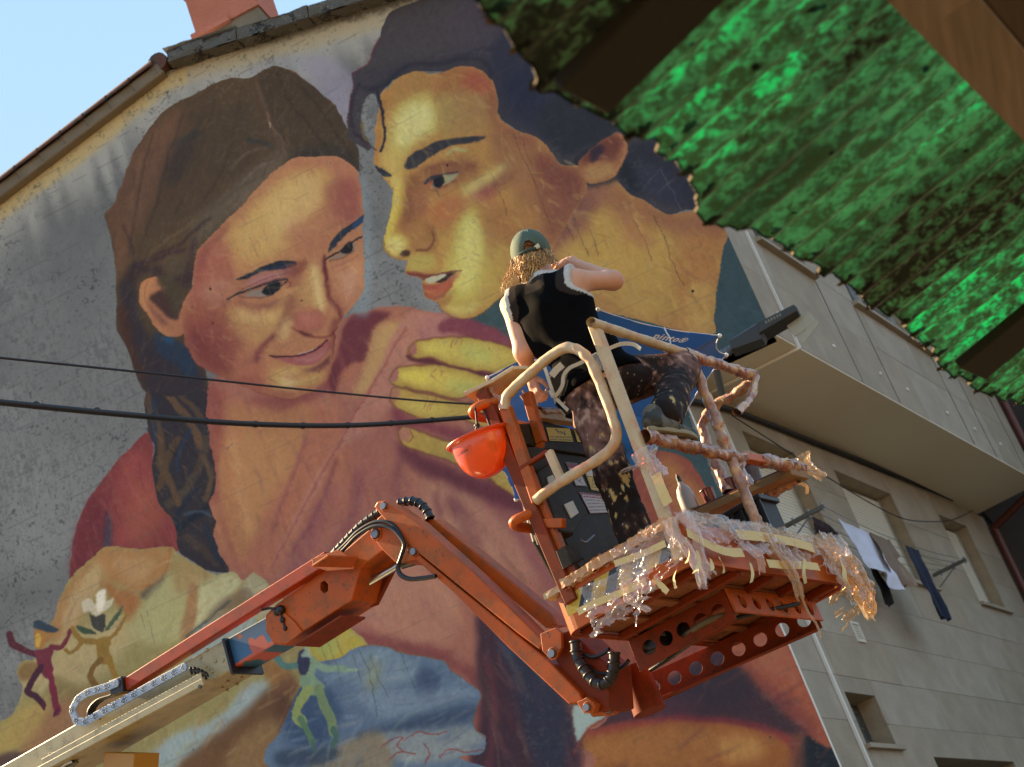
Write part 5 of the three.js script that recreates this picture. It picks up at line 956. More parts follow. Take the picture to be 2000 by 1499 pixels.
  bp('gate_strap', beam(...Q('-0.02,0.785,-0.651 -0.02,0.785,-0.47'), 0.03, 0.02), M.orangeDullShaded);
  bp('gate_strap', beam(...Q('-0.02,0.785,-0.47 -0.02,0.607,-0.461'), 0.04, 0.03, V3(1, 0, 0)), M.tape);
  bp('gate_spring', merge([bar(...Q('0.02,0.787,-0.614 0.02,0.697,-0.609'), 0.012), bar(...Q('0.02,0.751,-0.598 0.02,0.757,-0.5'), 0.009)]), M.rubber);
  bp('end_rung', beam(...Q('0.01,0.518,-0.68 0.01,0.453,-0.546'), 0.04, 0.045), M.orange);
  const [t0, t1] = Q('-0.062,1.171,0 1.535,1.198,0'); t1.y = t0.y = 1.2;
  bp('top_rail', wrapped(straight(t0, V3(0.78, 1.2, 0), 12), 0.024, 60, 8, 0.006), M.tape);
  bp('top_rail', wrapped([...straight(V3(0.78, 1.2, 0), V3(1.5, 1.2, 0), 12), V3(1.54, 1.2, -0.03), V3(1.545, 1.19, -0.1), V3(1.545, 1.18, -0.34), V3(1.53, 1.1, -0.4), V3(1.5, 0.9, -0.4), V3(1.46, 0.7, -0.38)], 0.027, 130, 9, 0.018), M.wrap);
  bp('rail_elbow', wrapped(Q('1.492,1.194,0.01 1.369,1.068,0.01 1.211,0.973,0.01 1.075,0.902,0.01'), 0.022, 30, 3, 0.012), M.wrap);
  bp('middle_post', wrapped(straight(V3(0.83, 1.2, 0), V3(0.775, 0.16, 0), 20), 0.027, 90, 12, 0.016), M.wrap);
  bp('mid_rail', wrapped(straight(V3(0.01, 0.61, 0), V3(0.95, 0.62, 0), 20), 0.03, 90, 15, 0.02), M.wrap);
  bp('mid_rail', beam(V3(0.94, 0.63, 0.0), V3(1.2, 0.64, 0), 0.045, 0.045), M.orange);
  bp('mid_rail', wrapped([...straight(V3(1.12, 0.64, 0), V3(1.6, 0.66, 0), 14)], 0.032, 60, 18, 0.02), M.wrap);
  bp('mid_rail', wrapped(straight(V3(1.53, 0.6, -0.02), V3(1.53, 0.6, -0.34), 10), 0.03, 40, 21, 0.02), M.wrap);
  for (const [h, n] of [[1.17, 'far_top_rail'], [0.57, 'far_mid_rail']]) bp(n, metreUV(tube([V3(1.5, h, -0.78), V3(0.9, h, -0.79), V3(0.15, h, -0.8), V3(0.02, h, -0.8), V3(-0.04, h, -0.765), V3(-0.03, h, -0.71), V3(0.02, h, -0.66)], 0.024, 70, 10)), M.orange);
  for (const l of [0.28, 1.5]) bp('far_post', beam(V3(l, 0.0, -0.77), V3(l, 1.17, -0.77), 0.045, 0.045, V3(1, 0, 0)), M.orange);
  bp('inner_brace', beam(...Q('0.2,1.207,-0.589 0.2,0.94,-0.614'), 0.05, 0.04, V3(1, 0, 0)), M.orange);
  bp('inner_brace', beam(...Q('0.2,0.952,-0.615 0.2,0.808,-0.712'), 0.04, 0.03, V3(1, 0, 0)), M.orange);
  bp('wrapped_bar', wrapped(Q('0.296,1.139,-0.62 0.477,1.16,-0.62 0.712,1.169,-0.62 0.841,1.147,-0.62'), 0.022, 40, 30, 0.012), M.wrap);
}
{ // control console on the far side, with its warning stickers
  const con = group('control_console', lift), cp = (n, g, m) => lp(n, g, m, con), z0 = -0.82, z1 = -0.66;
  cp('console_head', frontPlate(G('0.081,1.044 0.345,1.103 0.788,1.096 0.906,1.053 0.76,0.96 0.247,0.933 0.113,0.936'), -0.84, -0.64, [], 0.01), M.console);
  cp('console_panel', frontPlate(G('0.25,0.967 0.857,1.008 1.037,0.464 0.207,0.257 0.134,0.504 0.178,0.783'), z0, z1, [], 0.012), M.console);
  cp('console_side', frontPlate(G('0.036,0.892 0.137,0.906 0.263,0.902 0.367,0.579 0.158,0.438 0.031,0.436 0.039,0.678'), -0.74, -0.6, [], 0.012), M.console);
  cp('control_box', frontPlate(G('-0.029,0.342 0.084,0.363 0.095,0.285 -0.027,0.249'), -0.62, -0.56, [], 0.006), M.console);
  cp('cable_hook', tube(triples('0.185,0.411,-0.6 0.222,0.401,-0.6 0.278,0.423,-0.6 0.33,0.449,-0.6'), 0.006), M.steel);
  cp('console_window', frontPlate(G('0.16,0.593 0.246,0.622 0.259,0.558 0.177,0.522'), -0.6, -0.592, [], 0.002), std({ color: 0xd8d4c6, roughness: 0.5 }));
  cp('console_window', frontPlate(G('0.101,0.731 0.154,0.749 0.166,0.711 0.092,0.686'), -0.6, -0.592, [], 0.002), std({ color: 0xb8b4a8, roughness: 0.5 }));
  cp('plastic_ledge', roughen(mergeVertices(frontPlate(G('0.288,1.141 0.577,1.177 0.853,1.168 0.871,1.134 0.586,1.116 0.269,1.091'), -0.66, -0.61, [], 0.004)), 0.01, 30, 2), M.tape);
  const quad = (s, d) => { const p = triples(s), g = new THREE.BufferGeometry(); g.setAttribute('position', new THREE.Float32BufferAttribute(p.flatMap((q) => [q.x, q.y, q.z + d]), 3)); g.setAttribute('uv', new THREE.Float32BufferAttribute([0, 1, 1, 1, 1, 0, 0, 0], 2)); g.setIndex([0, 2, 1, 0, 3, 2]); g.computeVertexNormals(); return g; };
  const stick = (s, w, h, draw, d = 0.003) => { const t = canvasTexture(w, h, draw); bPart(lift, 'warning_sticker', quad(s, d), std({ map: t, roughness: 0.45 }), con); };
  const text = (g, s, x, y, size, col = '#15130f', font = 'bold') => { g.fillStyle = col; g.font = font + ' ' + size + 'px sans-serif'; g.textAlign = 'center'; g.fillText(s, x, y); };
  stick('0.335,1.06,-0.638 0.558,1.089,-0.638 0.542,1.01,-0.638 0.321,0.983,-0.638', 256, 150, (g, w, h) => { g.fillStyle = '#dcb61c'; g.fillRect(0, 0, w, h); text(g, 'USO OBLIGATORIO', w / 2, 112, 27); text(g, 'ARNES SEGURIDAD', w / 2, 142, 27); g.strokeStyle = '#15130f'; g.lineWidth = 7; g.beginPath(); g.arc(104, 22, 8, 0, 7); g.moveTo(104, 32); g.lineTo(120, 58); g.lineTo(166, 56); g.moveTo(112, 40); g.lineTo(150, 40); g.lineTo(186, 66); g.lineTo(186, 30); g.moveTo(170, 74); g.lineTo(196, 74); g.stroke(); });
  stick('0.596,1.092,-0.638 0.766,1.109,-0.638 0.764,1.031,-0.638 0.582,1.016,-0.638', 200, 150, (g, w, h) => { g.fillStyle = '#dcb61c'; g.fillRect(0, 0, w, h); text(g, 'PESO M\u00c1X.', w / 2, 44, 36); text(g, '200 kg', w / 2, 116, 52); });
  stick('0.429,0.889,-0.658 0.533,0.897,-0.658 0.546,0.769,-0.658 0.44,0.759,-0.658', 110, 220, (g, w, h) => { g.fillStyle = '#cdbfb4'; g.fillRect(0, 0, w, h); g.fillStyle = '#8c1c3c'; g.fillRect(8, 8, w - 16, 46); g.strokeStyle = '#222'; g.lineWidth = 5; g.strokeRect(5, 5, w - 10, h - 10); g.beginPath(); g.moveTo(5, 120); g.lineTo(w - 5, 120); g.moveTo(30, 76); g.lineTo(60, 76); g.lineTo(60, 106); g.moveTo(30, 150); g.lineTo(80, 200); g.moveTo(80, 150); g.lineTo(50, 180); g.stroke(); });
  stick('0.579,0.897,-0.658 0.77,0.906,-0.658 0.751,0.756,-0.658 0.572,0.752,-0.658', 220, 260, (g, w, h) => { g.fillStyle = '#d8b01e'; g.fillRect(0, 0, w, h); g.fillStyle = '#d8d2c0'; g.fillRect(10, 10, 90, 100); g.strokeStyle = '#1c1810'; g.lineWidth = 5; g.strokeRect(8, 8, w - 16, h - 16); g.beginPath(); g.moveTo(8, 118); g.lineTo(w - 8, 118); g.moveTo(112, 8); g.lineTo(112, h - 8); g.moveTo(60, 140); g.lineTo(22, 226); g.lineTo(98, 226); g.closePath(); g.moveTo(46, 206); g.lineTo(60, 180); g.lineTo(80, 200); g.moveTo(136, 150); g.lineTo(160, 176); g.lineTo(150, 200); g.moveTo(176, 190); g.lineTo(196, 220); g.moveTo(150, 40); g.lineTo(186, 80); g.stroke(); });
  stick('0.447,0.725,-0.658 0.682,0.736,-0.658 0.711,0.642,-0.658 0.475,0.61,-0.658', 320, 250, (g, w, h) => { g.fillStyle = '#cbbab0'; g.fillRect(0, 0, w, h); g.fillStyle = '#8c2428'; g.fillRect(6, 6, w - 12, 58); g.strokeStyle = '#8c2428'; g.lineWidth = 6; g.strokeRect(4, 4, w - 8, h - 8); text(g, '\u00a1ADVERTENCIA!', w / 2, 52, 40, '#e0d2c8'); ['POR FAVOR, MANTENGA', 'ESTA M\u00c1QUINA LIMPIA', 'COMPLETA SIN RESTOS DE', 'MATERIALES Y/O PINTURA'].forEach((s, i) => text(g, s, w / 2, 104 + i * 40, 23, '#5a2020')); });
}


// ---------------------------------------------------------------- the painter in the basket, seen from behind
{
  const J = (s) => triples(s)[0];
  const pelvis = J('0.36,1.103,-0.27'), hipL = J('0.33,1.09,-0.358'), hipR = J('0.42,1.095,-0.207'), kneeL = J('0.25,0.634,-0.346'), ankL = J('0.28,0.175,-0.373');
  const waist = J('0.36,1.296,-0.301'), chest = J('0.35,1.562,-0.36'), shL = J('0.31,1.718,-0.554'), shR = J('0.38,1.663,-0.204'), neck = J('0.36,1.747,-0.36'), head = J('0.4,1.938,-0.39');
  const elL = J('0.27,1.442,-0.568'), wrL = J('0.4,1.365,-0.648'), elR = J('0.58,1.656,-0.111'), wrR = J('0.6,1.899,-0.309'), kneeR = J('0.76,1.127,-0.042'), ankR = J('0.302,0.764,0');
  const p = bThing('person', 0.28, 0.1, -0.37);
  tag(p, 'person in a green cap and black sleeveless top painting from the lift basket', 'person');
  const off = (a, l, h, z) => V3(a.x + l, a.y + h, a.z + z);
  // ---- body
  const torso = [cap(hipL, hipR, 0.105), cap(pelvis, waist, 0.125, 0.112), cap(waist, chest, 0.112, 0.13), cap(off(waist, 0, 0, 0.062), off(waist, 0, 0, -0.062), 0.1), cap(off(chest, 0, -0.12, 0.07), off(chest, 0, -0.12, -0.08), 0.1), cap(off(chest, 0, -0.03, 0.08), off(chest, 0, -0.03, -0.1), 0.098), cap(shL.clone().lerp(chest, 0.32), shR.clone().lerp(chest, 0.32), 0.085), cap(shL, shR, 0.052), cap(chest, neck, 0.1, 0.07)];
  const neckCap = cap(neck, off(head, 0.01, -0.06, 0), 0.062, 0.056);
  const arms = [cap(shL, elL, 0.054, 0.043), cap(elL, wrL, 0.044, 0.029), cap(shR, elR, 0.055, 0.044), cap(elR, wrR, 0.045, 0.03)];
  const legs = [cap(hipL, kneeL, 0.098, 0.06), cap(kneeL, ankL, 0.062, 0.042), cap(hipR, kneeR, 0.1, 0.064), cap(kneeR, ankR, 0.064, 0.044)];
  const skull = (x, y, z) => { const a = x - head.x, b = y - head.y, c = z - head.z; const d = Math.sqrt((a / 0.1) ** 2 + ((b - 0.02) / 0.118) ** 2 + (c / 0.08) ** 2) - 1; return d * 0.085; };
  const hd = (f, h, z) => V3(head.x + f * 0.88 + z * 0.47, head.y + h, head.z - f * 0.47 + z * 0.88);   // the head looks away from the street, up at the wall
  const face = [cap(hd(0.05, -0.09, 0.02), hd(0.05, -0.09, -0.02), 0.045), cap(hd(0.1, 0.0, 0), hd(0.118, -0.035, 0), 0.011, 0.016), cap(hd(0, -0.01, 0.08), hd(0, -0.04, 0.078), 0.016), cap(hd(0, -0.01, -0.08), hd(0, -0.04, -0.078), 0.016), cap(hd(0.09, -0.065, 0.018), hd(0.09, -0.065, -0.018), 0.01)];
  const bodyF = blend([...torso, neckCap, ...arms, ...legs, skull, ...face], 0.035);
  const bb = (list, m) => { const b = new THREE.Box3().setFromPoints(list); return [b.min.addScalar(-m), b.max.addScalar(m)]; };
  const [lo, hi] = bb([ankL, ankR, kneeR, head, shL, shR, elR, elL, wrL, wrR], 0.16);
  const pieces = [skin(bodyF, lo, hi, 0.0095)];
  // hands: a palm, four fingers of their own lengths, a thumb from the side of the palm
  const hand = (wrist, dir, across, curl, s = 1) => {
    const d = dir.clone().normalize(), a = across.clone().normalize(), n = d.clone().cross(a).normalize(), at = (u, v, w) => wrist.clone().addScaledVector(d, u * s).addScaledVector(a, v * s).addScaledVector(n, w * s), f = [];
    f.push(cap(at(-0.02, 0, 0), at(0.03, 0, 0), 0.027 * s, 0.026 * s)); for (const v of [-0.026, -0.009, 0.009, 0.026]) f.push(cap(at(0.015, v * 0.7, 0), at(0.078, v, 0), 0.016 * s, 0.0125 * s));
    [[-0.028, 0.032, 0.02, 0.017], [-0.0095, 0.038, 0.024, 0.019], [0.0095, 0.036, 0.022, 0.018], [0.028, 0.028, 0.017, 0.015]].forEach(([v, l1, l2, l3], i) => {
      let q = at(0.078, v, 0), ang = curl * 0.6 + i * 0.05; for (const [k, l] of [l1, l2, l3].entries()) { const e = q.clone().addScaledVector(d, Math.cos(ang) * l * s).addScaledVector(n, -Math.sin(ang) * l * s); f.push(cap(q, e, (0.0098 - k * 0.0009) * s, (0.0092 - k * 0.0009) * s)); q = e; ang += curl; }
    });
    const t0 = at(0.018, 0.024, -0.006), t1 = at(0.048, 0.05, -0.02), t2 = at(0.078, 0.05, -0.036); f.push(cap(t0, t1, 0.014 * s, 0.011 * s), cap(t1, t2, 0.0105 * s, 0.0088 * s));
    const g = blend(f, 0.008), c = at(0.07, 0.01, -0.02), r = 0.13 * s; return skin(g, V3(c.x - r, c.y - r, c.z - r), V3(c.x + r, c.y + r, c.z + r), 0.0034);
  };
  pieces.push(hand(wrL, V3(0.1, -0.9, -0.12), V3(-0.35, 0, 0.9), 0.95, 1.05));
  pieces.push(hand(wrR, V3(-0.06, 0.25, -0.95), V3(-0.95, -0.1, 0.1), 0.25, 1.0));
  const bodyGeo = merge(pieces.map((g) => { g.deleteAttribute('uv'); return g; }));
  colours(bodyGeo, (x, y, z) => { const n = fbm3(x * 22, y * 22, z * 22, 3), pinch = smooth(0.07, 0.02, Math.min(V3(x, y, z).distanceTo(elL), V3(x, y, z).distanceTo(elR))) + smooth(0.12, 0.05, V3(x, y, z).distanceTo(wrL)) * 0.6; const c = lerpc([0.5, 0.26, 0.165], [0.6, 0.33, 0.215], n); return lerpc(c, [0.5, 0.17, 0.12], clamp(pinch) * 0.5); });
  bPart(p, 'body', bodyGeo, phys({ vertexColors: true, roughness: 0.58 }));
  // ---- sleeveless top
  const axis = shL.clone().sub(shR).normalize(), mid = shL.clone().lerp(shR, 0.5), spine = chest.clone().sub(pelvis).normalize();
  const wr = (x, y, z) => 0.007 * (fbm3(x * 9 + y * 6, y * 5, z * 9, 3) - 0.5) + 0.004 * Math.sin((y * 0.7 + z * 1.1) * 42 + 5 * fbm3(x * 6, y * 6, z * 6, 2));
  const torsoTop = blend([...torso, cap(shL, shL.clone().lerp(elL, 0.2), 0.058, 0.052), cap(shR, shR.clone().lerp(elR, 0.15), 0.06, 0.055)], 0.05);
  const armhole = (x, y, z) => { const t = (x - mid.x) * axis.x + (y - mid.y) * axis.y + (z - mid.z) * axis.z, low = (y - (chest.y - 0.08)); return Math.abs(t) - (0.182 + 0.3 * smooth(0.15, -0.1, low)); };
  const neckhole = (x, y, z) => 0.088 - Math.hypot((x - neck.x - 0.03) * 0.8, (y - neck.y - 0.055), (z - neck.z) * 0.85);
  const hem = (x, y, z) => pelvis.y - 0.005 - y + 0.25 * (z - pelvis.z) * 0.4;
  const topF = (x, y, z) => Math.max(torsoTop(x, y, z) - 0.017 - wr(x, y, z) - 0.012 * smooth(0.25, 0, y - pelvis.y), armhole(x, y, z), neckhole(x, y, z), hem(x, y, z));
  const [tl, th] = bb([hipL, hipR, shL, shR, neck, waist], 0.2);
  const top = skin(topF, tl, th, 0.0075);
  colours(top, (x, y, z) => {
    const a = armhole(x, y, z), n = neckhole(x, y, z), h = hem(x, y, z), up = Math.abs(torsoTop(x, y, z) - 0.017) < 0.03;
    const shoulderSeam = smooth(0.03, 0.015, Math.abs((y - neck.y) + 0.03 * 0 - (((x - mid.x) * axis.x + (y - mid.y) * axis.y + (z - mid.z) * axis.z)) * axis.y + 0.005)) * (x < neck.x + 0.02 ? 1 : 0);
    if (a > -0.026 || n > -0.03) return lerpc([0.42, 0.42, 0.39], [0.55, 0.54, 0.5], noise3(x * 90, y * 90, z * 90));
    if (a > -0.07 && y > chest.y - 0.02) return [0.028, 0.021, 0.017];
    if (n > -0.1 && Math.abs(z - neck.z) < 0.055) return [0.032, 0.026, 0.022];
    return [0.0025, 0.0025, 0.0028];
  });
  bPart(p, 'sleeveless_top', top, phys({ vertexColors: true, roughness: 0.95, specularIntensity: 0.12 }));
  // ---- trousers stiff with paint
  const fold = (x, y, z) => 0.022 * (fbm3(x * 8, y * 12, z * 8, 3) - 0.5) + 0.012 * (fbm3(x * 16 + y * 12, y * 26, z * 16, 2) - 0.5);
  const shinEndL = kneeL.clone().lerp(ankL, 1.04), shinEndR = kneeR.clone().lerp(ankR, 1.0);
  const legF = blend([cap(hipL, hipR, 0.112), cap(hipL, kneeL, 0.112, 0.082), cap(kneeL, shinEndL, 0.085, 0.082), cap(hipR, kneeR, 0.116, 0.09), cap(kneeR, shinEndR, 0.09, 0.082), cap(pelvis, off(pelvis, 0, 0.06, 0), 0.122)], 0.04);
  const trouserF = (x, y, z) => Math.max(legF(x, y, z) - fold(x, y, z), y - pelvis.y - 0.1);
  const [pl, ph] = bb([hipL, hipR, kneeL, kneeR, ankL, ankR, pelvis], 0.15);
  const tr = skin(trouserF, pl, ph, 0.0065);
  colours(tr, (x, y, z) => {
    const b = fbm3(x * 6, y * 6, z * 6, 4), f = fbm3(x * 40 + 3, y * 26, z * 40, 3), s = noise3(x * 110, y * 90, z * 110);
    let c = lerpc([0.006, 0.005, 0.005], [0.028, 0.016, 0.012], b);
    const near = smooth(0.28, 0.06, Math.hypot(x - hipL.x, (y - hipL.y + 0.16) * 0.7, z - hipL.z)) + smooth(0.2, 0.05, Math.hypot(x - kneeR.x, y - kneeR.y, z - kneeR.z)) * 0.9;
    c = lerpc(c, [0.24, 0.12, 0.09], smooth(0.42, 0.68, b * 0.4 + f * 0.45 + near * 0.26) * 0.85);
    c = lerpc(c, [0.42, 0.27, 0.2], smooth(0.56, 0.72, f * 0.78 + near * 0.14));
    c = lerpc(c, [0.45, 0.33, 0.12], smooth(0.67, 0.7, f) * smooth(0.5, 0.6, fbm3(x * 5 + 9, y * 5, z * 5, 2)));
    return lerpc(c, [0.5, 0.46, 0.4], s > 0.93 ? 0.7 : 0);
  });
  bPart(p, 'trousers', tr, phys({ vertexColors: true, roughness: 0.8, specularIntensity: 0.4 }));
  // ---- shoes
  const shoe = (heel, toe, up) => {
    const d = toe.clone().sub(heel), L = d.length(); d.normalize(); const side = d.clone().cross(up).normalize(), u = side.clone().cross(d), at = (a, b, c) => heel.clone().addScaledVector(d, a * L).addScaledVector(u, b).addScaledVector(side, c);
    const upper = blend([cap(at(0.1, 0.05, 0), at(0.5, 0.045, 0), 0.042, 0.042), cap(at(0.5, 0.04, 0), at(0.88, 0.03, 0), 0.044, 0.032), cap(at(0.14, 0.05, 0), at(0.2, 0.1, 0), 0.042, 0.046)], 0.03);
    const b = [at(0, 0, 0), at(1, 0, 0), at(0.2, 0.12, 0)], [l, h] = bb(b, 0.07), plane = (x, y, z) => 0.012 - ((x - heel.x) * u.x + (y - heel.y) * u.y + (z - heel.z) * u.z);
    bPart(p, 'shoe', colours(skin((x, y, z) => Math.max(upper(x, y, z), plane(x, y, z)), l, h, 0.005), (x, y, z) => lerpc([0.03, 0.03, 0.025], [0.12, 0.105, 0.075], smooth(0.45, 0.65, fbm3(x * 30, y * 30, z * 30, 3)))), std({ vertexColors: true, roughness: 0.8 }));
    const s = new THREE.Shape(); for (let i = 0; i <= 40; i++) { const t = (i / 40) * 2 * Math.PI, a = 0.5 + 0.54 * Math.cos(t), w = (0.032 + 0.014 * smooth(0.3, 0.75, a)) * Math.sin(t); i ? s.lineTo(a * L, w) : s.moveTo(a * L, w); }
    const g = new THREE.ExtrudeGeometry(s, { depth: 0.016, bevelEnabled: true, bevelSize: 0.003, bevelThickness: 0.004, bevelSegments: 2 }); g.applyMatrix4(new THREE.Matrix4().makeBasis(d, side.clone().negate(), u)); g.translate(heel.x, heel.y, heel.z); bPart(p, 'sole', g, std({ color: 0x8d8368, roughness: 0.8 }));
  };
  shoe(J('0.092,0.649,0'), J('0.492,0.655,0').add(V3(0, 0.0, 0)), V3(0, 1, 0));
  shoe(off(ankL, -0.07, -0.09, 0), off(ankL, 0.18, -0.09, 0.01), V3(0, 1, 0));
  // ---- pale waist tie and pocket flap of the harness
  const ribbon = (s, w, t) => { const c = new THREE.CatmullRomCurve3(triples(s), false, 'centripetal'), n = 50, pos = [], idx = []; for (let i = 0; i <= n; i++) { const q = c.getPointAt(i / n), g = c.getTangentAt(i / n), side = g.clone().cross(V3(-0.9, -0.4, 0.1)).normalize().multiplyScalar(w / 2), o = V3(-t, -t * 0.4, 0); for (const [a, b] of [[1, 0], [-1, 0], [1, 1], [-1, 1]]) pos.push(q.x + side.x * a + o.x * b, q.y + side.y * a + o.y * b, q.z + side.z * a + o.z * b); if (i) { const a = (i - 1) * 4, b = i * 4; for (const [k, m] of [[0, 1], [3, 2], [2, 0], [1, 3]]) idx.push(a + k, b + k, a + m, a + m, b + k, b + m); } } const g = new THREE.BufferGeometry(); g.setAttribute('position', new THREE.Float32BufferAttribute(pos, 3)); g.setIndex(idx); return flatten(g); };
  const tie = std({ color: 0xc2bca8, roughness: 0.8 });
  bPart(p, 'tool_pouch', metreUV(sidePlate(pairs('-0.484,1.229 -0.422,1.25 -0.35,1.237 -0.282,1.185 -0.326,1.057 -0.396,0.988 -0.466,1.005 -0.493,1.089'), 0.235, 0.3, [], 0.012)), phys({ color: 0x0b0b0c, roughness: 0.8, specularIntensity: 0.4 }));
  bPart(p, 'waist_tie', ribbon('0.2,1.154,-0.467 0.2,1.112,-0.46 0.2,1.116,-0.432 0.2,1.139,-0.392 0.2,1.175,-0.37 0.2,1.193,-0.327 0.2,1.185,-0.265 0.2,1.176,-0.187 0.2,1.165,-0.091 0.2,1.148,-0.02 0.2,1.112,0.035 0.2,1.072,0.06', 0.018, 0.004), tie);
  bPart(p, 'harness_strap', ribbon('0.21,1.292,-0.453 0.21,1.227,-0.456 0.21,1.157,-0.46 0.21,1.114,-0.46 0.21,1.059,-0.439 0.21,1.014,-0.42', 0.016, 0.004), tie);
  bPart(p, 'harness_strap', ribbon('0.2,1.212,-0.429 0.2,1.224,-0.391 0.2,1.23,-0.352', 0.034, 0.004), tie);
  bPart(p, 'harness_buckle', merge([rbox(0.012, 0.085, 0.035, 0.005).translate(...J('0.2,1.144,-0.176').toArray()), rbox(0.016, 0.02, 0.02, 0.004).translate(...J('0.19,1.091,-0.167').toArray())]), std({ color: 0x6c6c6a, roughness: 0.5 }));
  // ---- cap: crown of six panels, back opening with strap and buckle, peak in front
  const capC = off(head, -0.004, 0.018, 0), R0 = [0.122, 0.122, 0.102], tiltM = new THREE.Matrix4().makeRotationY(0.5).multiply(new THREE.Matrix4().makeRotationZ(0.16)).multiply(new THREE.Matrix4().makeRotationX(0.06));
  const crownPt = (th, ph, k = 1) => { const q = V3(-Math.cos(th) * Math.sin(ph) * R0[0] * k, Math.cos(ph) * R0[1] * k, Math.sin(th) * Math.sin(ph) * R0[2] * k); q.applyMatrix4(tiltM); return q.add(capC); };
  { const pos = [], idx = [], nt = 96, np = 30, low = 1.92;
    const keep = (th, ph) => !(Math.abs(th) < 0.36 * Math.sqrt(Math.max(0, 1 - ((ph - 1.72) / 0.36) ** 2)) && ph < 1.73);
    for (let j = 0; j <= np; j++) for (let i = 0; i <= nt; i++) { const th = (i / nt - 0.5) * 2 * Math.PI, ph = (j / np) * low, seam = Math.min(...[0, 1, 2, 3, 4, 5].map((s) => Math.abs(((th / (Math.PI / 3) - s) % 6 + 9) % 6 - 3))), q = crownPt(th, ph, 1 + 0.02 * (fbm3(th * 3, ph * 4, 2, 3) - 0.5) - 0.012 * smooth(0.05, 0, Math.abs(th / (Math.PI / 3) - Math.round(th / (Math.PI / 3)))) * Math.sin(ph)); pos.push(q.x, q.y, q.z); }
    for (let j = 0; j < np; j++) for (let i = 0; i < nt; i++) { const th = ((i + 0.5) / nt - 0.5) * 2 * Math.PI, ph = ((j + 0.5) / np) * low; if (!keep(th, ph)) continue; const a = j * (nt + 1) + i; idx.push(a, a + nt + 1, a + 1, a + 1, a + nt + 1, a + nt + 2); }
    const g = new THREE.BufferGeometry(); g.setAttribute('position', new THREE.Float32BufferAttribute(pos, 3)); g.setIndex(idx); g.computeVertexNormals();
    colours(g, (x, y, z) => lerpc([0.045, 0.078, 0.058], [0.085, 0.125, 0.095], fbm3(x * 30, y * 30, z * 30, 4)));
    const cp = bPart(p, 'cap', g, std({ vertexColors: true, roughness: 0.85 }));
    const o = offsets.get(p), sub = (n, geo, m) => { geo.translate(-o.x, -o.y, -o.z); return mesh(n, geo, m, cp); };
    const green = std({ color: 0x39493f, roughness: 0.85 });
    sub('cap_strap', tube(Array.from({ length: 12 }, (_, i) => crownPt(-0.62 + (i / 11) * 1.24, 1.8, 1.015)), 0.011, 30, 8), std({ color: 0x2c3a33, roughness: 0.85 }));
    sub('strap_buckle', rbox(0.012, 0.026, 0.03, 0.004).translate(...crownPt(0.36, 1.74, 1.06).toArray()), std({ color: 0xc8b48a, roughness: 0.35, metalness: 0.4 }));
    sub('cap_button', new THREE.SphereGeometry(0.012, 12, 8).scale(1, 0.6, 1).translate(...crownPt(0, 0, 1.02).toArray()), green);
    for (const [a, b] of [[-0.28, 0.75], [0.2, 0.78], [-0.9, 0.9], [0.95, 0.9]]) sub('eyelet', new THREE.TorusGeometry(0.0045, 0.0018, 6, 12).rotateY(1.57).translate(...crownPt(a, b, 1.01).toArray()), std({ color: 0x9aa89c, roughness: 0.6 }));
    const peak = new THREE.SphereGeometry(1, 24, 10, 0, Math.PI, 0.9, 0.65); peak.rotateY(Math.PI / 2); peak.scale(0.17, 0.05, 0.1); peak.rotateY(0.5); peak.translate(capC.x + 0.066, capC.y - 0.045, capC.z - 0.035); sub('cap_peak', peak, green);
  }
  // ---- hair: loose fair curls under the cap
  { const r = rng(4), strands = [[], [], []];
    for (let i = 0; i < 520; i++) {
      const th = (r() - 0.5) * 3.1 - 0.12, start = crownPt(th, 1.75 + r() * 0.3, 0.9 + r() * 0.1), wild = r() < 0.26 ? 1 : 0, L = 0.07 + r() * 0.09 + (wild ? 0.04 : 0), sideways = wild ? (th < -0.2 ? -1 : 0.3) * (0.3 + r() * 0.6) : (th > 0.3 ? -0.25 : 0), pts = [], ph = r() * 6.28, amp = 0.006 + r() * 0.008, fr = 8 + r() * 7;
      for (let k = 0; k <= 9; k++) { const t = k / 9; pts.push(V3(start.x - 0.02 * t - 0.035 * Math.sin(t * 2) * (0.4 + r() * 0.1) + amp * t * Math.cos(ph + t * fr), start.y - L * t * (wild ? 0.62 : 1) + amp * 0.6 * Math.sin(ph * 2 + t * fr), start.z + sideways * L * Math.pow(t, 0.8) * 0.8 + amp * t * Math.sin(ph + t * fr) - (0.02 * t) * Math.sign(start.z - head.z) * (wild ? -1 : 1))); }
      strands[(r() * 3) | 0].push(tube(pts, wild ? 0.0009 : 0.0017 + r() * 0.0022, 16, 4));
    }
    [[0.56, 0.33, 0.11], [0.36, 0.19, 0.06], [0.74, 0.5, 0.2]].forEach((c, i) => { const m = phys({ color: new THREE.Color().setRGB(...c), roughness: 0.45, transmission: 0.25, thickness: 0 }); const h = bPart(p, 'hair', merge(strands[i]), m); h.userData.kind = 'stuff'; });
    const core = blend([cap(off(head, -0.05, -0.03, 0.03), off(head, -0.06, -0.12, 0.02), 0.055, 0.03), cap(off(head, -0.05, -0.03, -0.035), off(head, -0.055, -0.12, -0.03), 0.055, 0.032)], 0.03);
    bPart(p, 'hair_core', skin((x, y, z) => core(x, y, z) + 0.008 * Math.sin(z * 120 + 6 * noise3(x * 20, y * 20, z * 20)) - 0.004, off(head, -0.16, -0.2, -0.14), off(head, 0.06, 0.06, 0.14), 0.006), std({ color: 0x6a4520, roughness: 0.7 })); }
}


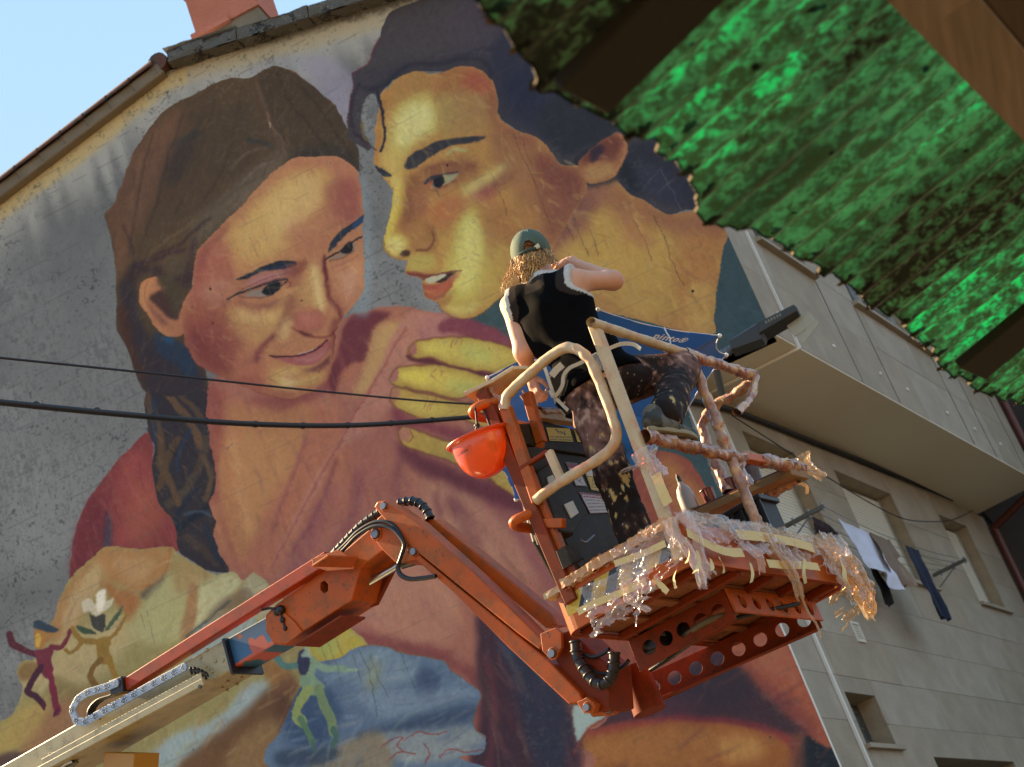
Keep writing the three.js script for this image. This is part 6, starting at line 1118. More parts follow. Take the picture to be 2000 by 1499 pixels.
// ---------------------------------------------------------------- things hung on, wrapped round and standing in the basket
{ // blue umbrella spread behind the painter
  const u = bThing('umbrella', 0.9, 0.9, -1.1), C = triples('1.15,1.379,-0.719')[0];
  tag(u, 'large blue umbrella spread open behind the painter in the basket', 'umbrella');
  const rim = triples('0.75,1.657,-0.333 1.25,1.39,0.02 1.5,1.387,-0.091 1.5,1.161,-0.527 1.3,0.941,-1.005 0.95,1.086,-1.306 0.75,1.324,-1.275 0.6,1.61,-1.004');
  const hubW = C.clone(), n = rim.length;
  const cloth = (s) => phys({ color: s, roughness: 0.42, transmission: 0.12, thickness: 0, sheen: 0.2 });
  const blue = cloth(0x2e70d0);
  for (let i = 0; i < n; i++) {
    const a = rim[i], b = rim[(i + 1) % n], N = 12, pos = [], uv = [], idx = [];
    for (let r = 0; r <= N; r++) for (let k = 0; k <= N; k++) {
      const t = r / N, w = k / N, e = a.clone().lerp(b, w), sagIn = 4 * w * (1 - w), p = hubW.clone().lerp(e, t); const bul = 0.16 * Math.sin(t * Math.PI * 0.5) * (1 - t * 0.9) * 2;
      p.x -= bul * 0.3; p.lerp(hubW, 0.05 * sagIn * t); p.x += 0.006 * Math.sin(w * 20 + i) * t; pos.push(p.x, p.y, p.z); uv.push(1 - w, 1 - t);
    }
    for (let r = 0; r < N; r++) for (let k = 0; k < N; k++) { const q = r * (N + 1) + k; idx.push(q, q + 1, q + N + 1, q + 1, q + N + 2, q + N + 1); }
    const g = new THREE.BufferGeometry(); g.setAttribute('position', new THREE.Float32BufferAttribute(pos, 3)); g.setAttribute('uv', new THREE.Float32BufferAttribute(uv, 2)); g.setIndex(idx); g.computeVertexNormals();
    let m = blue;
    if (i === 0 || i === 7 || i === 3) { const t = canvasTexture(512, 512, (c) => { c.fillStyle = i === 3 ? '#2478d4' : '#2e70d0'; c.fillRect(0, 0, 512, 512); c.fillStyle = i === 3 ? '#183f86' : '#f0f2f6'; c.font = (i === 3 ? '54px' : 'bold 46px') + ' sans-serif'; c.textAlign = 'center'; if (i === 3) { c.save(); c.translate(250, 400); c.scale(-1, 1); c.fillText('TEL. MOV', 0, 0); c.restore(); } else { c.translate(i === 0 ? 150 : 330, 440); c.rotate(Math.PI); c.fillText('pinto\u00ae', 0, 0); } }); m = cloth(0xffffff); m.map = t; }  // panel with mirrored print is brighter: sunlight through the cloth put into its colour
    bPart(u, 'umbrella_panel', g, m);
    bPart(u, 'hem', tube([a, a.clone().lerp(b, 0.25).lerp(hubW, 0.0375), a.clone().lerp(b, 0.5).lerp(hubW, 0.05), a.clone().lerp(b, 0.75).lerp(hubW, 0.0375), b].map((q) => q.clone().add(V3(-0.004, 0, 0))), 0.0035, 20, 6), std({ color: 0xc8ccd4, roughness: 0.6 }));
    bPart(u, 'rib_tip', new THREE.SphereGeometry(0.012, 10, 8).translate(a.x, a.y, a.z), std({ color: 0xe8e6e0, roughness: 0.4 }));
    bPart(u, 'rib', bar(hubW.clone().add(V3(0.03, 0, 0)), a.clone().add(V3(0.012, 0, 0)), 0.003, 6), M.steel);
  }
  bPart(u, 'shaft', bar(hubW, V3(0.9, 0.3, -0.98), 0.009, 10), M.steel);
  bPart(u, 'closing_strap', tube(triples('0.98,1.476,-0.134 0.98,1.444,-0.132 0.98,1.41,-0.127 0.98,1.378,-0.136'), 0.004, 20, 6), std({ color: 0xd0d0cc, roughness: 0.6 }));
}
{ // hard hat hung upside down by its straps
  const h = bThing('hard_hat', -0.03, 0.85, -0.82), c = triples('-0.02,0.972,-0.801')[0];
  tag(h, 'bright orange hard hat hung upside down by its black straps', 'hard hat');
  const pr = []; for (let i = 0; i <= 22; i++) { const t = (i / 22) * Math.PI / 2; pr.push(new THREE.Vector2(0.128 * Math.pow(Math.sin(t), 0.85) + 0.0005, -0.175 * Math.cos(t))); } for (const [r, y] of [[0.131, 0.012], [0.15, 0.02], [0.152, 0.026], [0.13, 0.02], [0.122, 0.004]]) pr.push(new THREE.Vector2(r, y));
  const tilt = new THREE.Matrix4().makeRotationX(0.1).multiply(new THREE.Matrix4().makeRotationZ(0.1)).multiply(new THREE.Matrix4().makeScale(0.92, 1, 1.16)), put = (g) => g.applyMatrix4(tilt).translate(c.x, c.y + 0.045, c.z);
  const orange = phys({ color: new THREE.Color().setRGB(0.9, 0.1, 0.006), roughness: 0.25, clearcoat: 0.5, transmission: 0.25, thickness: 0 });
  bPart(h, 'shell', put(new THREE.LatheGeometry(pr, 48)), orange);
  bPart(h, 'brim', put(new THREE.TorusGeometry(0.14, 0.008, 8, 48).rotateX(1.5708).translate(0, 0.02, 0)), orange);
  for (const a of [-0.5, 0, 0.5]) { const rib = Array.from({ length: 14 }, (_, i) => { const t = -0.2 + (i / 13) * 2.2 - 0.8; return V3(0.129 * Math.sin(t) * Math.cos(a * 0.3), -0.152 * Math.cos(t), 0.12 * a * Math.cos(t)); }); bPart(h, 'ridge', put(tube(rib, 0.005, 40, 6)), orange); }
  { const t = canvasTexture(256, 96, (g, w, q) => { g.fillStyle = '#d8480e'; g.fillRect(0, 0, w, q); g.translate(w / 2, q / 2); g.rotate(Math.PI); g.fillStyle = '#141010'; g.font = 'bold 56px sans-serif'; g.textAlign = 'center'; g.fillText('Keprio', 0, 20); });
    const g = new THREE.PlaneGeometry(0.12, 0.045, 16, 6), p = g.attributes.position; for (let i = 0; i < p.count; i++) { const a = p.getX(i) / 0.13 - 0.35, y = -0.045 + p.getY(i), r = 0.1305 * Math.sqrt(1 - (y / 0.152) ** 2) ; p.setXYZ(i, -Math.cos(a) * r, y, Math.sin(a) * r); } g.computeVertexNormals(); bPart(h, 'lettering', put(g), phys({ map: t, roughness: 0.3, clearcoat: 0.4 })); }
  const knot = triples('-0.05,1.085,-0.771')[0];
  bPart(h, 'strap', tube(triples('-0.06,1.169,-0.737 -0.06,1.127,-0.748 -0.06,1.08,-0.765 -0.06,1.055,-0.786 -0.06,1.023,-0.813'), 0.005, 30, 6), M.black); bPart(h, 'strap', tube(triples('-0.06,1.08,-0.765 -0.06,1.038,-0.76 -0.06,0.98,-0.755'), 0.006, 20, 6), M.black); bPart(h, 'strap', tube(triples('-0.03,1.158,-0.71 -0.03,1.091,-0.715 -0.03,0.989,-0.713'), 0.005, 20, 6), M.black);
  bPart(h, 'strap_knot', roughen(mergeVertices(new THREE.SphereGeometry(0.014, 10, 8)), 0.006, 60).translate(knot.x, knot.y, knot.z), M.black);
}
// crumpled film: a sheet hung over a line, creased lengthwise and across
const crease = (x, y, z) => Math.abs(noise3(x, y, z) - 0.5) * 2;
function film(line, drop, out, seed, n = 46, m = 16, rag = 0.35) {
  const c = new THREE.CatmullRomCurve3(line, false, 'centripetal'), pos = [], idx = [], len0 = c.getLength(), N = n * 2, K = m * 2;
  for (let j = 0; j <= K; j++) for (let i = 0; i <= N; i++) {
    const u = i / N, v = j / K, s = u * len0, p = c.getPointAt(u), len = drop * (1 - rag + rag * 2 * fbm3(s * 9 + seed, 1.5, 0, 3)), h = v * len, lean = 0.6 * (fbm3(s * 4 + seed, 0, 5, 2) - 0.5);
    const big = fbm3(s * 9 + seed + h * lean * 8, h * 5, 3, 2) - 0.5, folds = crease(s * 26 + h * lean * 30 + seed, h * 7, 1) - 0.4, cross = crease(s * 17 - h * 30, h * 34 + s * 16, seed) - 0.4, fine = crease(s * 70 + h * 25, h * 60 - s * 30, seed + 3) - 0.4, d = 0.014 + 0.05 * big + 0.022 * folds + 0.014 * cross + 0.006 * fine + 0.02 * v;
    pos.push(p.x + out.x * d + out.z * 0.02 * cross, p.y + 0.02 - h + 0.02 * (fbm3(s * 16, v * 3, seed, 2) - 0.5), p.z + out.z * d + out.x * 0.02 * cross);
  }
  for (let j = 0; j < K; j++) for (let i = 0; i < N; i++) { if (j > K * 0.6 && fbm3((i / N) * len0 * 14 + seed, j * 0.16, 9, 3) > 0.58) continue; const q = j * (N + 1) + i; idx.push(q, q + 1, q + N + 1, q + 1, q + N + 2, q + N + 1); }
  const g = new THREE.BufferGeometry(); g.setAttribute('position', new THREE.Float32BufferAttribute(pos, 3)); g.setIndex(idx); g.computeVertexNormals(); return g;
}
// a bunch of film: a twisted tail with long pleats
function filmTail(a, b, w, seed, n = 44) {
  const pos = [], idx = [], m = 40, d = b.clone().sub(a);
  for (let j = 0; j <= n; j++) for (let i = 0; i <= m; i++) { const t = j / n, th = (i / m) * 6.2832 + t * 1.6, k = (i % m) / m, pleat = crease(k * 9 + seed, t * 2.2, 0) * 0.8 + crease(k * 22, t * 6 + seed, 1) * 0.35, rr = w * (0.35 + 0.75 * pleat) * (1 - 0.5 * t) * (1 + 0.5 * (fbm3(t * 5 + seed, 0, 0, 2) - 0.5)); pos.push(a.x + d.x * t + Math.cos(th) * rr, a.y + d.y * (t + 0.12 * (noise3(k * 8, seed, t * 2) - 0.5) * t), a.z + d.z * t + Math.sin(th) * rr + 0.02 * Math.sin(t * 5 + seed)); }
  for (let j = 0; j < n; j++) for (let i = 0; i < m; i++) { const q = j * (m + 1) + i; idx.push(q, q + 1, q + m + 1, q + 1, q + m + 2, q + m + 1); }
  const g = new THREE.BufferGeometry(); g.setAttribute('position', new THREE.Float32BufferAttribute(pos, 3)); g.setIndex(idx); g.computeVertexNormals(); return g;
}
// a band of masking tape along points, its broad side turned towards face
function tapeBand(pts, w, face, curlSeed = 0) {
  const c = new THREE.CatmullRomCurve3(pts, false, 'centripetal'), n = 30, pos = [], idx = [];
  for (let i = 0; i <= n; i++) { const t = i / n, p = c.getPointAt(t), side = c.getTangentAt(t).cross(face).normalize().multiplyScalar(w / 2), wob = 0.004 * (noise3(t * 9 + curlSeed, 0, 0) - 0.5) + (curlSeed ? 0 : 0.001 * Math.sin(t * 30)); if (curlSeed) side.applyAxisAngle(c.getTangentAt(t), t * 1.6 * (curlSeed % 2 ? 1 : -1)); pos.push(p.x + side.x + face.x * wob, p.y + side.y, p.z + side.z + face.z * wob, p.x - side.x - face.x * wob, p.y - side.y, p.z - side.z); if (i) idx.push(i * 2 - 2, i * 2 - 1, i * 2, i * 2 - 1, i * 2 + 1, i * 2); }
  const g = new THREE.BufferGeometry(); g.setAttribute('position', new THREE.Float32BufferAttribute(pos, 3)); g.setIndex(idx); g.computeVertexNormals(); return g;
}
{ const w = bThing('plastic_wrap', 0.3, 0.18, 0.02), OUT = V3(0, 0, 1), END = V3(-1, 0, 0), L = (l, h, z) => V3(l, h, z);
  tag(w, 'crumpled clear film and masking tape wrapped round the basket rim', 'plastic film');
  bPart(w, 'film_sheet', film([L(-0.01, 0.19, -0.36), L(-0.012, 0.19, -0.2), L(-0.01, 0.2, -0.03)], 0.26, END, 3, 50, 22), M.film);
  bPart(w, 'film_sheet', film([L(-0.012, 0.12, -0.58), L(-0.014, 0.1, -0.4), L(-0.012, 0.12, -0.22)], 0.24, END, 9, 50, 20, 0.45), M.film);
  bPart(w, 'film_sheet', film([L(0.0, 0.2, 0.012), L(0.4, 0.2, 0.014), L(0.8, 0.2, 0.014)], 0.17, OUT, 14, 90, 16), M.film);
  bPart(w, 'film_sheet', film([L(0.65, 0.21, 0.014), L(1.1, 0.2, 0.016), L(1.55, 0.19, 0.01)], 0.2, OUT, 21, 90, 16), M.dirtyFilm);
  bPart(w, 'film_sheet', film([L(0.0, 0.215, -0.02), L(0.5, 0.225, -0.012), L(1.0, 0.22, -0.01), L(1.5, 0.21, -0.02)], 0.09, OUT, 27, 120, 8), M.dirtyFilm);
  bPart(w, 'film_sheet', film([L(1.3, 0.2, 0.02), L(1.5, 0.19, 0.03), L(1.62, 0.16, -0.04), L(1.63, 0.16, -0.2)], 0.34, OUT, 33, 60, 24, 0.5), M.dirtyFilm);
  bPart(w, 'film_sheet', film([L(1.34, 0.22, 0.03), L(1.56, 0.2, 0.04), L(1.66, 0.15, -0.02)], 0.28, OUT, 39, 50, 22, 0.5), M.film);
  for (const [a, b, ww, s, mt] of [
    [L(-0.02, 0.2, -0.02), L(-0.03, -0.14, 0.0), 0.05, 4, 0], [L(0.01, 0.2, 0.02), L(0.03, -0.1, 0.05), 0.045, 7, 0], [L(0.72, 0.16, 0.03), L(0.8, -0.16, 0.05), 0.05, 11, 1], [L(-0.02, 0.04, -0.36), L(-0.03, -0.12, -0.3), 0.035, 15, 0],
    [L(1.52, 0.1, 0.04), L(1.62, -0.2, 0.02), 0.08, 18, 1], [L(1.4, 0.08, 0.04), L(1.44, -0.08, 0.05), 0.05, 23, 1], [L(0.5, 0.12, 0.03), L(0.52, -0.05, 0.05), 0.035, 24, 0]]) bPart(w, 'film_tail', filmTail(a, b, ww, s), mt ? M.dirtyFilm : M.film);
  bPart(w, 'film_string', tube([L(0.8, -0.14, 0.05), L(0.83, -0.24, 0.04), L(0.86, -0.3, 0.04), L(0.86, -0.36, 0.03)], 0.006, 24, 6), M.dirtyFilm);
  const band = (s, ww, n) => bPart(w, 'tape_strip', tapeBand(triples(s), ww, n), M.masking);
  band('-0.055,0.096,0.045 0.082,0.054,0.045 0.245,0.029,0.045 0.403,0.038,0.045', 0.045, OUT); band('0.42,0.133,0.045 0.727,0.146,0.045 1.039,0.143,0.045 1.192,0.129,0.045', 0.05, OUT); band('0.597,-0.003,0.05 0.808,0.006,0.05 0.967,0.019,0.05 1.145,0.023,0.05', 0.042, OUT);
  band('-0.03,0.038,-0.621 -0.03,0.034,-0.527 -0.03,0.016,-0.387 -0.03,0.004,-0.241', 0.032, END); band('-0.03,0.147,-0.357 -0.03,0.124,-0.221 -0.03,0.11,-0.084', 0.03, END);
  const dangle = (s, ww, seed) => bPart(w, 'tape_end', tapeBand(triples(s), ww * 0.55, OUT, seed), M.masking);
  dangle('-0.062,-0.001,0.06 -0.081,-0.051,0.06 -0.13,-0.094,0.06 -0.181,-0.117,0.06', 0.03, 3); dangle('-0.115,0.058,0.06 -0.143,-0.018,0.06 -0.207,-0.072,0.06', 0.028, 4); dangle('0.03,-0.032,0.06 0.013,-0.078,0.06 -0.008,-0.094,0.06', 0.03, 5); dangle('0.114,-0.015,0.06 0.121,-0.055,0.06 0.098,-0.096,0.06', 0.026, 6); dangle('0.398,-0.022,0.06 0.38,-0.069,0.06 0.327,-0.124,0.06', 0.028, 7); dangle('0.827,0.019,0.06 0.796,-0.037,0.06 0.802,-0.079,0.06 0.85,-0.059,0.06', 0.026, 8); dangle('0.997,0.049,0.06 0.925,-0.022,0.06 0.888,-0.089,0.06', 0.03, 9); dangle('1.389,0.083,0.07 1.383,0.026,0.07 1.341,-0.044,0.07 1.346,-0.089,0.07', 0.036, 11); dangle('-0.06,0.022,-0.054 -0.06,-0.023,-0.063 -0.06,-0.056,-0.095 -0.06,-0.1,-0.104', 0.026, 12); dangle('-0.05,-0.005,-0.186 -0.05,-0.047,-0.171 -0.05,-0.095,-0.153', 0.05, 13);
}
{ // the knot of film on the corner post, the clump at the end of the rail, the rags on the far rail
  const a = bThing('film_knot', 0, 0.5, 0); tag(a, 'knot of clear film tied round the corner post below the mid rail', 'plastic film');
  const [p, q] = triples('-0.02,0.472,-0.011 -0.02,0.507,-0.136');
  bPart(a, 'film_wrap', filmTail(p.clone().add(V3(0, 0.07, 0)), p.clone().add(V3(0, -0.08, 0)), 0.075, 41), M.film); bPart(a, 'film_tail', filmTail(p, q, 0.05, 43), M.film); bPart(a, 'tape_strip', tapeBand([p.clone().add(V3(-0.03, -0.07, 0.02)), p.clone().add(V3(-0.035, -0.15, 0.02)), p.clone().add(V3(-0.03, -0.22, 0.02))], 0.05, V3(-1, 0, 0)), M.masking);
  const b = bThing('film_bunch', 1.6, 0.66, 0); tag(b, 'brownish bunch of film on the far end of the mid rail', 'plastic film');
  const e = triples('1.617,0.669,0')[0]; bPart(b, 'film_wrap', filmTail(e.clone().add(V3(0.06, 0.07, 0)), e.clone().add(V3(0.08, -0.08, 0.02)), 0.06, 47), M.dirtyFilm); bPart(b, 'film_tail', filmTail(triples('1.694,0.653,-0.1')[0], triples('1.797,0.586,-0.1')[0], 0.02, 49), M.dirtyFilm);
  const c = bThing('film_scrap', 0.9, 0.6, 0); tag(c, 'scrap of film around the middle post below the mid rail', 'plastic film');
  bPart(c, 'film_wrap', filmTail(triples('0.905,0.631,0.01')[0], triples('0.837,0.451,0.01')[0], 0.045, 53), M.film);
  const d = bThing('wrapped_lid', 0, 1.25, -0.7); tag(d, 'flat board wrapped in crinkled film over the console corner', 'board');
  const lid = floorPlate(G('-0.049,-0.776 -0.004,-0.633 0.006,-0.502 0.089,-0.475 0.173,-0.487 0.163,-0.6 0.237,-0.739 0.084,-0.806'), 1.255, 1.275, [], 0.004); bPart(d, 'board', lid, M.tape);
  bPart(d, 'film_sheet', film(triples('-0.006,1.285,-0.799 0.066,1.285,-0.716 0.19,1.285,-0.698 0.181,1.285,-0.6'), 0.04, V3(0, 0, 0.4), 57, 40, 6), M.film);
  const k = triples('-0.005,1.24,-0.745 0.027,1.24,-0.671 0.084,1.24,-0.633'); bPart(d, 'film_tail', filmTail(k[1], k[1].clone().add(V3(0.02, -0.12, 0)), 0.05, 61), M.film);
}
{ // board with paint pots along the end of the basket
  const b = bThing('paint_shelf', 1.5, 0.63, -0.3); tag(b, 'narrow wooden shelf tied across the end of the basket', 'shelf');
  const [p, q] = triples('1.5,0.671,-0.608 1.5,0.608,0.016'); bPart(b, 'shelf_board', metreUV(beam(p, q, 0.2, 0.045)), std({ map: rep(tapeTex, 1.2), color: 0xb8a080, roughness: 0.7 })); bPart(b, 'paint_spill', roughen(mergeVertices(beam(p.clone().add(V3(0, 0.026, 0)).lerp(q, 0.05), q.clone().add(V3(0, 0.026, 0)), 0.19, 0.012)), 0.008, 30, 2), std({ color: 0x542420, roughness: 0.4 }));
  const at = (t) => p.clone().lerp(q, t).add(V3(0, 0.035, 0));
  const pot = (t, r, h, name, label, cat) => { const o = at(t), g = bThing(name, o.x, o.y, o.z); tag(g, label, cat, null); const pr = [[0.001, 0], [r * 0.82, 0], [r * 0.86, 0.004], [r, h], [r * 1.05, h], [r * 1.05, h + 0.006], [r * 0.95, h + 0.006], [r * 0.8, 0.01], [0.001, 0.01]].map(([x, y]) => new THREE.Vector2(x, y)); bPart(g, 'cup_wall', new THREE.LatheGeometry(pr, 24).translate(o.x, o.y, o.z), std({ color: 0x5c1f1c, roughness: 0.35 })); bPart(g, 'paint_drip', merge([0.3, 1.2, 2.4, 3.4].map((a) => bar(V3(o.x - Math.cos(a) * r, o.y + h, o.z + Math.sin(a) * r), V3(o.x - Math.cos(a) * r * 0.92, o.y + h * 0.35, o.z + Math.sin(a) * r * 0.92), 0.005, 6, 0.003))), std({ color: 0x8a4a40, roughness: 0.3 })); };
  pot(0.16, 0.038, 0.085, 'paint_cup', 'dark red paint cup beside the spattered bottle', 'cup'); pot(0.38, 0.04, 0.085, 'paint_cup', 'dark red paint cup touching the middle post', 'cup');
  { const o = triples('1.42,0.692,-0.595')[0], g = bThing('paint_bottle', o.x, o.y, o.z); tag(g, 'grey plastic bottle spattered with dark paint behind the rim', 'bottle'); const pr = [[0.001, 0], [0.046, 0], [0.048, 0.01], [0.046, 0.1], [0.034, 0.14], [0.014, 0.165], [0.013, 0.18], [0.001, 0.181]].map(([x, y]) => new THREE.Vector2(x, y)); const lt = new THREE.LatheGeometry(pr, 24).translate(o.x, o.y, o.z); bPart(g, 'bottle_body', colours(lt, (x, y, z) => lerpc([0.42, 0.4, 0.38], [0.2, 0.05, 0.045], smooth(0.55, 0.62, fbm3(x * 50, y * 22, z * 50, 2)))), phys({ vertexColors: true, roughness: 0.4, transmission: 0.2, thickness: 0 })); bPart(g, 'bottle_cap', new THREE.CylinderGeometry(0.012, 0.014, 0.035, 14).translate(o.x, o.y + 0.195, o.z), std({ color: 0x28322c, roughness: 0.5 })); bPart(g, 'nozzle', new THREE.ConeGeometry(0.01, 0.03, 12).translate(o.x, o.y + 0.225, o.z), std({ color: 0x7a2420, roughness: 0.5 })); }
  { const o = at(0.6), g = bThing('paint_can', o.x, o.y, o.z); tag(g, 'paint caked can at the right end of the shelf', 'can'); bPart(g, 'can_wall', roughen(mergeVertices(new THREE.CylinderGeometry(0.05, 0.045, 0.11, 20, 8)), 0.012, 30, 4).translate(o.x, o.y + 0.055, o.z), std({ color: 0x4a4244, roughness: 0.5 })); bPart(g, 'paint_crust', roughen(mergeVertices(new THREE.TorusGeometry(0.048, 0.012, 8, 24)).rotateX(1.57), 0.01, 40, 5).translate(o.x, o.y + 0.11, o.z), std({ color: 0x70302c, roughness: 0.4 })); }
  { const g = bThing('black_crate', 1.28, 0.02, -0.3); tag(g, 'black ribbed plastic crate under the paint shelf', 'crate'); bPart(g, 'crate_body', box(1.12, 1.3, 0.02, 0.47, -0.56, -0.09), M.black); for (let i = 0; i < 9; i++) bPart(g, 'crate_rib', rbox(0.014, 0.43, 0.022, 0.004).translate(1.113, 0.25, -0.09 - i * 0.055), M.rubber); bPart(g, 'crate_rim', rbox(0.22, 0.03, 0.51, 0.008).translate(1.21, 0.475, -0.325), M.rubber); }
  { const [s, t] = triples('1.35,0.543,-0.165 1.35,0.335,-0.151'), g = bThing('grey_tube', t.x, t.y, t.z); tag(g, 'grey plastic tube standing beside the black crate', 'tube'); bPart(g, 'tube_wall', bar(t, s, 0.036, 20), std({ color: 0x3a3a3a, roughness: 0.35 })); bPart(g, 'tape_strip', tapeBand([s.clone().add(V3(-0.04, -0.02, 0.03)), s.clone().add(V3(-0.042, -0.02, -0.035))], 0.05, V3(-1, 0, 0)), M.masking); }
  { const o = triples('0.46,1.206,-0.737')[0], g = bThing('brush_jar', o.x, o.y, o.z); tag(g, 'small glass jar with brushes under the painters left hand', 'jar'); bPart(g, 'jar_glass', new THREE.LatheGeometry([[0.001, 0], [0.03, 0], [0.031, 0.06], [0.026, 0.07], [0.026, 0.08], [0.024, 0.08], [0.024, 0.07], [0.028, 0.058], [0.027, 0.006], [0.001, 0.005]].map(([x, y]) => new THREE.Vector2(x, y)), 24).translate(o.x, o.y, o.z), phys({ color: 0xe0e4da, transmission: 0.8, thickness: 0, roughness: 0.1 })); for (const [dx, dz] of [[0.01, 0.012], [-0.012, 0.0], [0.0, -0.014]]) bPart(g, 'brush', bar(V3(o.x, o.y + 0.01, o.z), V3(o.x + dx * 3, o.y + 0.14, o.z + dz * 3), 0.004, 8), std({ color: 0x9a7a50, roughness: 0.5 })); }
}
// ---------------------------------------------------------------- wires, lamp, washing
{ const wire = (name, pts, r, label, cat = 'cable') => { const o = pts[0], g = group(name); g.position.copy(o); mesh('cable_run', tube(pts.map((q) => q.clone().sub(o)), r, 80, 7), M.black, g); return tag(g, label, cat); };
  const thick = wire('overhead_cable', [V3(-4.793, 6.845, -8.396), V3(-4.464, 6.938, -9.422), V3(-4.044, 7.095, -10.771), V3(-3.622, 7.249, -11.898), V3(-3.021, 7.483, -13.248), V3(-2.307, 7.702, -14.626), V3(-1.545, 7.841, -15.883)], 0.021, 'thick black cable sagging across the mural at the left');
  { const r = rng(3), ties = []; for (let i = 0; i < 9; i++) { const q = new THREE.CatmullRomCurve3([V3(-4.793, 6.845, -8.396), V3(-4.044, 7.095, -10.771), V3(-3.622, 7.249, -11.898), V3(-3.021, 7.483, -13.248)], false, 'centripetal').getPointAt(0.1 + i * 0.1); const g = new THREE.TorusGeometry(0.024, 0.005, 6, 12); g.rotateY(0.4); g.translate(q.x - thick.position.x, q.y - thick.position.y, q.z - thick.position.z); mesh('cable_tie', g, M.black, thick); } }
  wire('thin_wire', [V3(-4.903, 7.335, -8.71), V3(-4.343, 7.43, -10.115), V3(-3.704, 7.481, -11.554), V3(-2.956, 7.569, -13.221), V3(-1.614, 7.759, -15.851)], 0.0085, 'thin black wire crossing the painted braid and chin', 'wire');
  const onWall = (s, o, dy = 0) => pairs(s).map(([u, y]) => V3(u, y + dy, o).applyMatrix4(faceM));
  wire('facade_cable', onWall('-0.177,7.642 1.035,7.791 2.045,7.832 3.53,7.872 5.233,7.918 7.179,7.951 8.946,7.967 9.993,7.942 10.193,7.789', 0.04), 0.03, 'thick black cable run along the wall under the overhang');
  wire('facade_wire', onWall('0.846,7.646 1.869,7.505 2.858,7.365 4.255,7.204 5.253,7.163 6.297,7.27 7.674,7.498 9.076,7.852', 0.1), 0.007, 'thin wire drooping across the windows under the overhang', 'wire');
}
{ // street lamp on a bracket from the corner
  const Z0 = -14.7, P2 = (s) => pairs(s).map(([x, y]) => V3(x, y, Z0)), [a, b, c, d] = P2('-1.044,7.611 -0.843,7.642 -0.546,7.647 -0.168,7.686'), g = group('street_lamp'); g.position.copy(a);
  tag(g, 'grey and black street lamp head on a bracket at the house corner', 'street lamp');
  const put = (n, geo, m) => mesh(n, geo.translate(-a.x, -a.y, -a.z), m, g), grey = std({ color: 0x596068, roughness: 0.45 }), dk = std({ color: 0x2a2924, roughness: 0.5 });
  put('bracket', merge([bar(V3(a.x - 0.12, a.y - 0.04, WALL.z), a, 0.035, 14), bar(a, b, 0.042, 16)]), grey);
  put('clamp', merge([0.25, 0.5, 0.75].map((t) => { const q = a.clone().lerp(b, t); return bar(q.clone().lerp(b, -0.06), q.clone().lerp(b, 0.06), 0.052, 16); })), grey);
  const x = d.clone().sub(b).normalize(), up = V3(0, 0, 1).cross(x).normalize(), basis = new THREE.Matrix4().makeBasis(x, up, V3(0, 0, 1)).setPosition(b), len = b.distanceTo(d), box2 = (geo) => geo.applyMatrix4(basis);
  const neckS = plate([[-0.02, -0.05], [len * 0.4, -0.1], [len * 0.46, -0.045], [len * 0.46, 0.055], [len * 0.42, 0.06], [0.0, 0.04]], 0.2, [], 0.01); put('lamp_neck', box2(neckS.translate(0, 0, -0.1)), dk);
  put('lamp_gear_cover', box2(plate([[0.02, 0.02], [len * 0.42, 0.04], [len * 0.42, 0.075], [0.04, 0.055]], 0.16, [], 0.006).translate(0, 0, -0.08)), grey);
  put('lamp_head', box2(plate([[len * 0.4, -0.05], [len * 0.98, -0.035], [len, 0.0], [len * 0.98, 0.045], [len * 0.46, 0.055]], 0.26, [], 0.014).translate(0, 0, -0.13)), dk);
  const vents = []; for (let i = 0; i < 6; i++) vents.push(rbox(0.018, 0.03, 0.006, 0.002).translate(len * 0.55 + i * 0.028, 0.012, 0.132)); put('cooling_slots', box2(merge(vents)), std({ color: 0x6c6858, roughness: 0.5 }));
  const [e0, e1, e2] = P2('-0.207,7.64 -0.183,7.507 -0.149,7.447'); put('glass_cover', merge([beam(e0, e1, 0.24, 0.012, V3(0, 0, 1)), beam(e1, e2, 0.24, 0.01, V3(0, 0, 1))]), phys({ color: 0xb8b49a, transmission: 0.4, thickness: 0, roughness: 0.2 }));
}
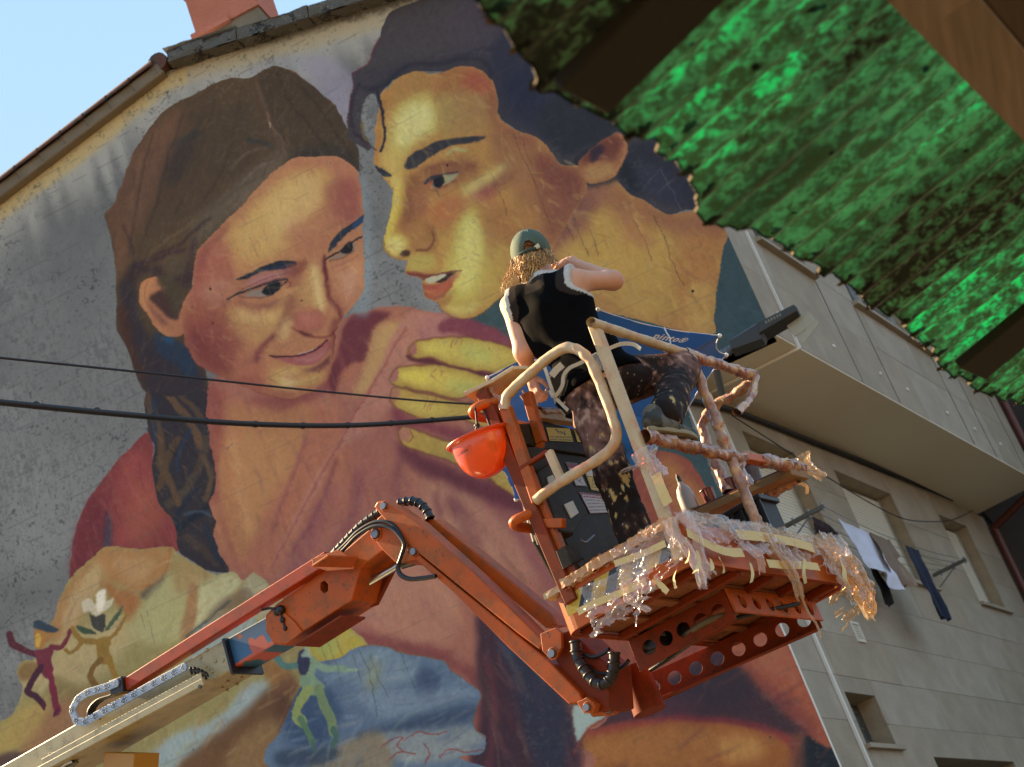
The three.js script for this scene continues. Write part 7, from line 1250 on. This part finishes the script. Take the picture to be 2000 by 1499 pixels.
{ // clothes airer under the windows and the washing on it
  const U0 = 1.23, U1 = 5.8, H = 6.5, fp = (u, y, o) => V3(u, y, o).applyMatrix4(faceM);
  const air = group('clothes_airer'); air.position.copy(fp(U0, H, 0)); tag(air, 'wall mounted clothes airer with two metal arms and thin lines', 'clothes airer');
  const o0 = air.position.clone(), put = (n, g, m) => mesh(n, g.translate(-o0.x, -o0.y, -o0.z), m, air);
  for (const u of [U0, U1]) { put('airer_arm', beam(fp(u, H, 0.02), fp(u, H, 0.47), 0.03, 0.045), std({ color: 0x5a5850, roughness: 0.45, metalness: 0.4 })); put('airer_brace', bar(fp(u, H - 0.17, 0.02), fp(u, H - 0.02, 0.3), 0.009, 8), M.steel); put('arm_bolt', merge([0.12, 0.3, 0.45].map((o) => bar(fp(u, H - 0.045, o), fp(u, H + 0.045, o), 0.012, 8))), M.steel).userData.kind = 'stuff'; }
  for (const o of [0.12, 0.24, 0.35, 0.45]) put('clothes_line', tube(Array.from({ length: 9 }, (_, i) => { const t = i / 8; return fp(mix(U0, U1, t), H + 0.015 - 0.1 * 4 * t * (1 - t), o); }), 0.004, 40, 5), M.steel);
  const sagY = (u) => { const t = (u - U0) / (U1 - U0); return H + 0.015 - 0.4 * t * (1 - t); };
  // a hung cloth: outline width along the line, drop down, folds that grow downwards
  const garment = (name, label, cat, u0, u1, drop, o, m, sd, shape = (a, b) => [a, b], grp) => {
    const g = group(name), base = fp((u0 + u1) / 2, sagY((u0 + u1) / 2), o); g.position.copy(base); const n = 30, k = 26, pos = [], idx = [], uv = [];
    for (let j = 0; j <= k; j++) for (let i = 0; i <= n; i++) { const [a, b] = shape(i / n, j / k), u = mix(u0, u1, a), f = 0.05 * b * Math.sin(a * 11 + sd) + 0.06 * (fbm3(a * 5 + sd, b * 4, 0, 3) - 0.5) * (0.3 + b), p = fp(u, sagY(mix(u0, u1, clamp(a))) - drop * b + 0.02 * (noise3(a * 6, sd, 0) - 0.5), o + f); pos.push(p.x - base.x, p.y - base.y, p.z - base.z); uv.push(a, b); }
    for (let j = 0; j < k; j++) for (let i = 0; i < n; i++) { const q = j * (n + 1) + i; idx.push(q, q + n + 1, q + 1, q + 1, q + n + 1, q + n + 2); }
    const geo = new THREE.BufferGeometry(); geo.setAttribute('position', new THREE.Float32BufferAttribute(pos, 3)); geo.setAttribute('uv', new THREE.Float32BufferAttribute(uv, 2)); geo.setIndex(idx); geo.computeVertexNormals(); mesh('cloth', geo, m, g); tag(g, label, cat, grp); return g;
  };
  const fold = texture(256, 256, ((n, q) => (u, v) => 200 + 40 * (0.6 * n(u, v, 8, 4) + 0.4 * q(u, v, 200)))(tfbm(201), tile(202)), false);
  const cl = (c) => std({ color: c, roughness: 0.9, bumpMap: fold, bumpScale: 0.004 });
  garment('white_shirt', 'white shirt pegged nearest the basket on the clothes line', 'shirt', 1.75, 2.72, 0.62, 0.4, cl(0xc8ccdc), 1, (a, b) => [a + 0.22 * b * (1 - a) * 0 + 0.1 * b, b * (0.62 + 0.42 * a)]);
  garment('dark_shirt', 'black and red garment bunched at the left of the washing', 'shirt', 1.35, 1.8, 0.16, 0.28, cl(0x2a181c), 4);
  garment('taupe_trousers', 'taupe trousers folded over the line beside the white shirt', 'trousers', 2.55, 3.15, 0.55, 0.41, cl(0x7a6858), 7, (a, b) => [a + 0.22 * b, b * (0.7 + 0.35 * Math.sin(a * 5))]);
  garment('taupe_cloth', 'knotted taupe cloth between the folded trousers and the jeans', 'cloth', 2.95, 3.4, 0.5, 0.36, cl(0x8c7a68), 9, (a, b) => [0.5 + (a - 0.5) * (0.35 + 0.75 * b) + 0.1 * b, b]);
  garment('dark_sock', 'small black garment hanging below the white shirt', 'garment', 2.55, 2.8, 0.72, 0.24, cl(0x111216), 3, (a, b) => [0.2 + a * 0.6 + 0.5 * b, b]);
  garment('blue_jeans', 'dark navy jeans hanging longest on the clothes line', 'jeans', 3.6, 4.1, 0.86, 0.42, cl(0x0e1830), 12, (a, b) => [a * (1 - 0.15 * b) + 0.12 * b, b]);
}
// ---------------------------------------------------------------- the mossy canopy overhead, close to the camera
{ const can = group('canopy'), A = V3(-0.268, 3.2, -2.189), E = V3(0.2229, 0, -0.9748), NRM = V3(0.9748, 0, 0.2229), SL = 0.1745, D = NRM.clone().multiplyScalar(Math.cos(SL)).add(V3(0, Math.sin(SL), 0)), UP = E.clone().cross(D).normalize(); if (UP.y < 0) UP.negate();
  can.position.copy(A); tag(can, 'translucent green corrugated canopy caked with moss, ragged along its edge', 'canopy');
  const at = (e, d, h = 0) => V3(0, 0, 0).addScaledVector(E, e).addScaledVector(D, d).addScaledVector(UP, h);
  // ragged eave: distance d of the edge for each e
  const pitch = 0.106, ampl = 0.0075, ridge = (e) => ampl * Math.cos((e / pitch) * 6.2832);
  const worn = [[-1.5, 0], [0, -0.003], [0.11, -0.017], [0.28, -0.05], [0.49, -0.02], [0.72, -0.034], [0.99, -0.08], [1.17, -0.061], [1.3, -0.036], [1.8, -0.022], [2.19, -0.035], [2.6, -0.05], [2.86, -0.042], [3.15, 0], [5.5, 0]];
  const edge = (e) => { let i = 0; while (i < worn.length - 2 && worn[i + 1][0] < e) i++; const [a, x] = worn[i], [b, y] = worn[i + 1]; return mix(x, y, clamp((e - a) / (b - a))) + 0.012 * (fbm3(e * 30, 4, 0, 2) - 0.5) + 0.012 * Math.round(fbm3(e * 6, 8, 0, 2) * 4 - 2); };
  const ne = 900, nd = 90, e0 = -1.5, e1 = 5.5, d1 = 2.2, pos = [], uv = [], idx = [];
  for (let s = 0; s < 2; s++) for (let i = 0; i <= ne; i++) for (let j = 0; j <= nd; j++) { const e = mix(e0, e1, i / ne), t = j / nd, d = mix(edge(e), d1, t * t * 0.7 + t * 0.3), p = at(e, d, ridge(e) + s * 0.004); pos.push(p.x, p.y, p.z); uv.push((e - e0) / 3.5, d / 3.5 + 0.1); }
  const row = nd + 1, side = (ne + 1) * row; for (let s = 0; s < 2; s++) for (let i = 0; i < ne; i++) for (let j = 0; j < nd; j++) { const q = s * side + i * row + j; if (s) idx.push(q, q + row, q + 1, q + 1, q + row, q + row + 1); else idx.push(q, q + 1, q + row, q + 1, q + row + 1, q + row); }
  const g = new THREE.BufferGeometry(); g.setAttribute('position', new THREE.Float32BufferAttribute(pos.slice(0, side * 3), 3)); g.setAttribute('uv', new THREE.Float32BufferAttribute(uv.slice(0, side * 2), 2)); g.setIndex(idx.slice(0, idx.length / 2)); g.computeVertexNormals();
  const tx = texture(2048, 1024, ((n, m, k, q) => (u, v) => {
    // dirt, moss and fallen leaves lying in the valleys of the clear green sheet
    const e = u * 3.5 + e0, valley = 0.5 - 0.5 * Math.cos((e / pitch) * 6.2832), big = n(u, v * 0.7, 11, 6), long = m(u, v * 0.3, 22, 5), f = k(u, v * 0.9, 512), f2 = q(u, v * 0.8, 190), dirt = 0.5 * big + 0.26 * long + 0.14 * f2 + 0.1 * f + 0.1 * (valley - 0.5), _ = 0;
    const grain = 0.45 * f + 0.55 * f2, damp = n(v * 0.9, u * 0.9, 7, 6), moss = 0.6 * damp + 0.22 * grain + 0.18 * long;
    let c = lerpc([38, 88, 56], [18, 36, 22], smooth(0.34, 0.66, 0.55 * dirt + 0.45 * moss)); c = lerpc(c, [16, 150, 80], smooth(0.46, 0.28, dirt) * smooth(0.6, 0.4, moss)); c = lerpc(c, [64, 88, 38], smooth(0.5, 0.8, grain) * 0.3); c = lerpc(c, [34, 34, 18], smooth(0.5, 0.7, moss) * 0.75); c = lerpc(c, [9, 12, 7], smooth(0.56, 0.68, moss + 0.12 * (grain - 0.5)) * 0.85); c = lerpc(c, c.map((x) => x * 0.55), smooth(0.35, 0.75, grain) * 0.7);
    return c;
  })(tfbm(211), tfbm(213), tile(215), tile(217)));
  mesh('corrugated_sheet', g, phys({ map: tx, roughness: 0.85, transmission: 0.75, thickness: 0, specularIntensity: 0.2 }), can);
  // the broken rim of the sheet and the dead leaves caught along it
  const rimPos = [], rimIdx = []; for (let i = 0; i <= ne; i++) { const e = mix(e0, e1, i / ne), d = edge(e); for (const h of [-0.001, 0.006]) { const p = at(e, d, ridge(e) + h); rimPos.push(p.x, p.y, p.z); } if (i) rimIdx.push(i * 2 - 2, i * 2 - 1, i * 2, i * 2 - 1, i * 2 + 1, i * 2); }
  const rg = new THREE.BufferGeometry(); rg.setAttribute('position', new THREE.Float32BufferAttribute(rimPos, 3)); rg.setIndex(rimIdx); rg.computeVertexNormals(); mesh('sheet_rim', rg, std({ color: 0x54452a, roughness: 0.85 }), can);
  { const r = rng(77), list = [], brown = []; for (let i = 0; i < 900; i++) { const e = mix(e0, e1, r()), near = r() < 0.55, valley = Math.round(e / pitch - 0.5) * pitch + pitch / 2, ee = mix(e, valley, near ? 0.8 : 0.5), d = edge(ee) + (near ? r() * 0.03 - 0.004 : r() * 1.5), s = 0.006 + r() * 0.014, l = new THREE.CircleGeometry(s, 5); l.scale(1, 0.6, 1); l.rotateX(-1.57 + (r() - 0.5)); l.rotateY(r() * 6.3); l.rotateZ((r() - 0.5) * 0.8); const p = at(ee, d, ridge(ee) + 0.004 + r() * 0.008); l.translate(p.x, p.y, p.z); (r() < 0.5 ? list : brown).push(l); }
    for (const [k, c] of [[list, 0x4a3814], [brown, 0x1c1a10]]) { const m = mesh('leaf_litter', merge(k), std({ color: c, roughness: 0.9 }), can); m.userData.kind = 'stuff'; } }
  const wood = texture(256, 256, ((n, q) => (u, v) => lerpc([88, 76, 62], [132, 116, 98], 0.6 * n(u, v * 0.1, 8, 4) + 0.4 * q(u, v * 0.06, 90)))(tfbm(221), tile(222)));
  const timber = std({ map: rep(wood, 2), color: 0x9a8c78, roughness: 0.9 }), grey = std({ map: rep(wood, 1.4), color: 0xffffff, roughness: 0.9 });
  const bat = (ea, da, db, w) => mesh('batten', metreUV(beam(at(ea, da, -0.03), at(ea - 0.16, db, -0.03), w, 0.03, UP)), std({ map: rep(wood, 2), color: 0x464a30, roughness: 0.95 }), can);
  bat(0.335, -0.02, 1.9, 0.155); bat(2.56, -0.01, 1.9, 0.2);
  mesh('purlin', metreUV(beam(at(-1.4, 0.45, -0.055), at(5.4, 0.67, -0.055), 0.122, 0.05, UP)), grey, can);
  mesh('purlin', metreUV(beam(at(-1.4, 0.545, -0.045), at(5.4, 0.765, -0.045), 0.066, 0.06, UP)), timber, can);
  mesh('wall_plate', metreUV(beam(at(-1.4, 0.75, -0.03), at(5.4, 0.96, -0.03), 0.3, 0.05, UP)), timber, can);
  for (const e of [-1.0, 5.0]) mesh('canopy_post', bar(at(e, 2.05, -0.1), at(e, 2.05, -0.1).setY(-3.2), 0.05, 10), timber, can);
}


renderer.render(scene, camera);
